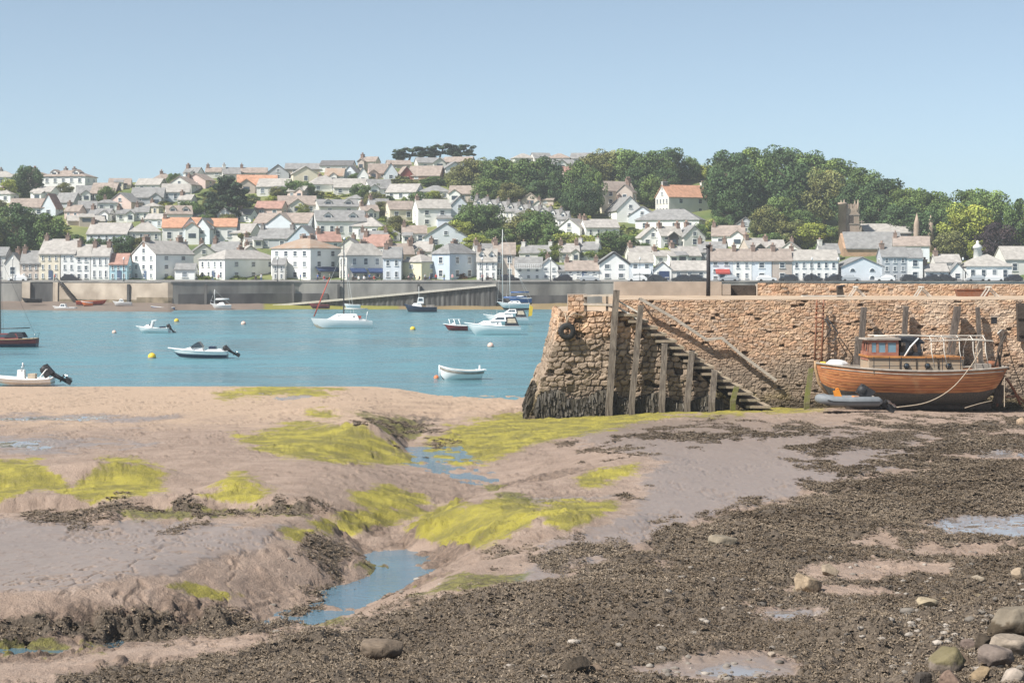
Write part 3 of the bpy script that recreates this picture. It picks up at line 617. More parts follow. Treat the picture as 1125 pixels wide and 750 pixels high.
pile('mossy yellow-green stump at the foot of the steps', 805, 440, 809, 425, 94.2, 94.4, 6, m='mossy')
FG = 'timber fender piles along the quay wall'
pile('dark fender pile leaning against the quay left of the wheelhouse', 944, 408, 949, 338, 96.6, 97.0, 7, group=FG, m='fender_timber')
pile('thin short fender pile beside the leaning dark one', 940, 402, 942, 370, 96.6, 97.0, 5, group=FG, m='fender_timber')
pile('straight fender pile directly behind the wheelhouse roof', 993, 395, 995, 337, 97.0, 97.3, 6, group=FG, m='fender_timber')
pile('thick fender pile leaning right behind the cabin', 1043, 400, 1052, 337, 96.9, 97.2, 8, group=FG, m='fender_timber')
pile('slender fender pile near the boat stern', 1078, 400, 1074, 338, 97.0, 97.3, 5, group=FG, m='fender_timber')
pile('green weedy stump leaning beside the grey dinghy', 886, 443, 891, 405, 95.0, 95.6, 6, m='mossy', group=None)

def bar(mb, pts, r, m=0): mb.tube([at(*p) for p in pts], r, m, n=6)
o = thing('handrail', 'weathered timber handrail running down the wall above the steps', 'handrail', at(775, 372, 97.2)); loc = Vector(o.location)
mb = MB(); rail = [(703, 328, 97.1), (740, 349, 97.15), (776, 373, 97.2), (793, 371, 97.2), (815, 390, 97.2), (853, 418, 97.2)]
mb.tube([at(*p) - loc for p in rail], .11, n=4, sq=True); mb.build('rail', 'paletimber', o)
for p in (rail[0], rail[2], rail[4]):
    b = MB(); a = at(*p) - loc; b.tube([a, a + Vector((0, .45, -.05))], .05); b.build('bracket', 'iron', o)
o = thing('guard_rail', 'pale timber guard rail with two bars on top of the pier head', 'rail', at(660, 340, 95.8)); loc = Vector(o.location)
for ya, yb in ((325, 324), (334, 335), (343.5, 344)):
    b = MB(); b.tube([at(641, ya, 95.8) - loc, at(676, yb, 95.4) - loc], .075, n=4, sq=True); b.build('bar', 'paletimber', o)
for x in (643, 667):
    b = MB(); b.tube([at(x, 345, 95.9) - loc, at(x, 323.5, 95.9) - loc], .09, n=4, sq=True); b.build('post', 'timber', o)
for ya, yb in ((330, 343.5), (337, 351)):
    b = MB(); b.tube([at(678, ya, 94.9) - loc, at(702, yb, 94.7) - loc], .06, n=4, sq=True); b.build('sloping_bar', 'whitewood', o)
# tyre fender on the head
o = thing('tyre_fender', 'black tyre hung on a rope at the river corner of the quay', 'tyre', at(623, 364, 94.6)); 
b = MB(); b.lathe([(.20, -.13), (.30, -.16), (.42, -.12), (.46, 0), (.42, .12), (.30, .16), (.20, .13), (.17, 0), (.20, -.13)], n=22, axis='y'); b.build('tyre', 'rubber', o)
b = MB(); b.tube([(0, 0, .40), (.05, -.02, .75), (.35, .15, .95), (.9, .25, .75)], .03); b.tube([(0, 0, .40), (-.1, .3, .95)], .03); b.build('rope', 'rope', o)
# rusty ladder
o = thing('ladder', 'rusty iron ladder hanging down the quay beside the dinghy', 'ladder', at(900, 405, 97.1)); loc = Vector(o.location)
for x in (896.5, 904):
    b = MB(); b.tube([at(x - 2, 406, 97.0) - loc, at(x, 360, 97.1) - loc, at(x + 1, 329, 97.25) - loc], .05); b.build('stile', 'rust', o)
b = MB()
for y in range(334, 405, 5): b.tube([at(895, y, 97.1) - loc, at(904.5, y, 97.1) - loc], .03)
b.build('rung', 'rust', o)
# dark weed hanging at the foot of the head
def fringe():
    V = []; C = []
    for k in range(5200):
        s = rng.uniform(-9, 9.8); 
        z = rng.uniform(.75, 1.68 - max(0, s - 4) * .06 + .25 * math.sin(s * 2.3)); 
        xlz = np.interp(z, [0, .85, 1.65, 1.75, 2.5], [.85, 1.12, 1.38, 1.48, 1.64])
        if s > 0: x, y = xlz + s, 94.82 - rng.uniform(0, .22)
        else: x, y = xlz - .15 - rng.uniform(0, .2), 95 - s
        l = rng.uniform(.25, .6); w = rng.uniform(.03, .08); a = rng.uniform(-.6, .6)
        ex = (math.cos(a) * w, math.sin(a) * w); dx, dy = rng.uniform(-.1, .1), -rng.uniform(.05, .2)
        if s < 0: dx, dy = -rng.uniform(.05, .2), rng.uniform(-.1, .1)
        V += [(x - ex[0], y - ex[1], z), (x + ex[0], y + ex[1], z), (x + dx + ex[0] * .6, y + dy + ex[1] * .6, z - l), (x + dx - ex[0] * .6, y + dy - ex[1] * .6, z - l)]
        c = np.array((.06, .05, .036)) * rng.uniform(.5, 1.7); C += [c] * 4
    o = np_mesh('seaweed', V, np.arange(len(V)).reshape(-1, 4), bpy.data.materials['wrack'], cols=C); tag(o, 'dark seaweed fringe hanging at the foot of the pier head', 'seaweed', kind='stuff')
fringe()
# lamp post and odds and ends on the quay
o = thing('mooring_post', 'tall dark timber post standing on the quay walkway', 'post', at(778, 326.5, 110)); b = MB(); b.tube([(0, 0, 0), (.02, 0, 1.6), (0, 0, 3.1)], [.13, .12, .11], n=8); b.build('post', 'iron', o)
b = MB(); b.tube([(0, 0, 3.02), (0, 0, 3.18)], .15, n=8); b.build('cap', 'iron', o); b = MB(); b.tube([(-.3, 0, 2.9), (.05, 0, 2.95)], .03); b.build('hook', 'iron', o)
o = thing('bollard', 'squat dark block leaning on the quay edge above the ladder', 'bollard', at(923, 327, 106)); b = MB(); b.box((0, 0, .33), (.38, .4, .66), rot=(0, -.12, 0), taper=.85); b.build('body', 'darktimber', o); b = MB(); b.box((.04, 0, .68), (.44, .46, .08), rot=(0, -.12, 0)); b.build('cap', 'iron', o)
tr = None
for px, lab in ((940, 'pale timber trestle on the quay right of the dark block'), (1012, 'pale timber trestle midway along the quay above the cabin'), (1086, 'pale timber trestle on the quay beside the rusty trough')):
    o = thing('trestle', lab, 'trestle', at(px, 327, 108), group='pale trestles on the quay')
    for k in (-1, 1):
        for y in (-.35, .35):
            b = MB(); b.tube([(k * .5 + .1, y, 0), (k * -.02, y, .62)], .045, n=4, sq=True); b.build('leg', 'whitewood', o)
    b = MB(); b.box((0, 0, .64), (.12, 1.1, .09)); b.build('beam', 'whitewood', o)
o = thing('trough', 'rusty brown trough lying on the quay walkway', 'trough', at(1068, 327.5, 109)); b = MB(); b.prism([(-.85, .05), (.85, .05), (1.0, .5), (-1.0, .5)], -.3, .3); b.build('body', 'rust', o)
b = MB(); b.box((0, -.31, .52), (2.04, .06, .06)); b.box((0, .31, .52), (2.04, .06, .06)); b.build('rim', 'rust', o)
o = thing('plank', 'long pale plank lying by the dark block on the quay', 'plank', at(905, 326, 104)); b = MB(); b.box((0, 0, .05), (2.6, .3, .08), rot=(0, 0, .15)); b.build('board', 'whitewood', o)
o = thing('shadow_panel', 'dark stand-in boarding fixed to the wall at the right edge', 'panel', at(1124, 375, 97.2)); b = MB(); b.prism([(-.33, 2.05), (-.25, .0), (1.4, -.2), (1.4, 2.05)], -.10, .25); b.build('board', 'darktimber', o); b = MB(); b.box((.5, -.13, 1.3), (1.7, .08, .16)); b.box((.55, -.13, .4), (1.6, .08, .16)); b.build('crossbar', 'darktimber', o)  # dark panel added in place of a shadow on the wall
o = thing('wall_recess', 'small square black drain opening in the wall near the right edge', 'drain', at(1092, 352, 97.3)); b = MB(); b.box((0, -.02, 0), (.30, .12, .36)); b.build('opening', 'blackpaint', o)
b = MB(); b.box((0, -.06, .2), (.44, .12, .06)); b.build('lintel', 'concrete', o)
o = thing('bent_frame', 'rusty bent iron frame leaning on the wall behind the boat', 'frame', at(1108, 447, 95.4)); 
b = MB(); b.tube([(-.55, .2, 0), (-.45, .5, .9), (-.15, .6, 1.5), (.1, .6, 1.4), (.4, .5, .9), (.75, .4, .1)], .07); b.tube([(.1, .6, 1.4), (.5, .5, .7), (.95, .4, .2)], .05); b.build('hoop', 'rust', o)
b = MB(); b.tube([(-.5, .3, .5), (.55, .45, .55)], .045); b.build('crossbar', 'rust', o)
# rope and chain hanging on the wall
o = tag(MB().tube([at(906, 350, 97.1), at(913, 362, 97.0), at(904, 376, 97.0), at(916, 374, 96.9), at(921, 366, 97.0), at(908, 348, 97.1)], .035).build('mooring_rope', 'blackpaint'), 'dark rope coil hanging on the wall right of the rusty ladder', 'rope')
# ================================================================ FAR SHORE: wall, hillside, town
def town_D(py): return 392 + (308 - py) * 1.4
SKY_PX = [-400, -100, 0, 100, 200, 300, 400, 500, 600, 700, 760, 850, 950, 1050, 1125, 1250, 1500]
SKY_PY = [200, 199, 201, 203, 198, 192, 181, 176, 177, 183, 188, 202, 232, 262, 280, 288, 292]
WALL_PX = [-400, -100, 27, 62, 64, 185, 200, 330, 545, 640, 900, 1500]
WALL_D = [393, 391, 389, 388, 387, 372, 373, 383, 380, 384, 386, 386]
def wall_D(px): return float(np.interp(px, WALL_PX, WALL_D))
def far_z(px, py): return EYE + (HZ - py) * town_D(py) / FPX
def hillside():
    cols = np.arange(-400, 1500, 7.); V = []; nr = 34
    for j in range(nr):
        for px in cols:
            sk = float(np.interp(px, SKY_PX, SKY_PY))
            if j == 0: Dd = wall_D(px) + .5; z = 5.25
            elif j <= 24:
                py = 308 + (sk - 308) * ((j - 1) / 23) ** .95; Dd = town_D(py); z = far_z(px, py)
            else:
                k = j - 24; py = sk; Dd = town_D(sk) + k * 26; z = far_z(px, sk) - .5 * k - .35 * k * k
            n = (vnoise(np.array(px * .06), np.array(j * .7), 3) - .5) * (1.1 if 2 < j < 24 else .2)
            V.append(((px - 562.5) / FPX * Dd, Dd, z + float(n)))
    m = mat('hill_grass', (.10, .15, .045), .95, .2, .06, .3, col2=(.22, .22, .08))
    structure(np_mesh('hillside', V, gridf(nr, len(cols))[:, ::-1], m, smooth=True))
    # promenade surface and strip of beach under the wall
    V = []; 
    for px in cols:
        for k in (0, 1):
            Dd = wall_D(px) + (.1 if k == 0 else 0) if k == 0 else 391.6
            Dd = max(Dd, wall_D(px) + .3) if k else Dd
            V.append(((px - 562.5) / FPX * Dd, Dd, 5.32 if k == 0 else (EYE - 13 * 391.6 / FPX + .12)))
    structure(np_mesh('promenade', V, gridf(len(cols), 2), mat('asphalt', (.19, .18, .17), .9, .15, .5)))
    V = []; C = []; g = []
    for i, px in enumerate(np.arange(-400, 900, 4.)):
        for k in range(7):
            t = k / 6; Dw = wall_D(px); z = 1.25 if px < 190 else 1.0; n = float(fbm(np.array(px * .05), np.array(k * .8), 3, 7)) - .5
            Dd = Dw + 1 - t * (44 if px < 190 else 26); V.append(((px - 562.5) / FPX * Dd, Dd, z - t * (z + .55) + n * .35))
            if px < 290: c = np.array((.20, .155, .125)) * (1 + .5 * n)
            elif px < 440: c = np.array((.24, .23, .045)) * (1 + .5 * n)
            else: c = np.array((.27, .20, .10)) * (1 + .6 * n)
            C.append(c)
    structure(np_mesh('far_beach', V, gridf(len(np.arange(-400, 900, 4.)), 7), M['stone'], cols=C, smooth=True))
hillside()

def sea_wall():
    o = thing('sea_wall', 'long grey harbour wall below the waterfront houses across the river', 'sea wall', at(200, 335, 374)); loc = Vector(o.location)
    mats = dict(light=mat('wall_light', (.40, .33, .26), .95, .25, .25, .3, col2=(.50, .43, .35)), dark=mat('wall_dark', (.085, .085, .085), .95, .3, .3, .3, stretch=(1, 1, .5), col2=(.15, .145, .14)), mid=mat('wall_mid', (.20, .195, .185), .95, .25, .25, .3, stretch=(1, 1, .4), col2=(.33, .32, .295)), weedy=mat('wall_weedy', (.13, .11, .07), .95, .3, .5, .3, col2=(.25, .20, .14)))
    def seg(px0, px1, m, n, name='wall_face', zt=5.3, th=1.4, out=0.):
        xs = np.linspace(px0, px1, n); b = MB(); V = []
        for px in xs:
            D_ = wall_D(px) - out; x = (px - 562.5) / FPX * D_
            V += [(x, D_ - .25, -.4), (x, D_, zt), (x, D_ + th, zt), (x, D_ + th, -.4)]
        F = []
        for i in range(n - 1):
            a = 4 * i
            F += [(a, a + 4, a + 5, a + 1), (a + 1, a + 5, a + 6, a + 2), (a + 2, a + 6, a + 7, a + 3)]
        F += [(0, 1, 2, 3), (4 * n - 1, 4 * n - 2, 4 * n - 3, 4 * n - 4)]
        b.add([Vector(v) - loc for v in V], F); return b.build(name, mats[m], o)
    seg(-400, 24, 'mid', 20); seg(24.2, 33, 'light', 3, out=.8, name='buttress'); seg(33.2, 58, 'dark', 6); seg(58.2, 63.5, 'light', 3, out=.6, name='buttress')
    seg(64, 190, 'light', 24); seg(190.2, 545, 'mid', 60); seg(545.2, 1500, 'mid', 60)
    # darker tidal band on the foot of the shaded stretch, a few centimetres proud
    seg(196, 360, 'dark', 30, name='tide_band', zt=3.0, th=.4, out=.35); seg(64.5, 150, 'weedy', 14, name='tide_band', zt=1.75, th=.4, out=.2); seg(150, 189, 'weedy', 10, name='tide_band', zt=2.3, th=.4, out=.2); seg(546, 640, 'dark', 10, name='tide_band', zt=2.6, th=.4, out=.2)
    b = MB()
    for a in range(-400, 1500, 12):
        p = at(a, 300, wall_D(a)); q = at(a + 12, 300, wall_D(a + 12)); y = 5.3
        b.add([Vector(v) - loc for v in [(p.x, p.y - .12, y), (q.x, q.y - .12, y), (q.x, q.y + .5, y), (p.x, p.y + .5, y), (p.x, p.y - .12, y + .22), (q.x, q.y - .12, y + .22), (q.x, q.y + .5, y + .22), (p.x, p.y + .5, y + .22)]], [(0, 1, 5, 4), (4, 5, 6, 7), (2, 3, 7, 6), (0, 4, 7, 3), (1, 2, 6, 5)])
    b.build('coping', mats['mid'], o)
    # buttress posts and drain stripes
    for px in (141, 226, 322, 372, 460):
        b = MB(); p = at(px, 335, wall_D(px) - .55) - loc; b.box((p.x, p.y, 2.5 - loc.z), (.5, .5, 5)); b.build('pilaster', mats['dark'], o)
    # steps going down the lit face
    b = MB(); p0 = at(66, 310, wall_D(66) - 1.2); p1 = at(84, 331, wall_D(84) - 1.2)
    for k in range(12): q = p0.lerp(p1, k / 11) - loc; b.box((q.x + .15, q.y, q.z - .25), (.75, 1.8, .3))
    b.build('step', 'darktimber', o)
    b = MB(); b.tube([p0 - loc + Vector((-.6, -.95, .9)), p1 - loc + Vector((0, -.95, .9))], .09); b.build('stair_rail', 'iron', o)
    # slipway wall with its sloping pale coping and vertical piling
    s = thing('slipway', 'dark slipway wall of vertical piles with a sloping white rail', 'slipway', at(420, 336, 374)); ls = Vector(s.location)
    xs = np.linspace(300, 545, 90); V = []; F = []
    for i, px in enumerate(xs):
        Dd = np.interp(px, [300, 545], [376.5, 373.]) + (.16 if i % 2 else 0); zt = EYE - (np.interp(px, [300, 545], [336.2, 314.5]) - HZ) * Dd / FPX; x = (px - 562.5) / FPX * Dd
        V += [Vector((x, Dd, -.3)) - ls, Vector((x, Dd, zt)) - ls, Vector((x, Dd + 3.8, zt)) - ls]
    for i in range(89): a = 3 * i; F += [(a, a + 3, a + 4, a + 1), (a + 1, a + 4, a + 5, a + 2)]
    F += [(267, 268, 269)]
    b = MB(); b.add(V, F); b.build('pile_face', mat('piling', (.06, .06, .06), .9, .3, .5, .2, stretch=(3, 1, .3), col2=(.15, .15, .145)), s)
    b = MB(); b.add([at(545, 340, 373) - ls, at(545, 314.5, 373) - ls, at(545, 314.5, 380) - ls, at(545, 340, 380) - ls], [(0, 1, 2, 3)]); b.build('end_face', mats['mid'], s)
    b = MB(); a = at(300, 335.8, 376.3) - ls; c = at(545, 313.2, 372.8) - ls; b.tube([a, a.lerp(c, .5) + Vector((0, 0, -.05)), c], .30, n=4, sq=True); b.build('rail', 'whitewood', s)
sea_wall()

# ---------------------------------------------------------------- houses
defmat('curtained_glass', (.20, .225, .25), .2, .3, .6, spec=.5)
_wc = {}
def window_mesh(w, h, kind):
    key = (round(w * 4), round(h * 4), kind)
    if key not in _wc:
        w, h = key[0] / 4, key[1] / 4; f = MB(); t = .09 if w < 1.2 else .12; fm = 'frame'
        f.box((0, -.02, h / 2 - t / 2), (w, .12, t)); f.box((0, -.05, -h / 2 + t / 2 - .04), (w + .16, .2, t + .02))
        f.box((-w / 2 + t / 2, -.018, 0), (t, .115, h - 2 * t)); f.box((w / 2 - t / 2, -.018, 0), (t, .115, h - 2 * t)); f.box((0, -.022, 0), (w - 2 * t, .09, .05))
        if w > 1.4: f.box((0, -.024, h * .1), (.06, .09, h * .75))
        p = MB(); p.box((0, -.01, 0), (w - 2 * t + .01, .07, h - 2 * t + .01))
        if kind == 'arch':
            f = MB(); p = MB(); n = 9; arc = [(-w / 2, -h / 2)] + [(-w / 2 * math.cos(PI * k / n), h / 2 - w / 2 + w / 2 * math.sin(PI * k / n)) for k in range(n + 1)] + [(w / 2, -h / 2)]
            f.prism(arc, -.08, .03); p.prism([(a * .8, b * .86) for a, b in arc], -.10, -.02)
        _wc[key] = (f.mesh('window', fm), p.mesh('pane', 'glass'), p.mesh('pane', 'curtained_glass'))
    return _wc[key]
def add_window(root, loc, rz, w, h, kind='sash'):
    f, p, p2 = window_mesh(w, h, kind); p = p2 if random.random() < .3 else p
    o = link(bpy.data.objects.new('window', f), root); o.location = loc; o.rotation_euler = (0, 0, rz)
    link(bpy.data.objects.new('pane', p), o)
_chc = {}
def add_chimney(roof, loc, h, m, w=.75, d=1.3, rz=0):
    key = (round(h * 2), m, round(w * 4), round(d * 4))
    if key not in _chc:
        b = MB(); hh = key[0] / 2; b.box((0, 0, hh / 2 - .6), (w, d, hh + 1.2)); b.box((0, 0, hh - .08), (w + .14, d + .14, .16))
        for k in (-1, 0, 1) if d > 1.2 else (-.5, .5): b.lathe([(.13, hh), (.15, hh + .5), (.10, hh + .5), (.10, hh)], (0, k * d * .3, 0), n=6, m=1)
        _chc[key] = b.mesh('chimney', [m, 'chimbrick'])
    o = link(bpy.data.objects.new('chimney', _chc[key]), roof); o.location = loc; o.rotation_euler = (0, 0, rz)

def build_house(name, label, cat, loc, yaw, Wd, Dp, Hw, Hr, kind, wm, rm, wf=(2, 2), ws=(1, 2), chim=1, chm='chimbrick', group=None, door=False, dormers=0, gablem=None, arch=False, wkind='sash', deep=2.5, wsize=None):
    o = thing(name, label, cat, loc, yaw, group); a, d = Wd / 2, Dp / 2
    wb = MB()
    if kind == 'L': wb.prism([(-d, -deep), (d, -deep), (d, Hw), (0, Hw + Hr - .12), (-d, Hw)], -a, a, axis='x')
    elif kind == 'G': wb.prism([(-a, -deep), (a, -deep), (a, Hw), (0, Hw + Hr - .12), (-a, Hw)], -d, d, axis='y')
    else: wb.box((0, 0, (Hw - deep) / 2), (Wd, Dp, Hw + deep))
    wb.build('wall', wm, o)
    r = MB(); ov, th = .28, .2
    if kind == 'L':
        s = Hr / d; r.prism([(-d - ov, Hw - ov * s), (0, Hw + Hr), (d + ov, Hw - ov * s), (d + ov, Hw - ov * s + th), (0, Hw + Hr + th), (-d - ov, Hw - ov * s + th)], -a - .15, a + .15, axis='x')
    elif kind == 'G':
        s = Hr / a; r.prism([(-a - ov, Hw - ov * s), (0, Hw + Hr), (a + ov, Hw - ov * s), (a + ov, Hw - ov * s + th), (0, Hw + Hr + th), (-a - ov, Hw - ov * s + th)], -d - .2, d + .15, axis='y')
    elif kind == 'H':
        A, B = a + ov, d + ov; k = max(0, A - B) ; kk = max(0, B - A)
        r.add([(-A, -B, Hw + .004), (A, -B, Hw + .004), (A, B, Hw + .004), (-A, B, Hw + .004), (-A, -B, Hw + .15), (A, -B, Hw + .15), (A, B, Hw + .15), (-A, B, Hw + .15), (-k, -kk, Hw + Hr), (k, kk, Hw + Hr)],
              [(0, 1, 5, 4), (1, 2, 6, 5), (2, 3, 7, 6), (3, 0, 4, 7), (0, 3, 2, 1)] + ([(4, 5, 9, 8), (5, 6, 9), (6, 7, 8, 9), (7, 4, 8)] if A >= B else [(4, 5, 8), (5, 6, 9, 8), (6, 7, 9), (7, 4, 8, 9)]))
    else: r.box((0, 0, Hw + .15), (Wd + .3, Dp + .3, .3))
    rf = r.build('roof', rm, o)
    if kind == 'L' and chm == 'chimbrick' and loc[1] > 408 and not dormers and group == 'houses on the hillside' and Wd > 4.5:
        q = random.random(); u = random.choice((-.28, 0, .28)) * Wd
        if q < .42:                          # projecting gabled wing
            w = Wd * random.uniform(.34, .46); hh = w * .36; y0 = -d - random.uniform(.6, 1.6)
            b = MB(); b.prism([(u - w / 2, -deep), (u + w / 2, -deep), (u + w / 2, Hw), (u, Hw + hh), (u - w / 2, Hw)], y0, 0); g = b.build('wing', wm if random.random() < .75 else random.choice(('darkwall', 'white', 'tanwall')), o)
            b = MB(); b.prism([(u - w / 2 - .25, Hw - .15), (u, Hw + hh + .02), (u + w / 2 + .25, Hw - .15), (u + w / 2 + .25, Hw + .05), (u, Hw + hh + .24), (u - w / 2 - .25, Hw + .05)], y0 - .25, .2); b.build('wing_roof', rm, g)
            b = MB(); b.box((u, y0 - .01, Hw * .5), (min(1.8, w * .55), .08, 1.1)); b.build('pane', 'glass', g)
        elif q < .66:                        # lean-to
            w = Wd * .4; b = MB(); b.prism([(-d - 2.2, -deep), (-d + .1, -deep), (-d + .1, 2.3), (-d - 2.2, 1.9)], u - w / 2, u + w / 2, axis='x'); g = b.build('lean_to', wm, o)
            b = MB(); b.prism([(-d - 2.4, 1.88), (-d, 2.75), (-d, 2.9), (-d - 2.4, 2.02)], u - w / 2 - .15, u + w / 2 + .15, axis='x'); b.build('lean_to_roof', random.choice((rm, 'slate')), g)
            b = MB(); b.box((u, -d - 2.21, 1.2), (w * .6, .06, .9)); b.build('pane', 'glass', g)
    def grid(cn, rn, width, place, rz, toph=Hw, up=None):
        if cn == 0 or rn == 0: return
        cw, rh = width / cn, toph / rn; w = min(1.25, cw * .42); h = min(1.75, rh * .55)
        if wsize: w, h = wsize
        for i in range(cn):
            for j in range(rn):
                add_window(o, place(-width / 2 + cw * (i + .5), rh * (j + .54)), rz, w, h, wkind)
    grid(wf[0], wf[1], Wd * .94, lambda u, z: (u, -d, z), 0)
    grid(ws[0], ws[1], Dp * .9, lambda u, z: (a, u, z), PI / 2); grid(ws[0], ws[1], Dp * .9, lambda u, z: (-a, -u, z), -PI / 2)
    if kind == 'G' and Hr > 2.2 and Wd > 5: add_window(o, (0, -d, Hw + Hr * .28), 0, .9, 1.1, wkind)
    if door: b = MB(); b.box((Wd * .06, -d - .02, 1.05), (.95, .12, 2.1)); dd = b.build('door', 'doorpaint', o)
    for c in range(chim):
        if kind == 'L': p = ((-a + .5) if c == 0 else (a - .5) if c == 1 else 0, 0, Hw + Hr)
        elif kind == 'G': p = (0, (d - .6) if c == 0 else (-d + .7), Hw + Hr)
        else: p = ((-.4 if c == 0 else .4) * a * (.5 if kind == 'H' else 1.6), .1 * d, Hw + Hr * .8)
        add_chimney(rf, p, 1.0, chm, .85, 1.5)
    for k in range(dormers):
        u = -a + Wd * (k + .5) / dormers; b = MB(); w = min(2.0, Wd / dormers * .5); y0 = -d * .72; zz = Hw + Hr * .25
        b.prism([(u - w / 2, zz - .4), (u + w / 2, zz - .4), (u + w / 2, zz + .8), (u, zz + 1.5), (u - w / 2, zz + .8)], y0, .0); dm = b.build('dormer', gablem or wm, o)
        b = MB(); b.prism([(u - w / 2 - .2, zz + .65), (u, zz + 1.52), (u + w / 2 + .2, zz + .65), (u + w / 2 + .2, zz + .8), (u, zz + 1.7), (u - w / 2 - .2, zz + .8)], y0 - .2, .1); b.build('dormer_roof', rm, dm)
        b = MB(); b.box((u, y0 - .01, zz + .25), (w * .6, .08, .95)); b.build('pane', 'glass', dm)
    return o

HOUSES = []                                  # collected first, labelled together below
def H(x0, x1, base, wt, rt, kind, wm='white', rm='slate', wf=(2, 2), ws=(1, 2), chim=1, label=None, xm=None, dp=None, name='house', cat='house', **kw):
    HOUSES.append(dict(x0=x0, x1=x1, base=base, wt=wt, rt=rt, kind=kind, wm=wm, rm=rm, wf=wf, ws=ws, chim=chim, label=label, xm=xm, dp=dp, name=name, cat=cat, kw=kw))
# --- the waterfront, left to right
H(-30, 6, 308, 281, 272, 'L', 'offwhite', 'slate', (3, 2), label='off-white house cut by the left edge of the waterfront')
H(6, 22, 308, 288, 278, 'G', 'offwhite', 'slate', (1, 1), label='low gabled cottage beside a grey-roofed shop, far left of the waterfront')
H(22, 43, 308, 289, 276, 'L', 'tanwall', 'slate', (3, 2), chim=1, label='tan shop house with a sagging grey roof next to the cream terrace')
H(43, 66, 308, 279, 263, 'L', 'cream', 'paleslate', (3, 3), chim=1, dp=10, label='tall cream terrace house with three rows of windows', door=True)
H(66.3, 82, 308, 279, 263, 'L', 'white', 'paleslate', (2, 3), chim=1, dp=10, label='narrow white terrace house joined to the tall cream one')
H(82.5, 99, 308, 281, 269, 'L', 'white', 'beigeroof', (2, 3), chim=1, label='white three-storey house with brown-beige roof left of the palm-like tree')
H(99.5, 120, 308, 281, 270, 'L', 'white', 'paleslate', (3, 2), chim=2, label='white house half hidden behind the palm-like tree')
H(120.5, 140, 308, 290, 279, 'L', 'turquoise', 'redroof', (3, 2), chim=0, label='turquoise cottage with a red roof', door=True)
H(140, 205, 308, 279, 265, 'L', 'white', 'paleslate', (3, 3), (2, 3), chim=2, xm=171, label='large white house turned so its wide blank gable faces right', door=True)
H(192, 214, 308, 296, 290, 'L', 'white', 'slate', (1, 1), chim=0, dp=4, label='low white lean-to extension beside the wide blank gable')
H(214, 300, 308, 285, 274, 'H', 'white', 'paleslate', (4, 2), (3, 2), chim=1, xm=247, label='long two-storey white villa with hipped grey roof behind a hedge', door=True)
H(299, 313, 308, 291, 284, 'L', 'offwhite', 'slate', (2, 2), chim=0, label='small link house between the grey-roofed villa and the big ochre-roofed inn')
H(293, 371, 308, 273, 261, 'H', 'white', 'ochreroof', (4, 3), (2, 3), chim=2, xm=341, label='tall white inn with ochre hipped roof and blue awning', name='inn', cat='inn')
H(371, 421, 308, 281, 267, 'H', 'offwhite', 'beigeroof', (2, 2), (3, 2), chim=1, xm=381, label='white hipped-roof cafe house with two dark blue awnings', name='cafe', cat='cafe')
H(421, 441, 308, 283, 272, 'L', 'bluewhite', 'slate', (2, 2), chim=1, label='bluish white house squeezed between cafe and pale yellow house')
H(440, 484, 308, 288, 279, 'H', 'yellow', 'paleslate', (1, 2), (1, 2), chim=1, xm=463, label='pale yellow house with one large upstairs window')
H(474, 523, 308, 279, 267, 'H', 'bluewall', 'slate', (1, 2), (2, 2), chim=1, xm=494, label='tall blue-grey house with hipped roof and white side wall')
H(524, 546, 308, 287, 274, 'L', 'white', 'beigeroof', (3, 2), chim=1, dormers=2, label='white pub with black-trimmed dormers under a brown roof', name='pub', cat='pub')
H(542, 566, 306, 279, 267, 'L', 'tanwall', 'brownroof', (2, 2), chim=1, label='tan house with broad brown roof behind the yacht masts')
H(566, 596, 308, 293, 283, 'L', 'white', 'slate', (3, 2), chim=0, label='white balconied house with pale slate roof by the slipway head')
H(594, 612.5, 308, 292, 284, 'G', 'white', 'slate', (2, 2), chim=1, dp=11, label='white gable end right of the balconied house')
H(613, 621, 308, 298, 292, 'L', 'offwhite', 'slate', (1, 1), chim=0, label='tiny off-white outhouse before the brown-roofed pair')
H(621, 658, 308, 297, 287, 'L', 'white', 'brownroof', (4, 2), chim=2, label='low white cottage pair with a cluster of tall brick chimneys', door=True)
H(658.5, 691, 308, 288, 277, 'G', 'white', 'slate', (2, 2), chim=0, dp=10, label='big white gabled house with black bargeboards facing the river')
H(691, 718, 308, 288, 278, 'L', 'bluewhite', 'beigeroof', (2, 2), chim=0, label='bluish shop house with a white awning right of the big gable')
H(718.5, 738, 308, 296, 288, 'G', 'white', 'slate', (2, 1), chim=0, label='small white gabled shop with a blue garage door')
H(738.5, 778, 308, 297, 287, 'L', 'offwhite', 'paleslate', (3, 1), chim=0, label='long low white shed left of the waterfront terrace')
H(779, 805, 309, 286, 274, 'L', 'bluewhite', 'brownroof', (2, 3), chim=1, label='end house of the right-hand terrace, bluish with brown roof', door=True)
H(805.3, 826, 309, 286, 274, 'L', 'white', 'brownroof', (2, 2), chim=1, label='white terrace house with wide windows, second along the right terrace')
H(826.3, 848, 309, 286, 274, 'L', 'bluewhite', 'brownroof', (1, 2), chim=1, label='bluish terrace house with a single column of windows')
H(848.3, 870, 309, 286, 274, 'L', 'tanwall', 'brownroof', (1, 2), chim=1, label='tan terrace house between two white ones')
H(870.3, 922, 309, 286, 275, 'L', 'white', 'beigeroof', (6, 2), chim=1, label='long white terrace block with six columns of dark windows')
H(924, 970, 309, 293, 283, 'G', 'bluewhite', 'slate', (2, 2), chim=0, dp=12, label='pale chapel-like hall with arched windows in its broad gable', name='hall', cat='hall', wkind='arch')
H(968.5, 997, 309, 282, 272, 'L', 'greywall', 'slate', (3, 3), chim=1, label='grey three-storey house right of the arched hall')
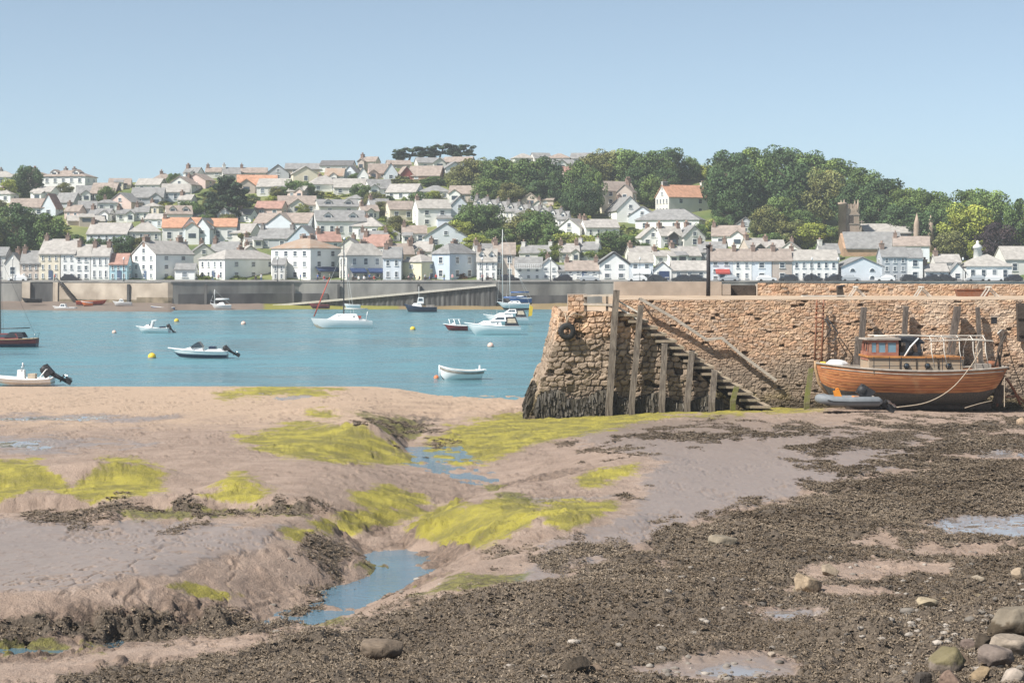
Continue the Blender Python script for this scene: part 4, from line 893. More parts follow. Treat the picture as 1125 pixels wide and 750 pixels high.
H(997.3, 1014, 309, 283, 273, 'L', 'white', 'slate', (1, 2), chim=0, label='narrow white house with black edges beside the grey one')
H(1016, 1042, 309, 298, 290, 'L', 'white', 'paleslate', (2, 1), chim=1, label='low white cottage right of the narrow white house')
H(1028, 1056, 307, 288, 280, 'L', 'offwhite', 'paleslate', (0, 0), chim=1, label='long pale roof with a brick chimney behind the low cottage')
H(1044, 1060, 309, 298, 289, 'G', 'white', 'slate', (1, 1), chim=0, label='white gabled shed between cottage and pavilion')
H(1062, 1112, 309, 293, 279, 'H', 'white', 'beigeroof', (4, 1), chim=1, chm='chimwhite', label='white pavilion with hipped roof and fat white chimney', name='pavilion', cat='pavilion')
H(985, 1024, 288, 270, 260, 'L', 'bluewhite', 'brownroof', (2, 1), chim=1, label='white house with pink-brown roof under the church pinnacles')
H(1104, 1160, 303, 285, 271, 'L', 'offwhite', 'beigeroof', (3, 1), chim=0, label='large beige roof cut by the right edge')
# --- low on the slope
H(96, 141, 277, 257, 245, 'L', 'bluewhite', 'paleslate', (5, 2), chim=1, label='long white block with bluish windows above the waterfront terrace')
H(140, 174, 276, 255, 243, 'H', 'offwhite', 'beigeroof', (4, 2), chim=1, label='hipped-roof off-white villa left of the orange roofs')
H(176, 218, 268, 250, 239, 'L', 'white', 'orangeroof', (3, 1), chim=1, label='orange-roofed house with a tall chimney at its left end')
H(199, 216, 268, 250, 239, 'G', 'bluewhite', 'slate', (1, 2), chim=0, label='pale gable standing before the orange roof')
H(217, 258, 266, 249, 240, 'L', 'white', 'orangeroof', (3, 1), chim=0, label='second orange-roofed house under the cedar')
H(216, 234, 268, 251, 240, 'G', 'bluewhite', 'slate', (1, 2), chim=0, label='right-hand pale gable with a small window by the orange roofs')
H(180, 208, 252, 235, 226, 'L', 'white', 'brownroof', (3, 1), chim=0, dormers=2, label='white house with two arched dormers above the orange roofs')
H(203, 236, 291, 280, 268, 'G', 'offwhite', 'slate', (1, 1), chim=1)
H(232, 262, 289, 276, 266, 'L', 'offwhite', 'slate', (2, 1), chim=1)
H(183, 204, 291, 278, 270, 'L', 'offwhite', 'slate', (2, 1), chim=2, chm='chimgrey')
H(258, 284, 291, 280, 270, 'G', 'offwhite', 'beigeroof', (1, 1), chim=1)
H(243, 281, 266, 256, 246, 'L', 'offwhite', 'paleslate', (2, 1), chim=0)
H(281, 344, 261, 245, 234, 'L', 'bluewhite', 'brownroof', (0, 0), chim=0, label='long pale blank-walled building with a rust-brown roof in mid slope')
H(284, 322, 274, 262, 251, 'L', 'greywall', 'slate', (2, 1), chim=2, chm='chimgrey')
H(318, 350, 276, 263, 248, 'G', 'bluewall', 'slate', (1, 1), chim=0, label='blue gable end above the ochre-roofed inn')
H(346, 372, 276, 265, 255, 'L', 'bluewhite', 'redroof', (2, 1), chim=2)
H(343, 398, 262, 243, 231, 'L', 'white', 'slate', (5, 1), chim=0, dormers=2, label='wide white building with gabled dormers and a long window band')
H(372, 398, 286, 272, 262, 'G', 'offwhite', 'slate', (1, 1), chim=1)
H(395, 425, 275, 263, 254, 'L', 'greywall', 'slate', (2, 1), chim=2)
H(399, 427, 288, 270, 258, 'L', 'offwhite', 'redroof', (2, 1), chim=1, label='house with a reddish roof just behind the blue-awning cafe')
H(389, 421, 262, 249, 238, 'H', 'white', 'paleslate', (2, 1), chim=1)
H(425, 452, 293, 279, 268, 'L', 'pinkwall', 'brownroof', (2, 1), chim=2)
H(449, 476, 291, 276, 266, 'L', 'offwhite', 'paleslate', (2, 1), chim=2)
H(464, 511, 273, 260, 245, 'G', 'bluewhite', 'slate', (2, 1), chim=0, dp=12, label='broad pale gabled house with a boxy roof turret', name='house')
H(441, 468, 268, 256, 248, 'L', 'white', 'brownroof', (2, 1), chim=1)
H(520, 545, 287, 276, 268, 'L', 'offwhite', 'slate', (1, 1), chim=2)
H(573, 608, 287, 278, 270, 'L', 'offwhite', 'slate', (2, 1), chim=2, chm='chimwhite')
H(614, 636, 288, 277, 268, 'L', 'offwhite', 'paleslate', (2, 1), chim=2)
H(636, 660, 287, 274, 266, 'L', 'white', 'slate', (2, 1), chim=2, chm='chimwhite')
H(690, 716, 287, 279, 271, 'L', 'offwhite', 'paleslate', (2, 1), chim=1)
H(736, 768, 290, 281, 271, 'L', 'white', 'paleslate', (2, 1), chim=1)
H(768, 800, 287, 277, 266, 'L', 'offwhite', 'slate', (2, 1), chim=2)
# --- halfway up
H(620, 645, 262, 250, 240, 'G', 'white', 'beigeroof', (1, 2), chim=1, dp=11)
H(640, 678, 262, 250, 241, 'L', 'white', 'paleslate', (4, 1), chim=1, label='low white house with grey roof and dormer below the tall cream house')
H(702, 728, 271, 261, 250, 'G', 'white', 'paleslate', (2, 1), chim=1)
H(722, 748, 272, 259, 249, 'L', 'white', 'beigeroof', (2, 2), chim=2)
H(747, 772, 272, 260, 248, 'G', 'offwhite', 'slate', (1, 1), chim=1)
H(784, 820, 272, 259, 248, 'L', 'white', 'brownroof', (2, 1), chim=2, label='white house with a steep brown roof and dark gable near the wood')
H(818, 842, 280, 272, 262, 'L', 'tanwall', 'paleslate', (2, 1), chim=1)
H(840, 862, 280, 272, 264, 'L', 'offwhite', 'paleslate', (2, 1), chim=1)
H(858, 884, 284, 276, 266, 'G', 'offwhite', 'beigeroof', (1, 1), chim=1)
H(900, 922, 287, 278, 268, 'L', 'offwhite', 'slate', (2, 1), chim=1, chm='chimwhite')
H(807, 836, 256, 249, 239, 'G', 'greywall', 'slate', (1, 1), chim=0)
H(703, 774, 254, 242, 229, 'H', 'white', 'slate', (4, 1), chim=0, label='wide white hall with a big hipped slate roof under the orange-roofed mansion', name='hall', cat='hall')
H(672, 703, 245, 231, 216, 'G', 'white', 'slate', (1, 1), chim=1, dp=14)
H(694, 724, 246, 237, 227, 'G', 'bluewhite', 'slate', (1, 1), chim=0, dp=10)
H(653, 698, 234, 209, 199, 'L', 'cream', 'brownroof', (2, 3), (2, 3), chim=1, xm=661, label='tall cream house with brown roof standing against the dark trees')
H(680, 698, 236, 211, 203, 'G', 'tanwall', 'brownroof', (1, 2), chim=1, label='narrow tan wing attached to the tall cream house')
H(722, 785, 236, 216, 203, 'L', 'offwhite', 'orangeroof', (4, 2), (2, 2), chim=3, chm='chimwhite', xm=735, label='pale mansion with bright orange roof and three pale chimneys', dormers=1, name='mansion', cat='mansion')
H(618, 640, 201, 192, 183, 'L', 'pinkwall', 'redroof', (2, 1), chim=0, label='small red-roofed house in a gap of the hilltop trees')
H(564, 614, 225, 220, 213, 'L', 'tanwall', 'brownroof', (3, 1), chim=0, label='long brown-roofed house behind the stepped white terrace')
for k in range(9):                           # the stepped terrace with its gabled bays
    x = 522 + k * 11.6; H(x, x + 11.2, 243 + k * 1.9, 227 + k * 1.7, 218 + k * 1.8, 'L', 'white' if k % 3 else 'offwhite', 'slate', (2, 2), chim=1, chm='chimgrey', dormers=1, name='terraced_house', cat='terraced house', group='stepped white terrace in mid slope',
      label=f"{['lowest-numbered leftmost','second','third','fourth','fifth','sixth','seventh','eighth','last and lowest'][k]} house along the stepped white terrace from the left".replace('lowest-numbered leftmost house along the stepped white terrace from the left','leftmost and highest house of the stepped white terrace'))
H(424, 453, 242, 230, 221, 'L', 'cream', 'brownroof', (2, 1), chim=0, label='small cream house with a brown roof above the pale gabled house')
H(455, 492, 249, 229, 219, 'L', 'white', 'beigeroof', (2, 2), chim=1, xm=None, label='white two-storey house with beige roof left of the white side gable')
H(488, 518, 244, 231, 216, 'G', 'bluewhite', 'slate', (1, 1), chim=0, label='white side gable joined to the beige-roofed house')
H(494, 526, 222, 213, 204, 'L', 'tanwall', 'brownroof', (3, 1), chim=0, label='bungalow with a tan roof edge near the bushy bank of trees')
H(460, 496, 219, 211, 203, 'H', 'white', 'slate', (3, 1), chim=0)
H(427, 462, 219, 211, 202, 'L', 'white', 'paleslate', (3, 1), chim=0)
H(402, 428, 215, 207, 197, 'L', 'white', 'slate', (2, 1), chim=0)
H(365, 402, 214, 206, 196, 'L', 'offwhite', 'beigeroof', (3, 1), chim=0)
H(335, 372, 211, 203, 192, 'H', 'white', 'paleslate', (2, 1), chim=1)
H(283, 318, 215, 205, 196, 'L', 'offwhite', 'beigeroof', (3, 1), chim=0)
H(303, 345, 234, 225, 215, 'L', 'offwhite', 'brownroof', (4, 1), chim=0)
H(345, 390, 236, 227, 219, 'L', 'offwhite', 'slate', (2, 1), chim=0, dormers=2)
H(281, 312, 238, 229, 221, 'L', 'pinkwall', 'redroof', (2, 1), chim=0)
H(425, 440, 255, 247, 239, 'L', 'offwhite', 'slate', (1, 1), chim=0)
# --- the skyline
H(-15, 16, 212, 195, 187, 'H', 'white', 'beigeroof', (3, 2), chim=1, chm='chimgrey', label='left wing of the big white hotel, cut by the picture edge', name='hotel', cat='hotel')
H(47, 97, 212, 194, 186, 'H', 'white', 'brownroof', (5, 2), (2, 2), chim=2, chm='chimgrey', label='big white hotel with tall chimneys high on the left', name='hotel', cat='hotel', dormers=2)
H(16, 47, 211, 192, 186, 'H', 'offwhite', 'brownroof', (3, 2), chim=2, chm='chimgrey', label='middle block of the white hotel behind the dark round tree', name='hotel', cat='hotel')
H(9, 48, 238, 228, 218, 'L', 'offwhite', 'brownroof', (3, 1), chim=0, label='low brown-roofed bungalow left of the red-edged gable')
H(46, 63, 238, 228, 213, 'G', 'bluewhite', 'redroof', (1, 1), chim=0, label='pale gable with red roof edges on the left slope')
H(62, 84, 230, 222, 212, 'L', 'greywall', 'slate', (2, 1), chim=0)
H(82, 104, 222, 213, 204, 'L', 'white', 'slate', (2, 1), chim=0)
H(100, 128, 222, 212, 201, 'L', 'darkwall', 'brownroof', (2, 1), chim=0, label='dark timber-fronted house high on the left slope')
H(118, 142, 208, 203, 196, 'L', 'cream', 'brownroof', (2, 1), chim=0)
H(84, 104, 238, 229, 221, 'L', 'bluewhite', 'slate', (2, 1), chim=0)
H(70, 110, 247, 243, 237, 'L', 'tanwall', 'beigeroof', (0, 0), chim=0, label='long low beige roof under the grey houses at left')
H(122, 150, 230, 222, 212, 'G', 'pinkwall', 'slate', (1, 1), chim=0)
H(143, 178, 226, 217, 206, 'L', 'greywall', 'slate', (2, 1), chim=0)
H(150, 178, 210, 203, 196, 'L', 'offwhite', 'beigeroof', (2, 1), chim=0)
H(176, 206, 221, 211, 202, 'L', 'bluewhite', 'beigeroof', (3, 1), chim=0)
H(186, 214, 212, 203, 194, 'G', 'offwhite', 'brownroof', (2, 1), chim=1)
H(203, 220, 197, 190, 184, 'L', 'white', 'slate', (2, 1), chim=1)
H(206, 230, 207, 198, 191, 'G', 'pinkwall', 'brownroof', (1, 1), chim=0)
H(243, 262, 198, 191, 184, 'L', 'offwhite', 'slate', (1, 1), chim=1, chm='chimwhite')
H(258, 302, 211, 204, 192, 'L', 'tanwall', 'orangeroof', (3, 1), chim=0, label='long terracotta roof right of the cedar near the skyline')
H(225, 250, 194, 189, 184, 'L', 'offwhite', 'brownroof', (1, 1), chim=1)
H(262, 292, 195, 190, 184, 'L', 'offwhite', 'brownroof', (1, 1), chim=1)
H(292, 316, 199, 190, 181, 'G', 'greywall', 'darkslate', (1, 1), chim=0)
H(318, 346, 201, 191, 183, 'G', 'cream', 'beigeroof', (1, 1), chim=0)
H(312, 352, 191, 186, 179, 'L', 'tanwall', 'slate', (2, 1), chim=0)
H(352, 388, 191, 182, 176, 'L', 'white', 'darkslate', (2, 1), chim=0, label='flat-looking white house with a dark roof edge on the skyline')
H(357, 378, 202, 193, 185, 'L', 'offwhite', 'ochreroof', (2, 1), chim=0)
H(376, 396, 200, 193, 182, 'G', 'bluewhite', 'slate', (1, 1), chim=0)
H(392, 404, 204, 193, 184, 'G', 'white', 'slate', (1, 1), chim=0, label='narrow white gable with a balcony left of the red-gabled house')
H(404, 424, 196, 190, 180, 'L', 'pinkwall', 'brownroof', (2, 1), chim=0)
H(421, 436, 199, 190, 179, 'G', 'bluewhite', 'redroof', (1, 1), chim=0)
H(436, 452, 198, 193, 183, 'G', 'redgable', 'brownroof', (1, 1), chim=0, label='gable painted red under a brown roof near the skyline')
H(450, 486, 198, 193, 182, 'L', 'brickwall', 'brownroof', (2, 1), chim=0, label='wide brown roof right of the red gable on the skyline')
H(424, 450, 186, 181, 176, 'L', 'tanwall', 'brownroof', (2, 1), chim=0)
H(456, 486, 185, 179, 173, 'L', 'offwhite', 'slate', (2, 1), chim=0)
H(486, 508, 196, 185, 178, 'G', 'white', 'slate', (1, 1), chim=0)
H(488, 520, 184, 178, 172, 'L', 'tanwall', 'brownroof', (2, 1), chim=0)
for k, (a, c) in enumerate([(563, 586), (584, 604), (602, 628), (628, 652), (650, 674), (674, 692)]):
    H(a, c, 179, 174, 168, 'L' if k % 2 else 'H', 'offwhite', ['beigeroof', 'slate', 'brownroof', 'slate', 'beigeroof', 'slate'][k], (2, 1), chim=0)
H(596, 630, 186, 181, 175, 'L', 'tanwall', 'slate', (2, 1), chim=0)

# more houses of the crowded hillside, standing where the slope still shows bare ground
FILLED = []
def fill_houses():
    r = random.Random(21); rows = []
    for b in range(292, 186, -8): rows.append(b)
    TREEZ = [(490, 165, 625, 232), (618, 165, 800, 250), (498, 225, 560, 290), (545, 240, 705, 290), (-40, 225, 70, 288), (222, 196, 282, 244), (780, 160, 1130, 290), (70, 258, 150, 290), (500, 205, 530, 290)]
    for b in rows:
        x = -40 + r.uniform(0, 12)
        while x < 790:
            w = r.uniform(14, 25); sk = float(np.interp(x + w / 2, SKY_PX, SKY_PY)); wh = r.uniform(7.5, 10.5); rh = r.uniform(4.8, 7); bb = b + r.uniform(-3, 3)
            rt = bb - wh - rh; ok = bb > sk + 5
            if ok:
                for z in TREEZ:
                    if x + w > z[0] and x < z[2] and bb > z[1] and bb < z[3]: ok = False; break
            if ok:
                for h in HOUSES + FILLED:
                    ox = min(x + w, h['x1']) - max(x, h['x0']); oy = min(bb, h['base']) - max(rt, h['rt'])
                    if ox > 0 and oy > 0 and ox * oy > .30 * min(w * (wh + rh), (h['x1'] - h['x0']) * (h['base'] - h['rt'])): ok = False; break
                    if ox > w * .3 and abs(bb - h['base']) < 4: ok = False; break
            if ok:
                k = r.choice(['L', 'L', 'G', 'L', 'H'])
                if k == 'G': w *= .75
                FILLED.append(dict(x0=x, x1=x + w, base=bb, wt=bb - wh, rt=rt, kind=k, wm=r.choice(['white', 'offwhite', 'white', 'cream', 'bluewhite', 'offwhite', 'pinkwall']), rm=r.choice(['slate', 'paleslate', 'beigeroof', 'brownroof', 'slate', 'paleslate', 'slate']), wf=(3 if w > 24 else 2, 1), ws=(1, 1), chim=r.choice([0, 1, 1]), label=None, xm=None, dp=None, name='house', cat='house', kw={}))
                x += w + r.uniform(0, 6)
            else: x += 5
fill_houses()
HOUSES.extend(FILLED)

LANDMARKS = [(250, 225, 'the big cedar'), (72, 200, 'the white hotel'), (35, 258, 'the large dark trees'), (218, 250, 'the orange roofs'), (445, 192, 'the red gable'), (488, 262, 'the turreted gable'), (575, 240, 'the stepped terrace'), (675, 215, 'the tall cream house'), (753, 215, 'the orange-roofed mansion'), (950, 255, 'the church'), (332, 262, 'the ochre-roofed inn'), (400, 262, 'the blue-awning cafe'), (640, 298, 'the chimney cluster'), (850, 295, 'the waterfront terrace'), (370, 245, 'the dormered white building'), (620, 172, 'the hilltop trees')]
def auto_labels():
    groups = {}
    for h in HOUSES:
        if h['label']: continue
        cx, cy = (h['x0'] + h['x1']) / 2, (h['base'] + h['rt']) / 2
        lm = min(LANDMARKS, key=lambda l: abs(l[0] - cx) + 1.4 * abs(l[1] - cy)); b = h['base']
        dx, dy = cx - lm[0], cy - lm[1]
        side = ('above' if dy < 0 else 'below') if abs(dx) < 14 else ('up and ' if dy < -22 else 'down and ' if dy > 22 else '') + ('left of' if dx < 0 else 'right of')
        form = 'gabled' if h['kind'] == 'G' else 'hip-roofed' if h['kind'] == 'H' else 'long'
        w = 'low' if (b - h['wt']) < 11 else 'tall'
        t = f"{WALLWORD[h['wm']]} {form} house with {ROOFWORD[h['rm']]} roof, {side} {lm[2]}"
        groups.setdefault(t, []).append(h)
    for t, hs in groups.items():
        hs.sort(key=lambda h: h['x0'])
        for i, h in enumerate(hs): h['label'] = t if len(hs) == 1 else (['first', 'second', 'third', 'fourth', 'fifth', 'sixth'][i] + ' from the left: ' + t)
auto_labels()
def place_houses():
    made = {}
    for h in HOUSES:
        D_ = town_D(h['base']); k = D_ / FPX; Hw = (h['base'] - h['wt']) * k; Hr = (h['wt'] - h['rt']) * k; z = EYE + (HZ - h['base']) * k
        kw = dict(h['kw']); wf, ws = h['wf'], h['ws']
        if h['base'] < 304: kw.setdefault('group', 'houses on the hillside')
        else: kw.setdefault('group', 'houses along the waterfront')
        if h['xm'] is not None:
            th = R(38); w1 = (h['xm'] - h['x0']) * k; w2 = (h['x1'] - h['xm']) * k; Wd, Dp = w1 / math.cos(th), w2 / math.sin(th)
            if w1 < w2 * .6: th = R(62) if w1 < w2 * .45 else R(52); Wd, Dp = w1 / math.cos(th), w2 / math.sin(th)
            c = at(h['xm'], h['base'], D_); off = Matrix.Rotation(-th, 3, 'Z') @ Vector((Wd / 2, -Dp / 2, 0)); loc = Vector((c.x, c.y, z)) - off; yaw = -th
            kind = h['kind']
            if kind == 'L' and Dp > Wd * 1.3: kind = 'G'
            o = build_house(h['name'], h['label'], h['cat'], loc, yaw, Wd, Dp, Hw, Hr, kind, h['wm'], h['rm'], wf, ws, h['chim'], **kw)
        else:
            Wd = (h['x1'] - h['x0']) * k; Dp = h['dp'] or max(5., min(9.5, Wd * .85 if h['kind'] != 'G' else Wd * 1.1)); c = at((h['x0'] + h['x1']) / 2, h['base'], D_)
            yaw = random.uniform(-.03, .03) if h['base'] > 300 else random.choice((-1, 1)) * random.uniform(.05, .32)
            if 'terraced' in h['name']: yaw = -.25
            o = build_house(h['name'], h['label'], h['cat'], (c.x, c.y + Dp / 2, z), yaw, Wd, Dp, Hw, Hr, h['kind'], h['wm'], h['rm'], wf, ws, h['chim'], **kw)
        made[h['label']] = (o, Wd if h['xm'] is None else (Wd, Dp), Dp, Hw, Hr)
    return made
MADE = place_houses()
def extras():
    def awn(o, c, w, m, rz=0):
        b = MB(); b.add([(-w / 2, 0, .35), (w / 2, 0, .35), (w / 2, -1.5, -.45), (-w / 2, -1.5, -.45), (-w / 2, 0, .28), (w / 2, 0, .28), (w / 2, -1.5, -.75), (-w / 2, -1.5, -.75)], [(0, 1, 2, 3), (2, 3, 7, 6), (0, 3, 7, 4), (1, 2, 6, 5), (4, 5, 6, 7)]); a = b.build('awning', m, o); a.location = c; a.rotation_euler = (0, 0, rz)
    o, wd, dp, hw, hr = MADE['tall white inn with ochre hipped roof and blue awning']; awn(o, (wd[0] / 2 + .03, 0, 2.6), wd[1] * .72, 'awning', PI / 2)
    o, wd, dp, hw, hr = MADE['white hipped-roof cafe house with two dark blue awnings']
    for s in (-.23, .24): awn(o, (wd[0] / 2 + .03, s * wd[1], 2.3), wd[1] * .4, 'awning', PI / 2)
    o, wd, dp, hw, hr = MADE['bluish shop house with a white awning right of the big gable']; awn(o, (0, -dp / 2 - .03, 2.1), wd * .75, 'awningwhite')
    o, wd, dp, hw, hr = MADE['end house of the right-hand terrace, bluish with brown roof']; awn(o, (.3, -dp / 2 - .03, 2.3), wd * .6, 'awningred')
    o, wd, dp, hw, hr = MADE['white balconied house with pale slate roof by the slipway head']
    b = MB(); 
    for z in (2.6,): b.box((0, -dp / 2 - .6, z), (wd * .95, 1.2, .15)); b.box((0, -dp / 2 - 1.15, z + .95), (wd * .95, .07, .07))
    for i in range(13): b.box((-wd * .47 + wd * .94 * i / 12, -dp / 2 - 1.15, z + .5), (.06, .06, .9))
    b.build('balcony', 'frame', o)
    o, wd, dp, hw, hr = MADE['small white gabled shop with a blue garage door']; b = MB(); b.box((.3, -dp / 2 - .03, 1.0), (2.2, .1, 2.0)); b.build('garage_door', 'awning', o)
    o, wd, dp, hw, hr = MADE['broad pale gabled house with a boxy roof turret']; b = MB(); b.box((0, 1, hw + hr), (3.6, 3.6, 2.4)); t = b.build('turret', 'bluewhite', o); b = MB(); b.box((0, 1, hw + hr + 1.3), (4.1, 4.1, .25)); b.build('turret_roof', 'paleslate', t)
    o, wd, dp, hw, hr = MADE['big white gabled house with black bargeboards facing the river']
    b = MB(); a = wd / 2
    for s in (-1, 1): b.add([(s * (a + .28), -dp / 2 - .26, hw - .25), (0, -dp / 2 - .26, hw + hr + .1), (0, -dp / 2 - .26, hw + hr - .3), (s * (a + .28), -dp / 2 - .26, hw - .65), (s * (a + .28), -dp / 2 - .18, hw - .25), (0, -dp / 2 - .18, hw + hr + .1), (0, -dp / 2 - .18, hw + hr - .3), (s * (a + .28), -dp / 2 - .18, hw - .65)], [(0, 1, 2, 3), (7, 6, 5, 4), (0, 1, 5, 4), (2, 3, 7, 6)])
    b.build('bargeboard', 'blackpaint', o)
    o, wd, dp, hw, hr = MADE['white pavilion with hipped roof and fat white chimney']; b = MB(); b.lathe([(.95, hw + hr * .3), (.85, hw + hr + 1.2), (1.05, hw + hr + 1.3), (1.0, hw + hr + 1.7), (.3, hw + hr + 2.3), (.3, hw + hr + 2.8), (.02, hw + hr + 3)], (-wd * .15, 0, 0), n=12); b.build('cupola', 'chimwhite', o)
extras()

# ---------------------------------------------------------------- church
def church():
    D_ = 436; k = D_ / FPX; o = thing('church', 'brown stone church with square battlemented tower and spiked pinnacles below the wood', 'church', at(960, 284, D_)); loc = Vector(o.location)
    M['church_stone'] = mat('church_stone', (.36, .275, .21), .95, .2, .6, .4, col2=(.46, .36, .28)); M['church_dark'] = mat('church_dark', (.27, .225, .185), .95, .2, .6, .4)
    def X(px): return (px - 960) * k
    def Z(py): return (284 - py) * k
    b = MB(); x0, x1 = X(926), X(944); b.box(((x0 + x1) / 2, 2, Z(229) / 2 - 1), (x1 - x0, x1 - x0, Z(229) + 2)); t = b.build('tower', 'church_stone', o)
    b = MB()
    for i in range(5):
        u = x0 + (x1 - x0) * (i + .5) / 5
        for y in (-1, 1): b.box((u, 2 + y * (x1 - x0 - .5) / 2, Z(229) + .55), (.45, .5, 1.1))
        for xx in (x0 + .25, x1 - .25): b.box((xx, 2 + (u - (x0 + x1) / 2) * .8, Z(229) + .45), (.5, .45, .9))
    b.build('battlement', 'church_stone', t)
    for xx in (x0 + .3, x1 - .3):
        for yy in (-1, 1): b = MB(); b.tube([(xx, 2 + yy * (x1 - x0) / 2, Z(232)), (xx, 2 + yy * (x1 - x0) / 2, Z(226)), (xx, 2 + yy * (x1 - x0) / 2, Z(219))], [.35, .32, .04], n=6); b.build('pinnacle', 'church_stone', t)
    b = MB(); b.box(((x0 + x1) / 2, 2 - (x1 - x0) / 2 - .02, Z(241)), (1.1, .1, 2.2)); b.build('belfry_opening', 'darktimber', t)
    b = MB(); b.tube([(x0 - .1, 2 - (x1 - x0) / 2, -1), (x0 - .1, 2 - (x1 - x0) / 2, Z(225)), (x0 - .1, 2 - (x1 - x0) / 2, Z(224.9)), (x0 - .1, 2 - (x1 - x0) / 2, Z(222.5))], [1.0, .95, 1.1, 1.1], n=8); b.build('stair_turret', 'church_stone', t)
    for zz in (Z(246), Z(236)): b = MB(); b.box(((x0 + x1) / 2, 2, zz), (x1 - x0 + .25, x1 - x0 + .25, .3)); b.build('string_course', 'church_dark', t)
    # nave and pale roof
    y0, y1 = 2, 12; X2 = lambda px: (px - 562.5) * 441 / FPX - loc.x; xa, xb = X2(948), X2(1022)
    b = MB(); b.prism([(y0, -1), (y1, -1), (y1, Z(256)), ((y0 + y1) / 2, Z(246) - .1), (y0, Z(256))], xa, xb, axis='x'); nv = b.build('nave', 'church_dark', o)
    b = MB(); b.prism([(y0 - .3, Z(256) - .1), ((y0 + y1) / 2, Z(246)), (y1 + .3, Z(256) - .1), (y1 + .3, Z(256) + .15), ((y0 + y1) / 2, Z(246) + .25), (y0 - .3, Z(256) + .15)], xa - .2, xb - .4, axis='x'); b.build('roof', 'beigeroof', o)
    for px in (978, 985, 992, 999): b = MB(); b.box((X2(px), y0 - .02, Z(261)), (.9, .12, 1.7)); b.build('window', 'glass', nv)
    for px, tip in ((1007, 234), (1023, 236)): b = MB(); yy = -.2 if px < 1010 else .4; b.tube([(X(px), yy, 0), (X(px), yy, Z(250)), (X(px), yy, Z(246)), (X(px), yy, Z(tip))], [.85, .75, .7, .04], n=6); b.build('pinnacle', 'church_stone', o)
    b = MB(); b.tube([(X(953), 7, Z(247)), (X(953), 7, Z(241))], .2, n=4); b.box((X(953), 7, Z(243)), (1.1, .25, .25)); b.build('cross', 'church_dark', o)
    # lower aisle with the gable end of orange stone
    ya, yb = -7, 1.8; xa, xb = X(921), X(985)
    b = MB(); b.prism([(ya, -2), (yb, -2), (yb, Z(273)), ((ya + yb) / 2, Z(256) - .1), (ya, Z(273))], xa, xb, axis='x'); a = b.build('aisle', mat('church_tan', (.44, .29, .19), .95, .2, .7, .4), o)
    b = MB(); b.prism([(ya - .3, Z(273) - .3), ((ya + yb) / 2, Z(256)), (yb + .1, Z(273) - .3), (yb + .1, Z(273)), ((ya + yb) / 2, Z(256) + .25), (ya - .3, Z(273))], xa + .5, xb + .2, axis='x'); b.build('aisle_roof', 'slate', a)
church()
# ================================================================ TREES
TONES = dict(fresh=(.135, .195, .058), dark=(.065, .108, .042), mid=(.105, .160, .050), olive=(.165, .172, .062), lime=(.255, .285, .055), purple=(.050, .036, .040), pine=(.045, .072, .038), rust=(.16, .085, .045), hedge=(.18, .23, .055))
_cr = {}
def crown_mesh(kind, tone, seed):
    key = (kind, tone, seed)
    if key in _cr: return _cr[key]
    r = np.random.default_rng(seed * 7 + len(kind)); base = np.array(TONES[tone]); B = []
    if kind == 'broad':
        for k in range(50):
            a = r.uniform(0, 2 * PI); u = r.uniform(-1, 1); rr = math.sqrt(max(0, 1 - u * u)) * (1 if u > 0 else .92); q = r.uniform(.6, 1.06)
            B.append((np.array((math.cos(a) * rr * .40 * q, math.sin(a) * rr * .40 * q, (.54 + u * .40 * q) if u > 0 else (.54 + u * .42 * q))), r.uniform(.10, .185)))
        n, ls, flat = 190, .0205, .85
    elif kind == 'bush':
        for k in range(24):
            a = r.uniform(0, 2 * PI); q = math.sqrt(r.random()); B.append((np.array((math.cos(a) * .42 * q, math.sin(a) * .42 * q, .12 + .62 * (1 - q * q) * r.uniform(.4, 1))), r.uniform(.10, .19)))
        n, ls, flat = 90, .045, .9
    elif kind == 'cedar':
        for k in range(75):
            z = r.uniform(.12, .97); rad = .5 * (1 - .55 * abs(z - .35) / .65) * (1 if z < .75 else (1.05 - z) / .3); a = r.uniform(0, 2 * PI); q = r.uniform(.2, 1)
            B.append((np.array((math.cos(a) * rad * q, math.sin(a) * rad * q, z)), r.uniform(.07, .12)))
        n, ls, flat = 120, .024, .55
    elif kind == 'wind':
        for k in range(44):
            q = r.uniform(-.46, .46); B.append((np.array((q, r.uniform(-.2, .2), .22 + .55 * r.random() - .6 * q * q + .2 * q)), r.uniform(.09, .16)))
        n, ls, flat = 120, .028, .55
    else:                                    # palm-like: stiff leaf heads
        for k in range(7): B.append((np.array((r.uniform(-.3, .3), r.uniform(-.2, .2), r.uniform(.6, .9))), .18))
        n, ls, flat = 110, .05, .8
    V = []; C = []
    for c, R_ in B:
        d = r.normal(0, 1, (n, 3)); d /= np.linalg.norm(d, axis=1)[:, None]; rad = R_ * r.uniform(.6, 1.08, n) ** .5
        p = c + d * rad[:, None] * np.array((1, 1, flat)); nn = d + r.normal(0, .55, (n, 3)); nn /= np.linalg.norm(nn, axis=1)[:, None]
        t = np.cross(nn, r.normal(0, 1, (n, 3))); t /= np.linalg.norm(t, axis=1)[:, None]; b = np.cross(nn, t); s = ls * r.uniform(.6, 1.5, n)[:, None]
        V.append(np.stack([p - t * s, p + b * s * .7, p + t * s, p - b * s * .7], 1)); tonek = base * r.uniform(.62, 1.45) * (np.array((1.15, 1.05, .9)) if r.random() < .2 else 1)
        C.append(np.repeat((tonek * r.uniform(.75, 1.3, (n, 1)))[:, None], 4, 1))
    V = np.concatenate(V).reshape(-1, 3); C = np.concatenate(C).reshape(-1, 3)
    o = np_mesh('crown', V, np.arange(len(V)).reshape(-1, 4), M['leaf'], cols=np.clip(C, 0, 1)); me = o.data; bpy.data.objects.remove(o)
    _cr[key] = me; return me
_tk = {}
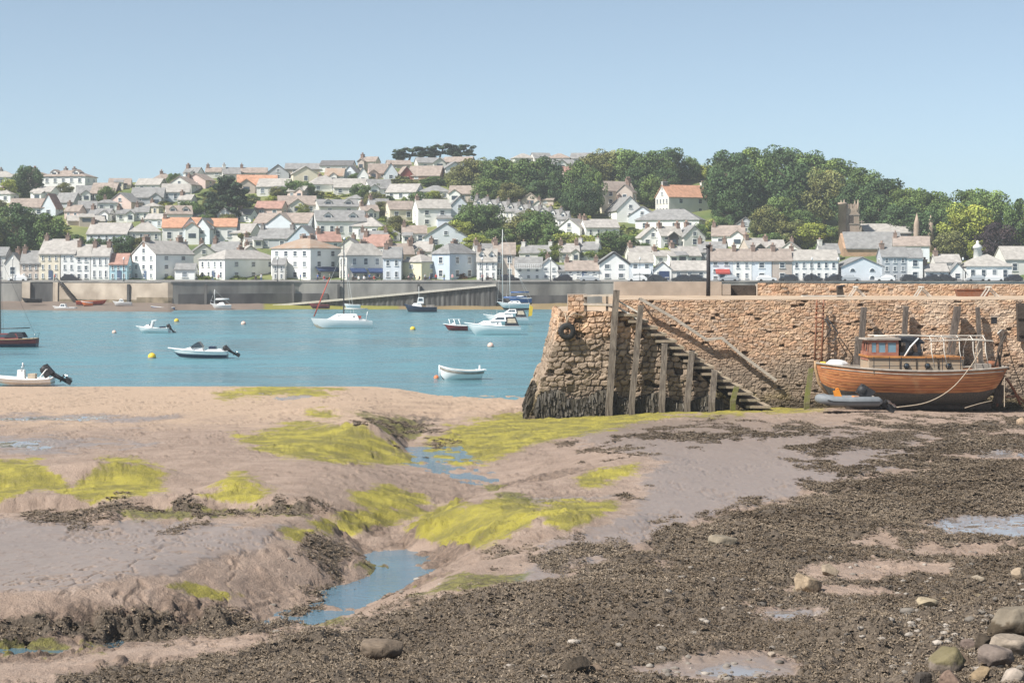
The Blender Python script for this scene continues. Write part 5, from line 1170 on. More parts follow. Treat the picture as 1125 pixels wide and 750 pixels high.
def trunk_mesh(kind, seed):
    if (kind, seed) in _tk: return _tk[(kind, seed)]
    r = random.Random(seed); b = MB()
    if kind == 'bush':
        for k in range(4): a = k * 1.6 + r.random(); b.tube([(0, 0, -.1), (.1 * math.cos(a), .1 * math.sin(a), .2), (.22 * math.cos(a), .22 * math.sin(a), .5)], [.03, .02, .008], n=5)
    elif kind == 'palm':
        for x in (-.2, .05, .25): b.tube([(x * .4, 0, -.1), (x * .8, 0, .35), (x, 0, .75)], [.05, .045, .03], n=6)
    else:
        lean = .12 if kind == 'wind' else 0
        b.tube([(-lean, 0, -.15), (-lean * .5, .01, .2), (0, 0, .45), (.02, 0, .75)], [.035, .028, .02, .008], n=7)
        for k in range(7): a = k * 2.4 + r.random(); z = .25 + .06 * k; b.tube([(0, 0, z), (.16 * math.cos(a), .16 * math.sin(a), z + .14), (.3 * math.cos(a), .3 * math.sin(a), z + .24)], [.016, .011, .004], n=5)
    _tk[(kind, seed)] = b.mesh('trunk', 'bark'); return _tk[(kind, seed)]
def tree(cx, base, w, h, kind, tone, label, group=None, name=None, D=None, cat=None):
    D_ = D or town_D(base) + 3; k = D_ / FPX; seed = random.randint(1, 4) if kind in ('broad', 'bush') else 1 + (int(cx) % 3)
    p = at(cx, base, D_); nm = name or ('bush' if kind == 'bush' else 'pine_tree' if kind in ('wind', 'cedar') else 'palm_plant' if kind == 'palm' else 'tree')
    f = 1.06 if kind == 'broad' else 1.0
    o = thing(nm, label, cat or ('bush' if kind == 'bush' else 'tree'), p, random.uniform(-3, 3) if kind in ('broad', 'bush') else 0, group, (w * k * f, w * k * f, h * k * (1.04)))
    link(bpy.data.objects.new('crown', crown_mesh(kind, tone, seed)), o); link(bpy.data.objects.new('trunk', trunk_mesh(kind, seed)), o)
    return o
# single trees the photo picks out
tree(250, 244, 60, 48, 'cedar', 'pine', 'big dark spreading cedar in the middle of the left slope')
tree(20, 286, 54, 58, 'broad', 'dark', 'large dark tree at the left end of the big clump above the waterfront')
tree(52, 286, 50, 48, 'broad', 'mid', 'right-hand tree of the big dark clump above the cream terrace')
tree(-12, 288, 40, 48, 'broad', 'olive', 'olive tree cut by the left edge below the slope bungalow')
tree(31, 220, 33, 38, 'broad', 'dark', 'dark round tree standing before the white hotel')
tree(9, 222, 24, 24, 'broad', 'lime', 'yellow-green tree left of the dark round hotel tree')
tree(117, 226, 22, 20, 'broad', 'mid', 'small round tree on the slope right of the white hotel')
tree(81, 286, 30, 26, 'broad', 'mid', 'rounded tree right of the big dark clump, above the white terrace')
tree(107, 287, 30, 25, 'broad', 'dark', 'dark rounded tree below the white block with bluish windows')
tree(120, 287, 20, 17, 'broad', 'lime', 'yellowish low tree between two dark rounded ones')
tree(136, 287, 30, 28, 'broad', 'dark', 'dark tree just left of the hipped off-white villa garden')
tree(154, 286, 28, 24, 'broad', 'olive', 'olive tree under the hipped off-white villa')
tree(207, 248, 30, 26, 'broad', 'mid', 'green tree touching the left side of the cedar')
tree(230, 246, 22, 22, 'broad', 'mid', 'low green tree under the left boughs of the cedar')
tree(192, 211, 18, 20, 'broad', 'mid', 'small tree on the skyline left of the cedar')
tree(203, 286, 36, 18, 'bush', 'lime', 'broad yellow-green bush under the orange roofs')
tree(188, 287, 22, 14, 'bush', 'olive', 'olive bush left of the broad yellow-green one')
tree(108, 308, 24, 25, 'palm', 'lime', 'yellow-green palm-like tree before the white waterfront terrace', cat='palm')
tree(268, 272, 16, 16, 'palm', 'olive', 'pale spiky palm among roofs under the cedar', cat='palm')
tree(208, 308, 26, 17, 'bush', 'lime', 'bright green bush before the blank gable on the waterfront')
tree(436, 308, 19, 15, 'bush', 'mid', 'round dark green bush before the pale yellow waterfront house')
tree(622, 308, 15, 13, 'bush', 'lime', 'yellow-green bush before the brown-roofed cottage pair')
tree(508, 308, 14, 10, 'bush', 'rust', 'rust-leaved shrub before the blue-grey house')
tree(740, 309, 15, 11, 'bush', 'rust', 'reddish shrub by the long low white shed')
tree(731, 290, 24, 18, 'broad', 'lime', 'pale green tree left of pair above the long low shed')
tree(745, 291, 28, 15, 'bush', 'lime', 'wide pale green bush above the long low shed')
# clipped hedges along the promenade
for x, w in ((186, 16), (228, 26), (262, 30), (282, 16)): tree(x, 309, w, 7.5, 'bush', 'hedge', f"low hedge on the promenade {dict([(186,'under the turned white house'),(228,'left half of the long villa'),(262,'middle of the long villa'),(282,'right end of the long villa')])[x]}", group='promenade hedges', name='hedge', cat='hedge')
G = 'wind-bent pines on the skyline'
tree(453, 177, 40, 19, 'wind', 'pine', 'leftmost wind-bent pine of the skyline row', G); tree(486, 175, 34, 21, 'wind', 'pine', 'middle wind-bent pine of the skyline row', G); tree(509, 175, 28, 19, 'wind', 'pine', 'rightmost wind-bent pine of the skyline row', G)
LW = dict(a=('broadleaf tree packed in the wood behind the stepped white terrace', 'wood behind the stepped terrace'), b=('broadleaf tree packed in the wood around the tall cream house', 'wood around the tall cream house'), c=('broadleaf tree packed in the tall dark wood right of the mansion', 'wood right of the mansion'),
          d=('low pale scrub tree at the foot of the tall dark wood', 'scrub under the wood'), e=('tree on the bushy bank below the stepped terrace', 'bushy bank below the terrace'), f=('tree of the slope garden band above the cafe roofs', 'slope gardens above the cafe'))
for key, items in dict(
    a=[(506, 214, 34, 30, 'olive'), (522, 212, 44, 36, 'olive'), (548, 216, 46, 40, 'mid'), (574, 220, 44, 42, 'mid'), (598, 220, 46, 44, 'dark'), (535, 224, 36, 26, 'fresh'), (612, 226, 30, 36, 'dark'), (500, 204, 24, 16, 'olive'), (560, 226, 34, 24, 'olive'), (590, 226, 30, 26, 'dark')],
    b=[(636, 228, 36, 48, 'mid'), (650, 212, 44, 40, 'olive'), (668, 205, 46, 38, 'olive'), (692, 208, 48, 44, 'fresh'), (716, 212, 48, 46, 'mid'), (738, 205, 44, 40, 'dark'), (640, 244, 34, 44, 'dark'), (706, 226, 44, 42, 'dark'), (652, 240, 30, 50, 'mid'), (730, 220, 34, 34, 'dark'), (624, 236, 20, 26, 'dark'), (716, 230, 30, 36, 'fresh'), (757, 202, 26, 28, 'mid')],
    c=[(786, 206, 28, 24, 'lime'), (770, 200, 26, 18, 'lime'), (800, 214, 50, 48, 'dark'), (826, 212, 52, 46, 'fresh'), (812, 244, 56, 62, 'dark'), (858, 212, 58, 48, 'dark'), (890, 216, 56, 46, 'mid'), (842, 240, 50, 62, 'mid'), (872, 246, 56, 66, 'dark'), (920, 224, 54, 46, 'fresh'), (905, 250, 54, 60, 'olive'), (948, 234, 50, 46, 'mid'), (938, 258, 50, 52, 'dark'), (974, 244, 50, 46, 'dark'), (965, 266, 46, 48, 'dark'), (1000, 252, 48, 44, 'fresh'), (992, 272, 46, 46, 'dark'), (1026, 260, 46, 48, 'mid'), (1016, 276, 44, 44, 'dark'), (1046, 268, 40, 44, 'mid'), (790, 242, 36, 58, 'dark'), (800, 256, 34, 34, 'dark'), (858, 262, 40, 44, 'fresh')],
    d=[(843, 264, 40, 36, 'olive'), (868, 274, 46, 30, 'olive'), (894, 276, 44, 30, 'lime'), (846, 276, 36, 20, 'mid'), (915, 276, 34, 26, 'mid'), (832, 262, 20, 20, 'mid'), (880, 262, 40, 30, 'mid'), (905, 284, 30, 16, 'mid')],
    e=[(518, 268, 40, 42, 'mid'), (538, 266, 38, 40, 'mid'), (504, 272, 34, 30, 'lime'), (548, 278, 40, 26, 'mid'), (522, 283, 40, 24, 'lime'), (568, 276, 36, 36, 'olive'), (590, 277, 44, 44, 'mid'), (604, 282, 34, 34, 'mid'), (622, 283, 34, 28, 'lime'), (642, 283, 36, 24, 'lime'), (668, 282, 40, 28, 'mid'), (690, 280, 24, 22, 'mid'), (560, 286, 30, 18, 'lime'), (612, 288, 34, 18, 'hedge'), (652, 288, 30, 14, 'hedge'), (580, 262, 26, 30, 'olive')],
    f=[(322, 219, 28, 20, 'mid'), (306, 219, 22, 14, 'olive'), (337, 219, 20, 18, 'mid'), (396, 226, 24, 24, 'mid'), (411, 231, 24, 20, 'olive'), (420, 240, 22, 18, 'olive'), (460, 232, 30, 20, 'mid'), (477, 222, 20, 12, 'lime'), (436, 262, 26, 24, 'olive'), (424, 268, 24, 18, 'lime'), (392, 203, 22, 12, 'mid'), (476, 206, 30, 12, 'mid'), (500, 208, 20, 14, 'lime'), (452, 208, 20, 10, 'olive'), (528, 242, 26, 26, 'dark'), (332, 236, 16, 12, 'lime')]).items():
    for t in items: tree(t[0], t[1], t[2], t[3], 'broad', t[4], LW[key][0], LW[key][1])
tree(1062, 284, 62, 56, 'broad', 'lime', 'big bright green tree right of the church pinnacles'); tree(1044, 288, 40, 34, 'broad', 'olive', 'dry olive tree at the left foot of the big bright green one')
tree(1096, 292, 48, 44, 'broad', 'purple', 'dark purple copper beech behind the pavilion'); tree(1086, 266, 54, 54, 'broad', 'fresh', 'tall tree behind the copper beech'); tree(1068, 262, 50, 52, 'broad', 'mid', 'tall tree behind the big bright green one', )
tree(1118, 288, 40, 64, 'broad', 'mid', 'tall tree at the right edge beyond the copper beech'); tree(1148, 290, 50, 62, 'broad', 'dark', 'dark tree just past the right edge of the hill'); tree(1076, 290, 30, 26, 'broad', 'lime', 'small lime tree between bright tree and copper beech')
tree(782, 256, 24, 20, 'bush', 'lime', 'lime bush under the orange-roofed mansion'); tree(792, 262, 26, 24, 'broad', 'mid', 'round tree before the grey gable beside the wood')
# garden bushes filling the gaps between houses: look-alikes share a label
def fill_bushes():
    n = 0
    for k in range(2600):
        x = rng.uniform(-60, 800); sk = float(np.interp(x, SKY_PX, SKY_PY)); y = rng.uniform(sk + 6, 296)
        if 640 < x and y < 250: continue
        hit = False
        for h in HOUSES:
            if h['x0'] - 1 < x < h['x1'] + 1 and h['rt'] + 2 < y < h['base'] + 1: hit = True; break
        if hit and rng.random() > .02: continue
        low = 'high' if y < 225 else 'low'
        tone = ['mid', 'hedge', 'olive', 'lime', 'dark', 'hedge'][int(rng.integers(6))]
        tree(x, y + 2, rng.uniform(9, 24), rng.uniform(5, 10.5), 'bush', tone, 'green garden bush among houses high on the slope' if y < 225 else 'green garden bush among houses low on the slope', 'garden bushes ' + low + ' on the slope'); n += 1
        if n >= 290: break
fill_bushes()
def garden_trees():
    n = 0
    for k in range(900):
        x = rng.uniform(-50, 790); sk = float(np.interp(x, SKY_PX, SKY_PY)); y = rng.uniform(sk + 12, 294); w = rng.uniform(13, 24); h = w * rng.uniform(.6, .95)
        if (640 < x and y < 250) or (490 < x < 640 and y < 232): continue
        c = sum(min(x + w / 2, q['x1']) > max(x - w / 2, q['x0']) and min(y, q['base'] + 2) > max(y - h, q['rt'] + 1) and q['base'] < y + 2 for q in HOUSES)
        if c > 1 or any(q['base'] >= y and q['base'] - y < 5 and abs((q['x0'] + q['x1']) / 2 - x) < 12 for q in HOUSES): continue
        tree(x, y, w, h, 'broad', ['mid', 'lime', 'olive', 'lime', 'mid'][n % 5], 'small garden tree standing between the hillside houses', 'garden trees on the slope'); n += 1
        if n >= 46: break
garden_trees()
# ================================================================ BOATS
def hull(L_, B, Hb, Hm, Hs, draft, bands, rake=.6, srake=0., tr=.8, nst=26, nr=11, drop=.12, full=2.2, decked=True, vee=.8, deckmat=0, sternround=0.):
    """bow at +x, waterline at z=0; bands: [(v, material)] from keel to sheer. returns MB and sheer function"""
    b = MB(); P = []; S = []
    def sheer(t): return Hs * 2 * (t - .5) * (t - 1) + Hm * 4 * t * (1 - t) + Hb * 2 * t * (t - .5)
    def beam(t):
        if t < .5: w = tr + (1 - tr) * math.sin(t / .5 * PI / 2)
        else: w = max(.004, 1 - ((t - .5) / .5) ** full)
        if sternround and t < sternround: w *= max(.02, math.sqrt(max(0, 1 - (1 - t / sternround) ** 2)))
        return B / 2 * w
    for i in range(nst):
        t = i / (nst - 1); zs = sheer(t); zk = -draft + (draft + Hb * .25) * max(0, (t - .82) / .18) ** 2; row = []
        for j in range(nr):
            v = j / (nr - 1); f = math.sin(v * PI / 2) ** (.55 + vee * max(0, t - .4)); z = zk + (zs - zk) * v
            x = t * L_ - rake * (1 - v) * max(0, (t - .55) / .45) ** 1.5 + srake * (1 - v) * max(0, (.35 - t) / .35)
            row.append((x, beam(t) * f, z))
        P.append(row)
    def mt(v):
        for lim, m in bands:
            if v <= lim + 1e-6: return m
        return bands[-1][1]
    for sgn in (1, -1):
        V = [(x, y * sgn, z) for r in P for x, y, z in r]
        for i in range(nst - 1):
            pass
        for j in range(nr - 1):
            F = [(i * nr + j, (i + 1) * nr + j, (i + 1) * nr + j + 1, i * nr + j + 1) for i in range(nst - 1)]
            o = len(b.v); b.v += V if j == 0 else []; base = o if j == 0 else base
            for f in F: b.f.append(tuple(k + base for k in f)); b.m.append(mt((j + 1) / (nr - 1))); b.sm.append(True)
    for j in range(nr - 1):                  # transom
        b.add([P[0][j], P[0][j + 1], (P[0][j + 1][0], -P[0][j + 1][1], P[0][j + 1][2]), (P[0][j][0], -P[0][j][1], P[0][j][2])], [(0, 1, 2, 3)], mt((j + 1) / (nr - 1)))
    V = []
    for i in range(nst):
        x, y, z = P[i][-1]; y2 = max(.002, y - .05); V += [(x, y2, z - drop), (x, -y2, z - drop)]
    b.add(V, [(2 * i, 2 * i + 2, 2 * i + 3, 2 * i + 1) for i in range(nst - 1)], deckmat)
    return b, (lambda t: P[min(nst - 1, max(0, int(round(t * (nst - 1)))))][-1]), P
def gunwale(P, sgn, r, lift=0.): return [(p[-1][0], p[-1][1] * sgn, p[-1][2] + lift) for p in P]
def rails(root, P, m, r=.05, name='gunwale'):
    b = MB(); b.tube(gunwale(P, 1, r) , r, n=6); b.tube(gunwale(P, -1, r), r, n=6); b.tube([gunwale(P, 1, r)[0], gunwale(P, -1, r)[0]], r, n=6); return b.build(name, m, root)
def cabin(root, x0, x1, w0, w1, z0, z1, m='gelcoat', rake0=.3, rake1=.5, win=True, name='cabin', wm='windscreen', tap=.82):
    b = MB(); z = (z0, z1); V = []
    V = [(x0, -w0, z0), (x1, -w1, z0), (x1, w1, z0), (x0, w0, z0), (x0 + rake0, -w0 * tap, z1), (x1 - rake1, -w1 * tap, z1), (x1 - rake1, w1 * tap, z1), (x0 + rake0, w0 * tap, z1)]
    b.add(V, [(0, 1, 5, 4), (1, 2, 6, 5), (2, 3, 7, 6), (3, 0, 4, 7), (4, 5, 6, 7), (3, 2, 1, 0)]); c = b.build(name, m, root)
    if win:
        for sg in (-1, 1):
            g = MB(); a, e = .12, .88; lo, hi = .38, .85
            def q(u, v):
                k = V[0] if sg < 0 else V[3]; l = V[1] if sg < 0 else V[2]; mm = V[4] if sg < 0 else V[7]; nn = V[5] if sg < 0 else V[6]
                A = Vector(k).lerp(Vector(l), u); Bv = Vector(mm).lerp(Vector(nn), u); p = A.lerp(Bv, v); return p + Vector((0, sg * .015, 0))
            g.add([q(a, lo), q(e, lo), q(e - .03, hi), q(a + .03, hi)] + [q(a, lo) - Vector((0, sg * .04, 0)), q(e, lo) - Vector((0, sg * .04, 0)), q(e - .03, hi) - Vector((0, sg * .04, 0)), q(a + .03, hi) - Vector((0, sg * .04, 0))], [(0, 1, 2, 3), (4, 5, 1, 0), (5, 6, 2, 1), (6, 7, 3, 2), (7, 4, 0, 3)]); g.build('window', wm, c)
    return c
def outboard(root, x, z, s=1., m='blackpaint', tilt=.9):
    b = MB(); b.box((0, 0, .35), (.42, .34, .46), taper=.8, rot=(0, -tilt * .4, 0)); b.lathe([(.02, .62), (.16, .58), (.2, .5), (.2, .4)], n=10); h = b.build('outboard_motor', m, root); h.location = (x, 0, z); h.rotation_euler = (0, tilt, 0); h.scale = (s, s, s)
    b = MB(); b.tube([(0, 0, .2), (-.02, 0, -.5)], [.11, .07], n=8); b.box((-.04, 0, -.35), (.34, .05, .06)); b.box((-.06, 0, -.62), (.22, .05, .3)); b.build('leg', m, h)
    b = MB(); 
    for k in range(3): a = k * 2.1; b.box((-.2, .11 * math.cos(a), -.55 + .11 * math.sin(a)), (.03, .12, .12), rot=(a, 0, .5))
    b.build('propeller', 'cleat', h); return h
def on_water(px, py, extra=0.): D_ = EYE * FPX / (py - HZ); return at(px, py, D_) + Vector((0, 0, extra)), FPX / D_
def boat(name, label, cat, x0, x1, wl, bow='left', yaw=.06, aground=None):
    cx = (x0 + x1) / 2
    if aground is None: p, k = on_water(cx, wl)
    else: p = at(cx, wl, aground); k = FPX / aground
    L_ = (x1 - x0) / k; th = PI + yaw if bow == 'left' else yaw
    o = thing(name, label, cat, p + Vector((L_ / 2 if bow == 'left' else -L_ / 2, 0, 0)), th); return o, L_, k
def finish(o, hb, mats, m_rail, P, r=.045): h = hb.build('hull', mats, o); rails(o, P, m_rail, r); return h
def fender(o, x, y, z):
    b = MB(); b.lathe([(.02, -.3), (.09, -.26), (.1, 0), (.09, .26), (.02, .3)], (x, y, z), n=8); b.tube([(x, y, z + .3), (x, y * .97, z + .6)], .012, n=4); b.build('fender', 'gelcoat', o)
def pulpit(o, L_, z, w, m='cleat'):
    b = MB(); b.tube([(L_ * .82, -w, z), (L_ * .82, -w, z + .55), (L_ * 1.0, 0, z + .68), (L_ * .82, w, z + .55), (L_ * .82, w, z)], .022, n=5); b.build('pulpit', m, o)

def speedboat():                             # white speedboat with dark blue flank
    o, L_, k = boat('speedboat', 'sleek white speedboat with a dark navy stripe, beside the large yellow buoy', 'speedboat', 185, 250, 393.5, yaw=.05)
    hb, sh, P = hull(L_, 2.1, .98, .72, .66, .35, [(.42, 0), (.78, 1), (1, 0)], rake=1.1, tr=.88); finish(o, hb, ['gelcoat', 'navy'], 'gelcoat', P)
    cabin(o, L_ * .40, L_ * .86, .75, .25, .66, 1.12, rake0=.1, rake1=1.6, win=False, name='foredeck')
    b = MB(); b.prism([(L_ * .40, 1.05), (L_ * .62, 1.08), (L_ * .49, 1.52), (L_ * .46, 1.5)], -.7, .7); b.build('windscreen', 'windscreen', o)
    cabin(o, L_ * .05, L_ * .4, .85, .85, .62, .86, win=False, name='cockpit'); outboard(o, -.25, .65, 1.25, tilt=1.0); fender(o, L_ * .6, -1.02, .35); b = MB(); b.box((L_ * .25, 0, .95), (.6, 1.2, .3)); b.build('seat', 'navy', o)
speedboat()
def cuddy():
    o, L_, k = boat('motor_boat', 'small white motor boat with an open wheel shelter near two buoys', 'motor boat', 149, 186, 365.5, yaw=-.06)
    hb, sh, P = hull(L_, 1.9, .85, .62, .6, .3, [(.35, 1), (1, 0)], rake=.7, tr=.85); finish(o, hb, ['gelcoat', 'navy'], 'gelcoat', P)
    cabin(o, L_ * .52, L_ * .80, .65, .35, .6, 1.05, rake1=.6, win=False, name='cuddy'); 
    b = MB(); b.prism([(L_ * .5, .7), (L_ * .56, .7), (L_ * .50, 1.62), (L_ * .36, 1.66), (L_ * .36, 1.55), (L_ * .45, 1.5)], -.55, .55); b.build('shelter', 'gelcoat', o); b = MB(); b.prism([(L_ * .565, .95), (L_ * .58, .95), (L_ * .52, 1.5), (L_ * .505, 1.5)], -.5, .5); b.build('windscreen', 'windscreen', o)
    outboard(o, -.2, .5, 1.2, tilt=.7); b = MB(); b.box((L_ * .2, 0, .7), (.5, 1.3, .25)); b.build('seat', 'navy', o)
cuddy()
def dory():                                  # aground at the sand edge, cut by the frame
    o, L_, k = boat('motor_boat', 'white open boat with steering console and raised black outboard, aground at the left edge', 'motor boat', -16, 58, 423.5, yaw=.04)
    hb, sh, P = hull(L_, 1.9, .80, .5, .52, .15, [(.5, 0), (.6, 1), (1, 0)], rake=.8, tr=.9); finish(o, hb, ['gelcoat', 'tancloth'], 'gelcoat', P, .07)
    b = MB(); b.box((L_ * .46, 0, .75), (.55, .6, .75), taper=.85); c = b.build('console', 'gelcoat', o); b = MB(); b.tube([(L_ * .46, -.3, 1.1), (L_ * .43, -.28, 1.42), (L_ * .43, .28, 1.42), (L_ * .46, .3, 1.1)], .025); b.build('grab_rail', 'cleat', c)
    b = MB(); b.lathe([(.05, 1.42), (.06, 1.58), (.02, 1.62)], (L_ * .44, 0, 0), n=8); b.build('lamp', 'gelcoat', c)
    b = MB(); b.box((L_ * .30, 0, .6), (.5, .7, .5)); b.build('seat', 'tancloth', o); b = MB(); b.tube([(L_ * .18, -.7, .5), (L_ * .07, -.7, 1.15), (L_ * .07, .7, 1.15), (L_ * .18, .7, .5)], .04); b.build('stern_frame', 'gelcoat', o); outboard(o, -.1, .75, 1.7, tilt=1.05)
dory()
def red_yacht():
    o, L_, k = boat('sailing_yacht', 'dark maroon sailing cruiser cut by the left edge', 'yacht', -60, 41, 381, bow='left', yaw=0)
    hb, sh, P = hull(L_, 2.6, 1.3, .85, .9, .4, [(.25, 1), (.62, 1), (1, 0)], rake=1.2, tr=.55); finish(o, hb, ['maroon', 'navy'], 'teak', P, .05)
    cabin(o, L_ * .18, L_ * .70, .8, .55, .8, 1.42, m='maroon', name='cabin'); cabin(o, L_ * .12, L_ * .34, .75, .75, 1.0, 1.55, m='canvas', win=False, name='spray_hood')
    b = MB(); b.tube([(L_ * .40, 0, .9), (L_ * .40, 0, 9.5)], [.06, .05]); mm = b.build('mast', 'darkmast', o); b = MB(); b.tube([(L_ * .40, 0, 1.9), (L_ * .08, 0, 2.0)], .05); b.build('boom', 'darkmast', mm)
    b = MB(); [b.tube([(L_ * .40, 0, 9.3), q], .012, n=4) for q in ((L_ * .98, 0, 1.2), (.1, 0, .95), (L_ * .40, -1.2, .9), (L_ * .40, 1.2, .9))]; b.build('rigging', 'darkmast', mm); fender(o, L_ * .22, -1.2, .5)
    b = MB(); b.tube([(L_ * .02, -.9, .9), (L_ * .0, -.9, 1.45), (L_ * .0, .9, 1.45), (L_ * .02, .9, .9)], .02); b.build('pushpit', 'cleat', o)
red_yacht()
def catamaran():
    o, L_, k = boat('catamaran', 'white catamaran with a tall dark mast and furled red sail', 'catamaran', 343, 407, 360, yaw=.22)
    for s in (-1, 1):
        hb, sh, P = hull(L_, 1.25, 1.35, 1.15, 1.0, .4, [(.3, 1), (1, 0)], rake=.5, tr=.75, nst=18); h = hb.build('hull', ['gelcoat', 'tancloth'], o); h.location = (0, s * 1.65, 0)
    b = MB(); b.box((L_ * .42, 0, .95), (L_ * .62, 3.2, .5)); b.build('bridge_deck', 'gelcoat', o); cabin(o, L_ * .22, L_ * .74, 1.5, 1.0, 1.18, 1.95, rake0=.3, rake1=1.4); 
    b = MB(); b.box((L_ * .28, 0, 1.5), (1.6, 2.4, .35)); b.build('cockpit_cushion', 'redpaint', o)
    b = MB(); b.tube([(L_ * .46, 0, 1.8), (L_ * .46, 0, 12.4)], [.10, .075]); m_ = b.build('mast', 'darkmast', o); b = MB(); b.tube([(L_ * .46, 0, 2.7), (L_ * .05, 0, 2.6)], .08); b.build('boom', 'mast', m_)
    b = MB(); b.tube([(L_ * .46, 0, 12.2), (L_ * .44, 0, 12.45)], .16); b.build('masthead', 'gelcoat', m_)
    b = MB(); b.tube([(L_ * .46, 0, 10.8), (L_ * .97, 0, 1.5)], .014, n=4); [b.tube([(L_ * .46, 0, 11.), (L_ * .3, q, 1.2)], .02, n=4) for q in (-1.9, 1.9)]; b.build('rigging', 'mast', m_)
    b = MB(); b.tube([(L_ * .97, 0, 1.6), (L_ * .82, 0, 4.6), (L_ * .70, 0, 7.0)], [.09, .08, .05]); b.build('furled_sail', 'redpaint', m_); b = MB(); b.tube([(.4, -1.5, 1.), (.2, -1.5, 2.2)], .05); b.build('flag_staff', 'gelcoat', o)
    b = MB(); b.tube([(.5, 1.6, 1.), (.5, 1.6, 1.7), (2.4, 1.8, 1.75), (2.4, 1.8, 1.1)], .025, n=5); b.build('side_rail', 'cleat', o)
catamaran()
def cruiser(label, x0, x1, wl, bow, stripe, seed, hood=True, ens=False):
    o, L_, k = boat('cabin_cruiser', label, 'cabin cruiser', x0, x1, wl, bow=bow, yaw=.05)
    hb, sh, P = hull(L_, 2.6, 1.5, 1.15, 1.05, .45, [(.28, 1), (1, 0)], rake=1.1, tr=.85); finish(o, hb, ['gelcoat', stripe], 'gelcoat', P)
    cabin(o, L_ * .34, L_ * .84, .95, .45, 1.05, 1.72, rake0=.1, rake1=1.3); cabin(o, L_ * .26, L_ * .55, .9, .8, 1.68, 2.25, rake0=.1, rake1=.9, name='wheelhouse', m='gelcoat')
    if hood: cabin(o, L_ * .03, L_ * .27, 1.0, .95, 1.05, 2.2, m='canvas', rake0=.45, rake1=.05, name='canopy', wm='tancloth')
    pulpit(o, L_, 1.35, .6)
    if ens: b = MB(); b.tube([(-.05, 0, 1.1), (-.3, 0, 3.)], .03); b.prism([(-.1, 1.2), (-.28, 2.8), (-.75, 2.6), (-.6, 1.3)], -.02, .02); b.build('pennant', 'buoyyellow', o)
    b = MB(); b.tube([(L_ * .42, 0, 2.2), (L_ * .42, 0, 3.1)], .02, n=4); b.build('aerial', 'mast', o)
cruiser('white cabin cruiser with blue waterline and black rear canopy, nearest of the moored pair', 510, 572, 367.5, 'left', 'aqua', 1)
cruiser('white motor cruiser with a yellow pennant behind the blue-waterlined one', 531, 580, 356.5, 'left', 'blackpaint', 2, ens=True)
def dark_launch():
    o, L_, k = boat('motor_boat', 'small dark-hulled launch with white rails touching the cabin cruiser bow', 'motor boat', 487, 514, 363, yaw=0)
    hb, sh, P = hull(L_, 1.6, .9, .7, .65, .3, [(.3, 1), (1, 0)], rake=.6, tr=.8); finish(o, hb, ['maroon', 'gelcoat'], 'gelcoat', P)
    b = MB(); [b.tube([(L_ * t, -.6, .7), (L_ * t + .25, 0, 1.5), (L_ * t, .6, .7)], .03, n=5) for t in (.3, .5, .7)]; b.tube([(L_ * .3, 0, 1.5), (L_ * .75, 0, 1.5)], .03, n=5); b.build('canopy_frame', 'gelcoat', o); cabin(o, L_ * .45, L_ * .75, .45, .3, .65, 1.05, win=False, name='cuddy')
dark_launch()
def rowing():
    o, L_, k = boat('rowing_boat', 'white clinker rowing boat with a grey band moored near the sand', 'rowing boat', 483, 532, 416.5, yaw=.10)
    hb, sh, P = hull(L_, 1.5, 1.02, .68, .72, .18, [(.15, 1), (.7, 0), (.92, 2), (1, 0)], rake=.08, srake=.3, tr=.7, vee=.5, drop=.22, deckmat=3); finish(o, hb, ['gelcoat', 'blackpaint', 'faded', 'tancloth'], 'gelcoat', P, .035)
    b = MB(); b.tube([(L_ + .02, 0, -.1), (L_ + .03, 0, 1.08)], .045); b.build('stem', 'gelcoat', o)
    for t in (.25, .5, .75): b = MB(); b.box((L_ * t, 0, sh(t)[2] - .12), (.22, sh(t)[1] * 1.85, .04)); b.build('thwart', 'teak', o)
    b = MB(); b.box((.25, 0, sh(.1)[2] + .02), (.75, .9, .06)); b.build('stern_seat', 'gelcoat', o); b = MB(); b.box((.35, -.1, sh(.1)[2] + .18), (.12, .12, .36)); b.build('rowlock_post', 'gelcoat', o)
rowing()
def tug():
    o, L_, k = boat('fishing_boat', 'dark blue fishing boat with a white wheelhouse below the slipway rail', 'fishing boat', 444, 480, 342.5, yaw=.0)
    hb, sh, P = hull(L_, 2.4, 1.5, .95, .9, .4, [(.3, 1), (1, 0)], rake=.6, tr=.8); finish(o, hb, ['navy', 'blackpaint'], 'navy', P, .06)
    cabin(o, L_ * .45, L_ * .80, .8, .55, .95, 1.65, rake1=.6, win=False, name='forecabin'); cabin(o, L_ * .40, L_ * .60, .75, .7, 1.6, 2.75, rake0=.05, rake1=.2, name='wheelhouse'); b = MB(); b.tube([(L_ * .55, 0, 2.7), (L_ * .55, 0, 4.8)], .05); b.build('mast', 'mast', o); b = MB(); b.box((L_ * .2, 0, 1.05), (1.6, 1.2, .5)); b.build('fish_box', 'faded', o)
tug()
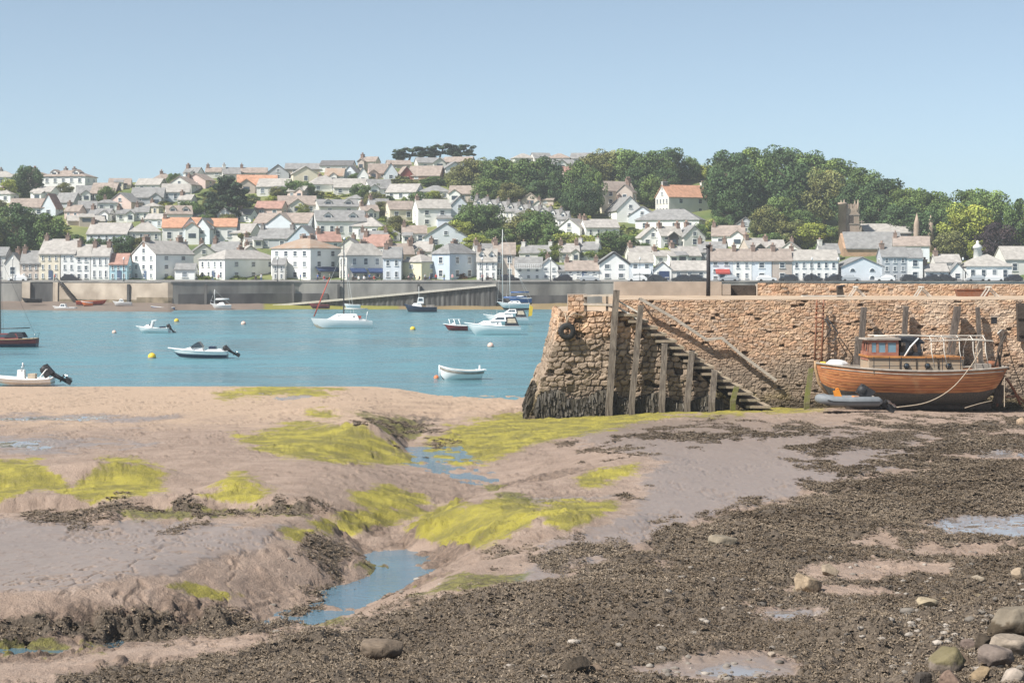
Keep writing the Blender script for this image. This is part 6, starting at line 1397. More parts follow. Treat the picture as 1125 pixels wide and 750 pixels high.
def sloop(label, x0, x1, wl, D_, mastpx, top, bow='left', hullm='gelcoat', cover='boatblue', two=None):
    o, L_, k = boat('sailing_yacht', label, 'yacht', x0, x1, wl, bow=bow, yaw=.08, aground=D_)
    hb, sh, P = hull(L_, 2.2, 1.35, 1.0, 1.0, .25, [(.3, 1), (1, 0)], rake=1.0, tr=.6); finish(o, hb, [hullm, 'blackpaint'], 'gelcoat', P)
    cabin(o, L_ * .28, L_ * .70, .7, .45, 1.0, 1.5, rake1=.8); t = abs(mastpx - (x1 if bow == 'left' else x0)) / (x1 - x0); h = (wl - top) / k
    b = MB(); b.tube([(L_ * t, 0, 1.), (L_ * t, 0, h)], [.08, .06]); m_ = b.build('mast', 'mast', o); b = MB(); b.tube([(L_ * t, 0, 2.0), (L_ * .08, 0, 2.1)], .05); b.build('boom', 'mast', m_); b = MB(); b.tube([(L_ * t - .2, 0, 2.15), (L_ * .1, 0, 2.22)], [.18, .12]); b.build('sail_cover', cover, m_)
    b = MB(); [b.tube([(L_ * t, 0, h * .97), q], .018, n=4) for q in ((L_ * .99, 0, 1.3), (.1, 0, 1.0), (L_ * t, -1., 1.), (L_ * t, 1., 1.))]; b.tube([(L_ * t, -.5, h * .6), (L_ * t, .5, h * .6)], .02, n=4); b.build('rigging', 'mast', m_); pulpit(o, L_, 1.2, .5)
sloop('white yacht with tall pale mast and blue sail cover lying under the sea wall', 546, 582, 339, 352, 552, 252)
sloop('smaller yacht with a shorter mast behind the tall-masted one', 556, 584, 333, 362, 560, 283, hullm='boatblue')
sloop('tiny pale yacht aground at the foot of the dark wall', 231, 254, 340.5, 362, 236, 318, hullm='gelcoat', cover='gelcoat')
def small(label, x0, x1, wl, D_, hm, cab=None, bow='left', name='dinghy', cat='dinghy', trim='gelcoat', mast=0):
    o, L_, k = boat(name, label, cat, x0, x1, wl, bow=bow, yaw=random.uniform(-.12, .12), aground=D_)
    hb, sh, P = hull(L_, L_ * .34, .95, .72, .70, .1, [(.2, 1), (1, 0)], rake=.5, tr=.75, nst=16, nr=8, drop=.2, deckmat=2); finish(o, hb, [hm, 'blackpaint', 'faded'], trim, P)
    if cab: cabin(o, L_ * .4, L_ * .72, L_ * .12, L_ * .09, .6, 1.4, m=cab, rake1=.4, name='cabin')
    for t in (.25, .55): b = MB(); b.box((L_ * t, 0, .62), (.3, L_ * .28, .05)); b.build('thwart', 'teak', o)
    if mast: b = MB(); b.tube([(L_ * .5, 0, .5), (L_ * .5, 0, mast)], .05); b.build('mast', 'mast', o)
small('white cabin boat at the water edge below the wall steps', 57, 84, 341.5, 362, 'gelcoat', 'gelcoat', name='motor_boat', cat='motor boat')
small('long orange-red boat lying on the beach beside the wall steps', 84, 117, 334.5, 370, 'redpaint', bow='right', trim='orangepaint')
small('small orange dinghy in front of the long orange-red boat', 89, 102, 336, 367, 'orangepaint')
small('white boat on the beach under the lit wall', 124, 145, 336, 366, 'gelcoat', 'gelcoat', name='motor_boat', cat='motor boat')
small('blue open boat at the water edge where the wall turns dark', 166, 192, 341.5, 358, 'boatblue', name='fishing_boat', cat='fishing boat')
small('dark dinghy on the mud at the far left under the wall', 24, 46, 332, 376, 'blackpaint', trim='blackpaint')
small('maroon dinghy on the green strip left of the catamaran mast', 339, 362, 338.5, 366, 'maroon', trim='maroon')
small('pale tender on the green strip right of the catamaran mast', 377, 396, 338.5, 364, 'gelcoat')
def buoy(label, px, py, d, m, cone=False):
    p, k = on_water(px, py); r = d / k / 2; o = thing('mooring_buoy', label, 'buoy', p, 0, 'mooring buoys on the river'); b = MB()
    pr = [(.02 * r, -.6 * r)] + [(r * math.cos(a), .35 * r + r * math.sin(a)) for a in np.linspace(-.9, 1.35, 9)] + [(.1 * r, 1.36 * r)]
    b.lathe(pr, n=14); b.build('float', m, o); b = MB(); b.tube([(0, 0, 1.3 * r), (-.12 * r, 0, 1.6 * r), (.12 * r, 0, 1.6 * r), (0, 0, 1.3 * r)], .07 * r, n=5); b.build('ring', 'cleat', o); b = MB(); b.lathe([(1.0 * r, .0), (1.04 * r, .12 * r), (1.0 * r, .26 * r)], n=14); b.build('band', 'faded', o)
buoy('large yellow buoy left of the sleek speedboat', 167, 393.5, 9, 'buoyyellow'); buoy('small yellow buoy above the open-sheltered motor boat', 194, 353.5, 5.5, 'buoyyellow'); buoy('pinkish buoy alone in mid river right of the yellow one', 267.5, 356.5, 5.5, 'buoypink')
buoy('pale pink buoy left of the open-sheltered motor boat', 125.5, 366, 5, 'buoypink'); buoy('yellow buoy between catamaran and dark launch', 453.5, 362.5, 6, 'buoyyellow'); buoy('pale ring-topped buoy above the rowing boat', 539, 381, 7, 'buoypink'); buoy('orange buoy at the bow of the rowing boat', 479.5, 416, 6, 'buoyorange')
buoy('tiny orange buoy near the pier head under the far wall', 618, 341, 3, 'buoyorange')

# ---------------------------------------------------------------- the wooden boat beside the quay
def hull_wood():
    m = bpy.data.materials.new('planked_hull'); m.use_nodes = True; nt = m.node_tree; N = nt.nodes; L = nt.links; b = N['Principled BSDF']; b.inputs['Roughness'].default_value = .6; b.inputs['Coat Weight'].default_value = .05
    a = N.new('ShaderNodeAttribute'); a.attribute_name = 'plank'; s = N.new('ShaderNodeSeparateColor'); L.new(a.outputs['Color'], s.inputs[0])
    tc = N.new('ShaderNodeTexCoord'); mp = N.new('ShaderNodeMapping'); mp.inputs['Scale'].default_value = (.55, 3, 5); L.new(tc.outputs['Object'], mp.inputs[0])
    def nz(sc, src): n = N.new('ShaderNodeTexNoise'); n.inputs['Scale'].default_value = sc; n.inputs['Detail'].default_value = 6; L.new(src, n.inputs[0]); return n.outputs[0]
    def mth(op, x, y): 
        n = N.new('ShaderNodeMath'); n.operation = op
        for i, q in enumerate((x, y)):
            if isinstance(q, (int, float)): n.inputs[i].default_value = q
            else: L.new(q, n.inputs[i])
        return n.outputs[0]
    def ss(v, p, q): n = N.new('ShaderNodeMapRange'); n.interpolation_type = 'SMOOTHSTEP'; n.inputs[1].default_value = p; n.inputs[2].default_value = q; L.new(v, n.inputs[0]); return n.outputs[0]
    def mix(f, x, y):
        n = N.new('ShaderNodeMix'); n.data_type = 'RGBA'; L.new(f, n.inputs[0])
        for i, q in ((6, x), (7, y)):
            if isinstance(q, tuple): n.inputs[i].default_value = (*q, 1)
            else: L.new(q, n.inputs[i])
        return n.outputs[2]
    n1 = nz(2.2, mp.outputs[0]); n2 = nz(.7, tc.outputs['Object']); n3 = nz(14, tc.outputs['Object'])
    pv = mth('MULTIPLY', s.outputs[0], 13.); fr = mth('FRACT', pv, 0); idn = mth('FRACT', mth('MULTIPLY', mth('FLOOR', pv, 0), .618), 0)
    c = mix(ss(n1, .3, .7), (.30, .10, .035), (.56, .25, .09)); c = mix(ss(mth('ADD', mth('MULTIPLY', idn, .5), mth('MULTIPLY', n2, .6)), .4, .75), c, (.50, .19, .075)); c = mix(ss(n2, .56, .72), c, (.58, .34, .17))
    seam = mth('GREATER_THAN', fr, .86); c = mix(mth('MULTIPLY', seam, .85), c, (.06, .022, .012)); c = mix(mth('MULTIPLY', ss(n3, .6, .75), .35), c, (.12, .07, .05))
    low = ss(mth('ADD', s.outputs[0], mth('MULTIPLY', mth('SUBTRACT', n2, .5), .10)), .40, .36); c = mix(low, c, mix(ss(n3, .4, .65), (.045, .05, .05), (.095, .085, .075)))
    L.new(c, b.inputs['Base Color']); bp = N.new('ShaderNodeBump'); bp.inputs['Strength'].default_value = .5; bp.inputs['Distance'].default_value = .03; L.new(mth('SUBTRACT', 0., seam), bp.inputs['Height']); L.new(bp.outputs[0], b.inputs['Normal']); return m
def wooden_boat():
    D_ = 94.9; k = FPX / D_; kz = 446; p = at(1000, kz, D_); L_ = (1103.5 - 897) / k
    o = thing('wooden_boat', 'old varnished wooden boat with planked orange hull, leaning canopy hoops and wheelhouse, aground by the quay', 'boat', at(1103.5, kz, D_) + Vector((0, .5, 0)), PI + .03)
    o['label'] = 'old orange-planked wooden boat with small wheelhouse and bare canopy hoops, aground by the quay'
    nst, nr = 44, 26; Hb, Hm, Hs = 47 / k, 39.5 / k, 43 / k; V = []; A = []; Pp = []
    for sg in (1, -1):
        for i in range(nst):
            t = i / (nst - 1); zs = Hs * 2 * (t - .5) * (t - 1) + Hm * 4 * t * (1 - t) + Hb * 2 * t * (t - .5); zk = .02 + .55 * max(0, (t - .86) / .14) ** 2.2 + .30 * max(0, (.12 - t) / .12) ** 1.5
            w = (.74 + .26 * math.sin(min(1, t / .45) * PI / 2)) if t < .45 else max(.02, 1 - ((t - .45) / .55) ** 2.9)
            row = []
            for j in range(nr):
                v = j / (nr - 1); f = math.sin(v * PI / 2) ** (.62 + .55 * max(0, t - .55)) * (1 if v < .6 else 1 - .05 * (v - .6)); z = zk + (zs - zk) * v
                x = t * L_ - .62 * (1 - v) ** 1.6 * max(0, (t - .75) / .25) ** 1.6 + .85 * (1 - v) * max(0, (.3 - t) / .3)
                q = (x, sg * 1.5 * w * f, z); V.append(q); A.append((v, t, 0, 1)); row.append(q)
            if sg == 1: Pp.append(row)
    F = gridf(nst, nr); F2 = np.concatenate([F, F[:, ::-1] + nst * nr]); tr_ = np.array([[j, j + 1, nst * nr + j + 1, nst * nr + j] for j in range(nr - 1)])
    h = np_mesh('hull', V, np.concatenate([F2, tr_]), hull_wood(), smooth=True, parent=o, attrs={'plank': A})
    b = MB(); Vd = []
    for r_ in Pp: x, y, z = r_[-1]; y = max(.01, y - .06); Vd += [(x, y, z - .16), (x, -y, z - .16)]
    b.add(Vd, [(2 * i, 2 * i + 2, 2 * i + 3, 2 * i + 1) for i in range(nst - 1)]); b.build('deck', 'faded', o)
    b = MB(); 
    for sg in (1, -1): b.tube([(r_[-1][0], sg * (r_[-1][1] + .01), r_[-1][2] + .01) for r_ in Pp], .062, n=6); b.tube([(r_[-1][0], sg * (r_[-1][1] + .0), r_[-1][2] - .17) for r_ in Pp[1:-1]], .03, n=6)
    b.tube([(Pp[0][-1][0], Pp[0][-1][1], Pp[0][-1][2]), (Pp[0][-1][0], -Pp[0][-1][1], Pp[0][-1][2])], .06, n=6); b.build('gunwale', 'faded', o)
    b = MB(); b.tube([(L_ - .62, 0, .6), (L_ - .15, 0, 1.2), (L_ + .03, 0, 2.0), (L_ + .02, 0, Hb + .12)], .085, n=6); b.build('stem', 'teak', o)
    b = MB(); b.box((L_ * .45, 0, -.04), (L_ * .78, .22, .26)); b.build('keel', 'darktimber', o)
    X = lambda px: (1103.5 - px) / k; Z = lambda py: (kz - py) / k
    # cabin trunk with portholes
    c0, c1, zt = X(1054), X(951), Z(391); b = MB(); b.prism([(c0, Z(412)), (c1, Z(412)), (c1, zt - .04), (c0, zt - .12)], -1.0, 1.0); tk = b.build('cabin_trunk', mat('cabin_paint', (.50, .41, .31), .7, .25, 2.5, col2=(.42, .30, .20)), o)
    b = MB(); b.prism([(c0 - .08, zt - .12), (c1 + .08, zt - .04), (c1 + .08, zt + .06), (c0 - .08, zt - .02)], -1.08, 1.08); b.build('cabin_top', 'varnish', tk)
    for px in (992, 1015, 1038): 
        b = MB(); b.lathe([(.0, -.02), (.135, -.02), (.15, 0), (.15, .06)], (0, 0, 0), n=16, axis='y'); q = b.build('porthole', ['darktimber'], tk); q.location = (X(px), 1.03, Z(401)); 
        b = MB(); b.lathe([(.0, .075), (.11, .07), (.11, .0)], n=14, axis='y'); g = b.build('pane', 'glass', q)
    b = MB(); b.box((X(985), 1.02, Z(399)), (.05, .05, .5)); b.box((X(1003), 1.02, Z(399)), (.05, .05, .5)); b.box((X(1027), 1.02, Z(399)), (.05, .05, .5)); b.build('batten', 'darktimber', tk)
    # wheelhouse: painted frames forward, dark canvas aft
    w0, w1, wz, wt = X(984), X(951), zt - .2, Z(373); wh = MB(); hw = .86
    for sg in (-1, 1):
        wh.prism([(w0, wz), (w1, wz), (w1, wz + .42), (w0, wz + .42)], sg * hw - .03, sg * hw + .03); wh.prism([(w0, wt - .14), (w1 - .1, wt - .14), (w1 - .1, wt), (w0, wt)], sg * hw - .03, sg * hw + .03)
        for u in (w0 + .06, w0 + .62, w0 + 1.1, w1 - .1): wh.prism([(u - .07, wz + .42), (u + .07, wz + .42), (u + .04, wt - .14), (u - .07, wt - .14)], sg * hw - .03, sg * hw + .03)
    wh.box((w1, 0, wz + .22), (.06, hw * 2 - .07, .44)); wh.box((w1 - .1, 0, wt - .07), (.06, hw * 2 - .07, .14)); 
    for y in (-.55, 0, .55): wh.box((w1 - .05, y, (wz + wt) / 2 + .1), (.06, .09, wt - wz - .5), rot=(0, -.1, 0))
    W_ = wh.build('wheelhouse', 'reddishpaint', o)
    for sg in (-1, 1):
        for u0, u1 in ((w0 + .13, w0 + .55), (w0 + .69, w0 + 1.03), (w0 + 1.17, w1 - .17)): b = MB(); b.box(((u0 + u1) / 2, sg * hw, (wz + .42 + wt - .14) / 2), (u1 - u0, .02, wt - wz - .56)); b.build('window', mat('blue_glass', (.16, .27, .34), .15, .2, 1., spec=.6) if 'blue_glass' not in bpy.data.materials else bpy.data.materials['blue_glass'], W_)
    b = MB(); b.prism([(w0 - .1, wt), (w1 + .12, wt), (w1 + .08, wt + .07), (w0 - .1, wt + .10)], -hw - .12, hw + .12); b.build('roof', 'faded', W_)
    b = MB(); a0, a1 = X(1012), X(984) - .1
    for sg in (-1, 1):
        b.prism([(a0 + .1, zt), (a0 + .25, zt), (a0 + .42, wt - .1), (a0 + .2, wt - .1)], sg * hw - .02, sg * hw + .02); b.prism([(a0 + .75, zt), (a0 + .95, zt), (a0 + .95, wt - .1), (a0 + .75, wt - .1)], sg * hw - .02, sg * hw + .02); b.prism([(a0 - .05, wt - .22), (a1, wt - .12), (a1, wt + .05), (a0 + .25, wt + .08)], sg * hw - .02, sg * hw + .02); b.prism([(a0 + .1, zt), (a1, zt), (a1, zt + .22), (a0 + .1, zt + .22)], sg * hw - .02, sg * hw + .02)
    b.prism([(a0 - .1, wt - .15), (a1, wt + .02), (a1, wt + .10), (a0 + .25, wt + .12)], -hw - .05, hw + .05); b.build('canvas_shelter', 'canvas', o)
    b = MB(); b.box(((a0 + a1) / 2, -.3, zt + .25), (.5, .5, .5)); b.build('engine_box', 'faded', o)
    b = MB(); b.tube([(X(990), hw + .1, Z(391)), (X(997), hw + .1, Z(380)), (X(1006), hw + .05, Z(371))], .045, n=6); b.build('stanchion_bar', 'gelcoat', o)
    # long white rail over the roof and the bare hoops aft
    b = MB(); b.tube([(X(958), .75, Z(369)), (X(990), .8, Z(367.5)), (X(1020), .85, Z(369)), (X(1052), .9, Z(371))], .036, n=6); b.tube([(X(958), -.75, Z(369)), (X(1052), -.9, Z(371))], .036, n=6); b.build('roof_rail', 'whitewood', o)
    for px in (1022, 1036, 1053, 1068, 1082):
        b = MB(); w = 1.25 - .1 * (px > 1070); q = X(px); b.tube([(q, w, Z(403)), (q + .18, w * .98, Z(384)), (q + .1, w * .72, Z(373)), (q, 0, Z(369)), (q - .1, -w * .72, Z(373)), (q, -w * .98, Z(384)), (q, -w, Z(403))], .025, n=6); b.build('canopy_hoop', 'whitewood', o)
    b = MB()
    for y in (1.0, -1.0): b.tube([(X(1018), y, Z(374)), (X(1060), y * .98, Z(373)), (X(1088), y * .9, Z(374))], .028, n=5)
    b.tube([(X(1018), 0, Z(369)), (X(1084), 0, Z(369))], .028, n=5); b.build('canopy_bar', 'whitewood', o)
    # side rail with stanchions
    b = MB(); 
    for px in (955, 972, 985, 1012, 1030, 1050): b.tube([(X(px), 1.3, Z(409)), (X(px), 1.3, Z(391))], .022, n=5)
    b.tube([(X(953), 1.3, Z(394)), (X(1055), 1.3, Z(392))], .02, n=5); b.tube([(X(953), 1.3, Z(401)), (X(1055), 1.3, Z(400))], .016, n=5); b.build('side_rail', 'iron', o)
    # stern gallows of dark bent timbers
    b = MB(); b.tube([(X(1097), .8, Z(404)), (X(1094), .8, Z(385)), (X(1101), .75, Z(366))], .06, n=6); b.tube([(X(1090), .9, Z(402)), (X(1096), .85, Z(381)), (X(1103), .8, Z(368))], .05, n=6); b.tube([(X(1104), -.6, Z(404)), (X(1108), -.6, Z(380)), (X(1104), -.6, Z(366))], .05, n=6); b.build('stern_gallows', 'darktimber', o)
    b = MB(); b.tube([(X(1094), .75, Z(366)), (X(1100), .4, Z(363)), (X(1106), -.4, Z(363)), (X(1110), -.7, Z(372))], .035, n=6); b.build('gallows_hoop', 'whitewood', o)
    b = MB(); b.tube([(.35, 0, .05), (.15, 0, .9), (-.1, 0, 1.6)], [.06, .05, .05]); b.box((.15, 0, .6), (.5, .07, 1.0), rot=(0, -.2, 0)); b.build('rudder', 'darktimber', o)
    b = MB(); b.box((X(1078), .5, Z(403)), (.8, .7, .35)); b.build('stern_locker', 'faded', o)
    return k
KB = wooden_boat()
def heap(name, label, cat, px, py, D_, wpx, hpx, m, seed, group=None):
    o_ = at(px, py, D_); bm = bmesh.new(); bmesh.ops.create_icosphere(bm, subdivisions=3, radius=.5)
    from mathutils import noise as mn
    for v in bm.verts: v.co *= 1 + .22 * mn.noise(v.co * 3 + Vector((seed, 0, 0))); v.co = Vector((v.co.x * wpx / ppm(D_), v.co.y * wpx / ppm(D_) * .7, max(-.1, v.co.z + .25) * hpx / ppm(D_)))
    me = bpy.data.meshes.new(name); bm.to_mesh(me); bm.free(); me.polygons.foreach_set('use_smooth', [True] * len(me.polygons)); me.materials.append(M[m]); ob = link(bpy.data.objects.new(name, me)); ob.location = o_; return tag(ob, label, cat, group)
heap('tarpaulin', 'crumpled whitish tarpaulin bundle lying on the bow deck', 'tarpaulin', 919, 402.5, 95.3, 24, 11, 'gelcoat', 2)
heap('rope_coil', 'small yellow rope heap at the tip of the bow', 'rope', 904, 401.5, 95.2, 9, 6, 'buoyyellow', 5)
heap('net_bundle', 'brown bundle of netting on the stern deck', 'net', 1090, 402, 95.3, 16, 8, 'rust', 9)
def dinghy():
    D_ = 92.3; k = FPX / D_; p = at(931, 447, D_); o = thing('inflatable_dinghy', 'grey inflatable dinghy with tilted outboard, lying before the wooden boat', 'dinghy', p, .03)
    r = 5.2 / k; Ln, Wd = 66 / k, 1.55; z = r + .08; pts = [(Ln * .48, -Wd / 2 + r, z), (0, -Wd / 2 + r, z), (-Ln * .28, -Wd / 2 + r * 1.05, z + .03)]
    for a in np.linspace(-PI / 2, PI / 2, 9)[1:-1]: pts.append((-Ln * .30 - math.cos(a) * Ln * .17, math.sin(a) * (Wd / 2 - r), z + .10))
    pts += [(-Ln * .28, Wd / 2 - r * 1.05, z + .03), (0, Wd / 2 - r, z), (Ln * .48, Wd / 2 - r, z)]
    b = MB(); b.tube([(pts[0][0] + .2, pts[0][1], z)] + pts + [(pts[-1][0] + .2, pts[-1][1], z)], [r * .35] + [r] * len(pts) + [r * .35], n=14); b.build('tube', 'duct', o)
    b = MB(); b.tube([(q[0], q[1] * 1.0 + (-r if q[1] < 0 else r) * .98 if abs(q[1]) > .3 else q[1], q[2] - .02) for q in pts], .03, n=5); b.build('rubbing_strake', 'rubber', o)
    b = MB(); b.box((0, 0, .14), (Ln * .74, Wd - 2 * r, .06)); b.build('floor', 'canvas', o); b = MB(); b.box((Ln * .40, 0, .34), (.07, Wd - 2 * r - .02, .5)); b.build('transom', 'faded', o)
    h = outboard(o, Ln * .44, .42, 1.15, tilt=0); h.rotation_euler = (0, -1.05, PI * 0); h.scale = (-1.6, 1.6, 1.6); h.rotation_euler = (0, -.95, 0)
    fs = thing('fuel_can', 'orange upright fuel can standing in the inflatable dinghy', 'fuel can', at(920, 437, D_ + .1)); b = MB(); b.box((0, 0, .17), (.36, .3, .48), rot=(0, -.3, 0), taper=.8); b.build('body', 'orangepaint2', fs); b = MB(); b.tube([(-.1, 0, .42), (0, 0, .5), (.12, 0, .42)], .03); b.build('handle', 'orangepaint2', fs); b = MB(); b.lathe([(.05, .38), (.05, .47), (.01, .47)], (-.18, 0, 0), n=8); b.build('cap', 'blackpaint', fs)
    s = MB(); s.box((0, 0, .05), (.75, .4, .12), rot=(0, .08, .1), taper=.85); s.box((.2, .02, .13), (.3, .34, .06), rot=(0, .1, .2)); q = s.build('life_jacket', 'orangepaint2'); q.location = at(936, 438.5, D_ + .1); tag(q, 'flat orange life jacket lying beside the fuel can', 'life jacket')
defmat('orangepaint2', (.75, .27, .03), .6, .12, 3.)
dinghy()
def cable(name, label, pts, r, m, cat='rope'):
    b = MB(); P = [at(*p) for p in pts]; out = []
    for i in range(len(P) - 1):
        a, c = P[max(0, i - 1)], P[min(len(P) - 1, i + 2)]
        for t in np.linspace(0, 1, 7)[:-1]: t = float(t); out.append(.5 * ((2 * P[i]) + (P[i + 1] - a) * t + (2 * a - 5 * P[i] + 4 * P[i + 1] - c) * t * t + (3 * P[i] - a - 3 * P[i + 1] + c) * t ** 3))
    b.tube(out + [P[-1]], r, n=6); return tag(b.build(name, m), label, cat)
cable('mooring_rope', 'pale rope sagging from the stern hoops down along the hull to the mud', [(1078, 383, 93.6), (1066, 403, 93.1), (1045, 427, 92.7), (1018, 442, 92.3), (985, 447.3, 92.0)], .026, 'rope')
cable('mooring_rope', 'thin rope dropping straight to the mud behind the boat stern', [(1103.5, 415, 93.9), (1103.5, 432, 93.8), (1103.5, 447, 93.6)], .022, 'rope')
cable('mooring_rope', 'short pale rope trailing on the mud under the hull', [(1060, 448, 93.0), (1075, 443.5, 93.3), (1090, 440, 93.8)], .022, 'rope')
cable('mooring_rope', 'thin dark line from the stern gallows slanting to the wall', [(1104, 372, 95), (1113, 400, 95.8), (1124, 430, 96.6)], .022, 'blackpaint')
# ================================================================ PEOPLE AND CARS ON THE FAR PROMENADE
def body_mesh(seed, sit=False):
    """one continuous body grown over a skeleton"""
    r = random.Random(seed); v = [(0, 0, .95), (0, 0, 1.2), (0, 0, 1.42), (0, -.01, 1.52), (0, -.02, 1.64), (0, -.02, 1.74), (.19, 0, 1.40), (.25, -.04, 1.13), (.24, -.14, .92), (-.19, 0, 1.40), (-.25, .04, 1.13), (-.23, -.02, .88), (.10, 0, .90), (.11, -.05 - .1 * r.random(), .50), (.11, .02, .08), (.11, -.14, .04), (-.10, 0, .90), (-.11, .08 * r.random(), .50), (-.11, .06, .08), (-.11, -.09, .04)]
    if sit: v[12:] = [(.10, -.05, .90), (.12, -.45, .92), (.12, -.45, .48), (.12, -.58, .45), (-.10, -.05, .90), (-.12, -.45, .92), (-.12, -.45, .48), (-.12, -.58, .45)]; v = [(a, b, c - .45) for a, b, c in v]
    e = [(0, 1), (1, 2), (2, 3), (3, 4), (4, 5), (2, 6), (6, 7), (7, 8), (2, 9), (9, 10), (10, 11), (0, 12), (12, 13), (13, 14), (14, 15), (0, 16), (16, 17), (17, 18), (18, 19)]
    rad = [.15, .145, .13, .055, .10, .075, .06, .05, .04, .06, .05, .04, .095, .065, .045, .04, .095, .065, .045, .04]
    me = bpy.data.meshes.new('person'); me.from_pydata(v, e, []); o = bpy.data.objects.new('person', me); COL.objects.link(o); s = o.modifiers.new('s', 'SKIN'); o.modifiers.new('d', 'SUBSURF').levels = 1
    for i, q in enumerate(me.skin_vertices[0].data): q.radius = (rad[i], rad[i]); q.use_root = i == 0
    dg = bpy.context.evaluated_depsgraph_get(); m2 = bpy.data.meshes.new_from_object(o.evaluated_get(dg)); bpy.data.objects.remove(o); return m2
def people():
    shirts = ['clothred', 'clothblue', 'clothwhite', 'clothdark', 'clothpink', 'clothgreen']; trs = ['clothdark', 'clothblue', 'clothgreen']; base = {s: body_mesh(4 + s, s) for s in (False, True)}; var = {}
    spots = [(383, 0), (388, 1), (394, 1), (400, 1), (406, 0), (411, 1), (417, 1), (449, 1), (455, 0), (461, 1), (467, 0), (472, 1), (479, 0), (488, 0), (530, 0), (536, 1), (541, 1), (552, 0), (558, 0), (564, 0), (349, 0), (356, 1), (362, 0), (281, 1), (287, 0), (233, 1), (240, 0), (60, 0), (330, 0), (497, 0)]
    place = [(0, 230, 'near the turned white house'), (230, 300, 'before the long grey-roofed villa'), (300, 372, 'before the ochre-roofed inn'), (372, 425, 'under the cafe awnings'), (425, 485, 'before the pale yellow house'), (485, 525, 'before the blue-grey house'), (525, 600, 'by the slipway head')]
    spots.sort(); cnt = {}; W_ = {k: k[5:] for k in shirts}; names = []
    for i, (px, s) in enumerate(spots):
        sh = shirts[(i * 5 + i // 6) % 6]; tr = trs[i % 3]; key = (s, sh, tr)
        if key not in var:
            me = base[bool(s)].copy(); 
            for m_ in (tr, sh, 'skin', 'hair'): me.materials.append(M[m_])
            off = .45 if s else 0
            for p in me.polygons: z = p.center.z + off; p.material_index = 2 if (1.49 < z < 1.68 or (abs(p.center.x) > .2 and z < 1.12)) else 3 if z >= 1.68 else 1 if z > .95 else 0; p.use_smooth = True
            var[key] = me
        o = bpy.data.objects.new('person', var[key]); COL.objects.link(o); D_ = 390.2 - .8 * (i % 3); D_ = max(D_, wall_D(px) + 1.8); o.location = ((px - 562.5) / FPX * D_, D_, 5.38 + (.1 if s else 0)); o.rotation_euler = (0, 0, random.uniform(-1.4, 1.4)); w = [q[2] for q in place if q[0] <= px < q[1]][0]
        lab = f"person {'sitting' if s else 'standing'} in {W_[sh]} top {w}".replace('dark top', 'dark top'); names.append((o, lab))
    seen = {}
    for o, l in names: seen.setdefault(l, []).append(o)
    for l, os_ in seen.items():
        for j, o in enumerate(os_): tag(o, l if len(os_) == 1 else f"{['first','second','third','fourth'][j]} {l}, from the left", 'person', 'people along the far promenade')
people()
def benches():
    for j, px in enumerate((391, 409, 452, 470, 538)):
        D_ = 388.6; o = thing('bench', f"small dark bench on the promenade {['under the left cafe awning','under the right cafe awning','left of the pale yellow house','right of the pale yellow house','by the pub'][j]}", 'bench', at(px, 308, D_), 0, 'promenade benches'); o.location.z = 5.36; b = MB(); b.box((0, 0, .45), (1.8, .45, .06)); b.build('seat', 'darktimber', o); b = MB(); b.box((0, .22, .75), (1.8, .05, .4)); b.build('backrest', 'darktimber', o)
        for s in (-1, 1): b = MB(); b.box((s * .7, 0, .21), (.08, .4, .42)); b.build('leg', 'iron', o)
benches()
def car_proto(m, tall=0.):
    o = thing('parked_car', '', 'car', (0, 0, 0)); b = MB(); pr = [(-2.05, .30), (2.05, .30), (2.08, .62), (1.95, .82), (1.05, .95), (.55, 1.45 + tall), (-1.15, 1.48 + tall), (-1.85, .98), (-2.08, .9)]
    V = []
    for y, ins in ((-.84, 0), (.84, 0)): V += [(x, y * (.82 if z > 1.1 else 1), z) for x, z in pr]
    n = len(pr); b.add(V, [tuple(range(n)), tuple(range(2 * n - 1, n - 1, -1))] + [(i, i + n, (i + 1) % n + n, (i + 1) % n) for i in range(n)]); b.build('body', m, o)
    for s in (-1, 1):
        for x0, x1 in ((-1.05, -.25), (-.17, .62)): b = MB(); b.add([(x0 - .28 * (x0 < -1), s * .825, 1.0), (x1 + .2 * (x1 > .5), s * .825, 1.0), (x1 - .1, s * .705, 1.40 + tall), (x0, s * .705, 1.40 + tall), (x0 - .28 * (x0 < -1), s * .78, 1.0), (x1 + .2 * (x1 > .5), s * .78, 1.0), (x1 - .1, s * .66, 1.40 + tall), (x0, s * .66, 1.40 + tall)], [(0, 1, 2, 3), (4, 5, 1, 0), (5, 6, 2, 1), (6, 7, 3, 2), (7, 4, 0, 3)]); b.build('window', 'glass', o)
        for x in (-1.3, 1.3): b = MB(); b.lathe([(.02, s * .86), (.2, s * .87), (.31, s * .86), (.32, s * .70)], (x, 0, .32), n=14, axis='y'); b.build('wheel', 'rubber', o)
    b = MB(); b.add([(1.04, -.7, 1.0), (1.04, .7, 1.0), (.60, .62, 1.42 + tall), (.60, -.62, 1.42 + tall), (.98, -.7, .98), (.98, .7, .98), (.54, .62, 1.40 + tall), (.54, -.62, 1.40 + tall)], [(0, 1, 2, 3), (4, 5, 1, 0), (5, 6, 2, 1), (6, 7, 3, 2), (7, 4, 0, 3)]); b.build('windscreen', 'glass', o)
    for s in (-1, 1): b = MB(); b.box((2.03, s * .6, .68), (.08, .3, .14)); b.build('headlight', 'gelcoat', o)
    return o
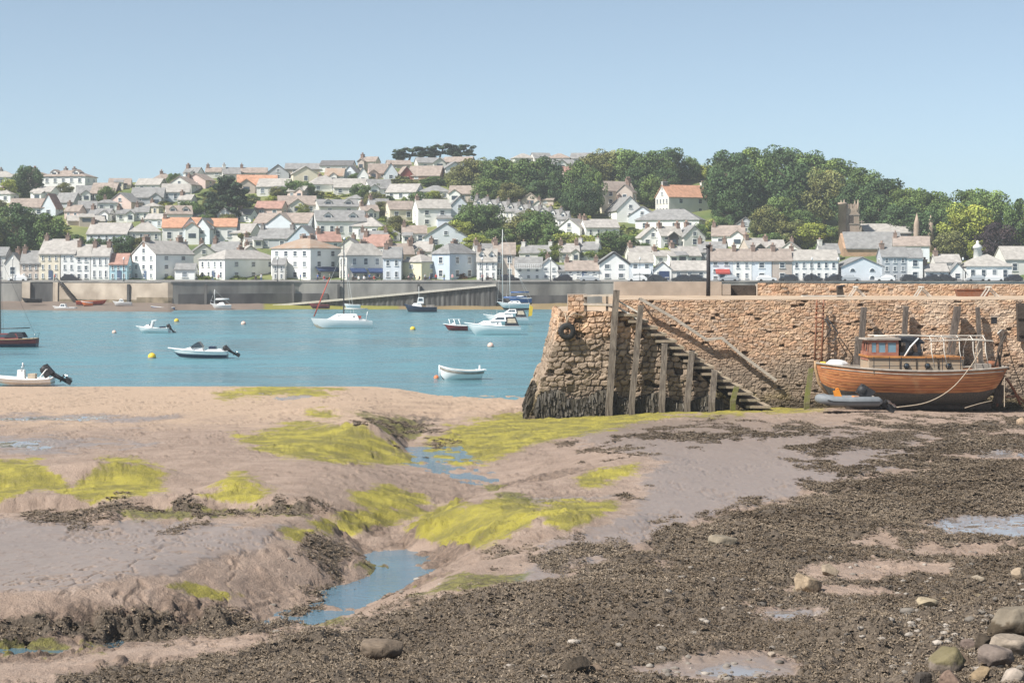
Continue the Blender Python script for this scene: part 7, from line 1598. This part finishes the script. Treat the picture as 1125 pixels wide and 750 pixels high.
def cars():
    pal = ['carwhite', 'carblack', 'carsilver', 'carblack', 'carsilver', 'carblue', 'carblack', 'carwhite']; protos = {}
    spots = [(700, 'before the shop with the white awning'), (722, 'before the blue garage door'), (748, 'before the long low white shed'), (765, 'right end of the long low white shed'), (800, 'under the red awning'), (842, 'before the bluish terrace house'), (866, 'before the tan terrace house'), (893, 'before the middle of the white block'), (916, 'before the right end of the white block'), (934, 'before the left arch of the hall'), (972, 'between hall and grey house'), (1000, 'before the narrow white house'), (1022, 'before the low white cottage'), (1040, 'before the white gabled shed'), (1072, 'left end of the pavilion'), (1092, 'middle of the pavilion'), (1112, 'right end of the pavilion'), (560, 'left of the balconied house'), (618, 'before the tiny outhouse'), (648, 'before the brown-roofed cottage pair'), (20, 'at the far left of the promenade'), (78, 'before the narrow white terrace house')]
    for i, (px, w) in enumerate(spots):
        m = pal[(i * 3 + i // 5) % 8]
        if m not in protos: o = protos[m] = car_proto(m, .12 * (i % 2))
        else: o = copy_tree(protos[m])
        D_ = 388.4 if px > 200 else 390.8; D_ = max(D_, wall_D(px) + 2.2); o.location = ((px - 562.5) / FPX * D_, D_, 5.36); o.rotation_euler = (0, 0, (0 if i % 2 else PI) + random.uniform(-.05, .05)); tag(o, f"{m[3:]} car parked on the waterfront {w}", 'car', 'cars parked along the waterfront')
cars()
def lamps():
    first = None; w = ['before the low shop cottage at far left', 'left of the turned white house', 'between link house and inn', 'between inn and cafe', 'left of the slipway head', 'before the white gable end', 'before the bluish shop house', 'before the white terrace block', 'left of the arched hall', 'before the pavilion']
    for px, t in zip((14, 136, 305, 375, 530, 605, 703, 892, 921, 1058), w):
        if first is None:
            o = first = thing('street_lamp', '', 'street lamp'); b = MB(); b.tube([(0, 0, 0), (0, 0, 4.6)], [.08, .05]); b.build('pole', 'iron', o); b = MB(); b.lathe([(.05, 4.6), (.16, 4.7), (.22, 5.05), (.05, 5.25), (.01, 5.3)], n=8); b.build('lantern', 'gelcoat', o); b = MB(); b.lathe([(.16, 0), (.14, .4), (.08, .5)], n=8); b.build('base', 'iron', o)
        else: o = copy_tree(first)
        D_ = wall_D(px) + 1.0; o.location = ((px - 562.5) / FPX * D_, D_, 5.34); tag(o, 'thin street lamp on the promenade ' + t, 'street lamp', 'street lamps on the far promenade')
lamps()
HAZE = .00027
# ================================================================ LIGHT, SKY, CAMERA
AZ, EL = R(58), R(50)                        # sun from the left, a little behind the camera
ts = Vector((-math.sin(AZ) * math.cos(EL), -math.cos(AZ) * math.cos(EL), math.sin(EL)))
sl = bpy.data.lights.new('sun', 'SUN'); sl.energy = 4.6; sl.angle = R(.53); sl.color = (1, .955, .88)
so = link(bpy.data.objects.new('sun', sl)); so.rotation_euler = ts.to_track_quat('Z', 'Y').to_euler(); so.location = (-40, -20, 60)
W = bpy.data.worlds.new('World'); SC.world = W; W.use_nodes = True
nt = W.node_tree; bg = nt.nodes['Background']; sky = nt.nodes.new('ShaderNodeTexSky'); sky.sky_type = 'NISHITA'; sky.sun_disc = False
sky.sun_elevation = EL; sky.sun_rotation = math.atan2(ts.x, ts.y); sky.air_density = .6; sky.dust_density = .5; sky.ozone_density = 5.; sky.altitude = 0
hs = nt.nodes.new('ShaderNodeHueSaturation'); hs.inputs['Saturation'].default_value = .68; nt.links.new(sky.outputs[0], hs.inputs['Color'])
wb = nt.nodes.new('ShaderNodeMix'); wb.data_type = 'RGBA'; wb.blend_type = 'MULTIPLY'; wb.inputs[0].default_value = 1; wb.inputs[7].default_value = (.91, .99, .93, 1); nt.links.new(hs.outputs[0], wb.inputs[6])
nt.links.new(wb.outputs[2], bg.inputs[0]); bg.inputs[1].default_value = .095
hz = MB(); hz.box((0, 420, 36), (1900, 1700, 82)); ho = hz.build('haze', 'white'); hm = bpy.data.materials.new('haze'); hm.use_nodes = True; hn = hm.node_tree
hn.nodes.remove(hn.nodes['Principled BSDF']); pv = hn.nodes.new('ShaderNodeVolumePrincipled'); pv.inputs['Density'].default_value = HAZE; pv.inputs['Color'].default_value = (.92, .96, 1, 1); pv.inputs['Anisotropy'].default_value = .1
hn.links.new(pv.outputs[0], hn.nodes['Material Output'].inputs['Volume']); ho.data.materials.clear(); ho.data.materials.append(hm); ho['kind'] = 'stuff'; ho.display_type = 'WIRE'
SC.view_settings.view_transform = 'Standard'; SC.view_settings.look = 'None'; SC.view_settings.exposure = .70; SC.view_settings.gamma = 1
cam = bpy.data.cameras.new('camera'); cam.sensor_width = 36; cam.lens = 36 * FPX / 1125; cam.shift_y = -80 / 1125; cam.clip_start = .5; cam.clip_end = 6000
co = link(bpy.data.objects.new('camera', cam)); co.location = (0, 0, EYE); co.rotation_euler = (PI / 2, 0, 0); SC.camera = co
SC.render.engine = 'CYCLES'; SC.cycles.max_bounces = 5; SC.cycles.diffuse_bounces = 3; SC.cycles.glossy_bounces = 2; SC.cycles.caustics_reflective = False; SC.cycles.caustics_refractive = False
SC.cycles.use_denoising = True
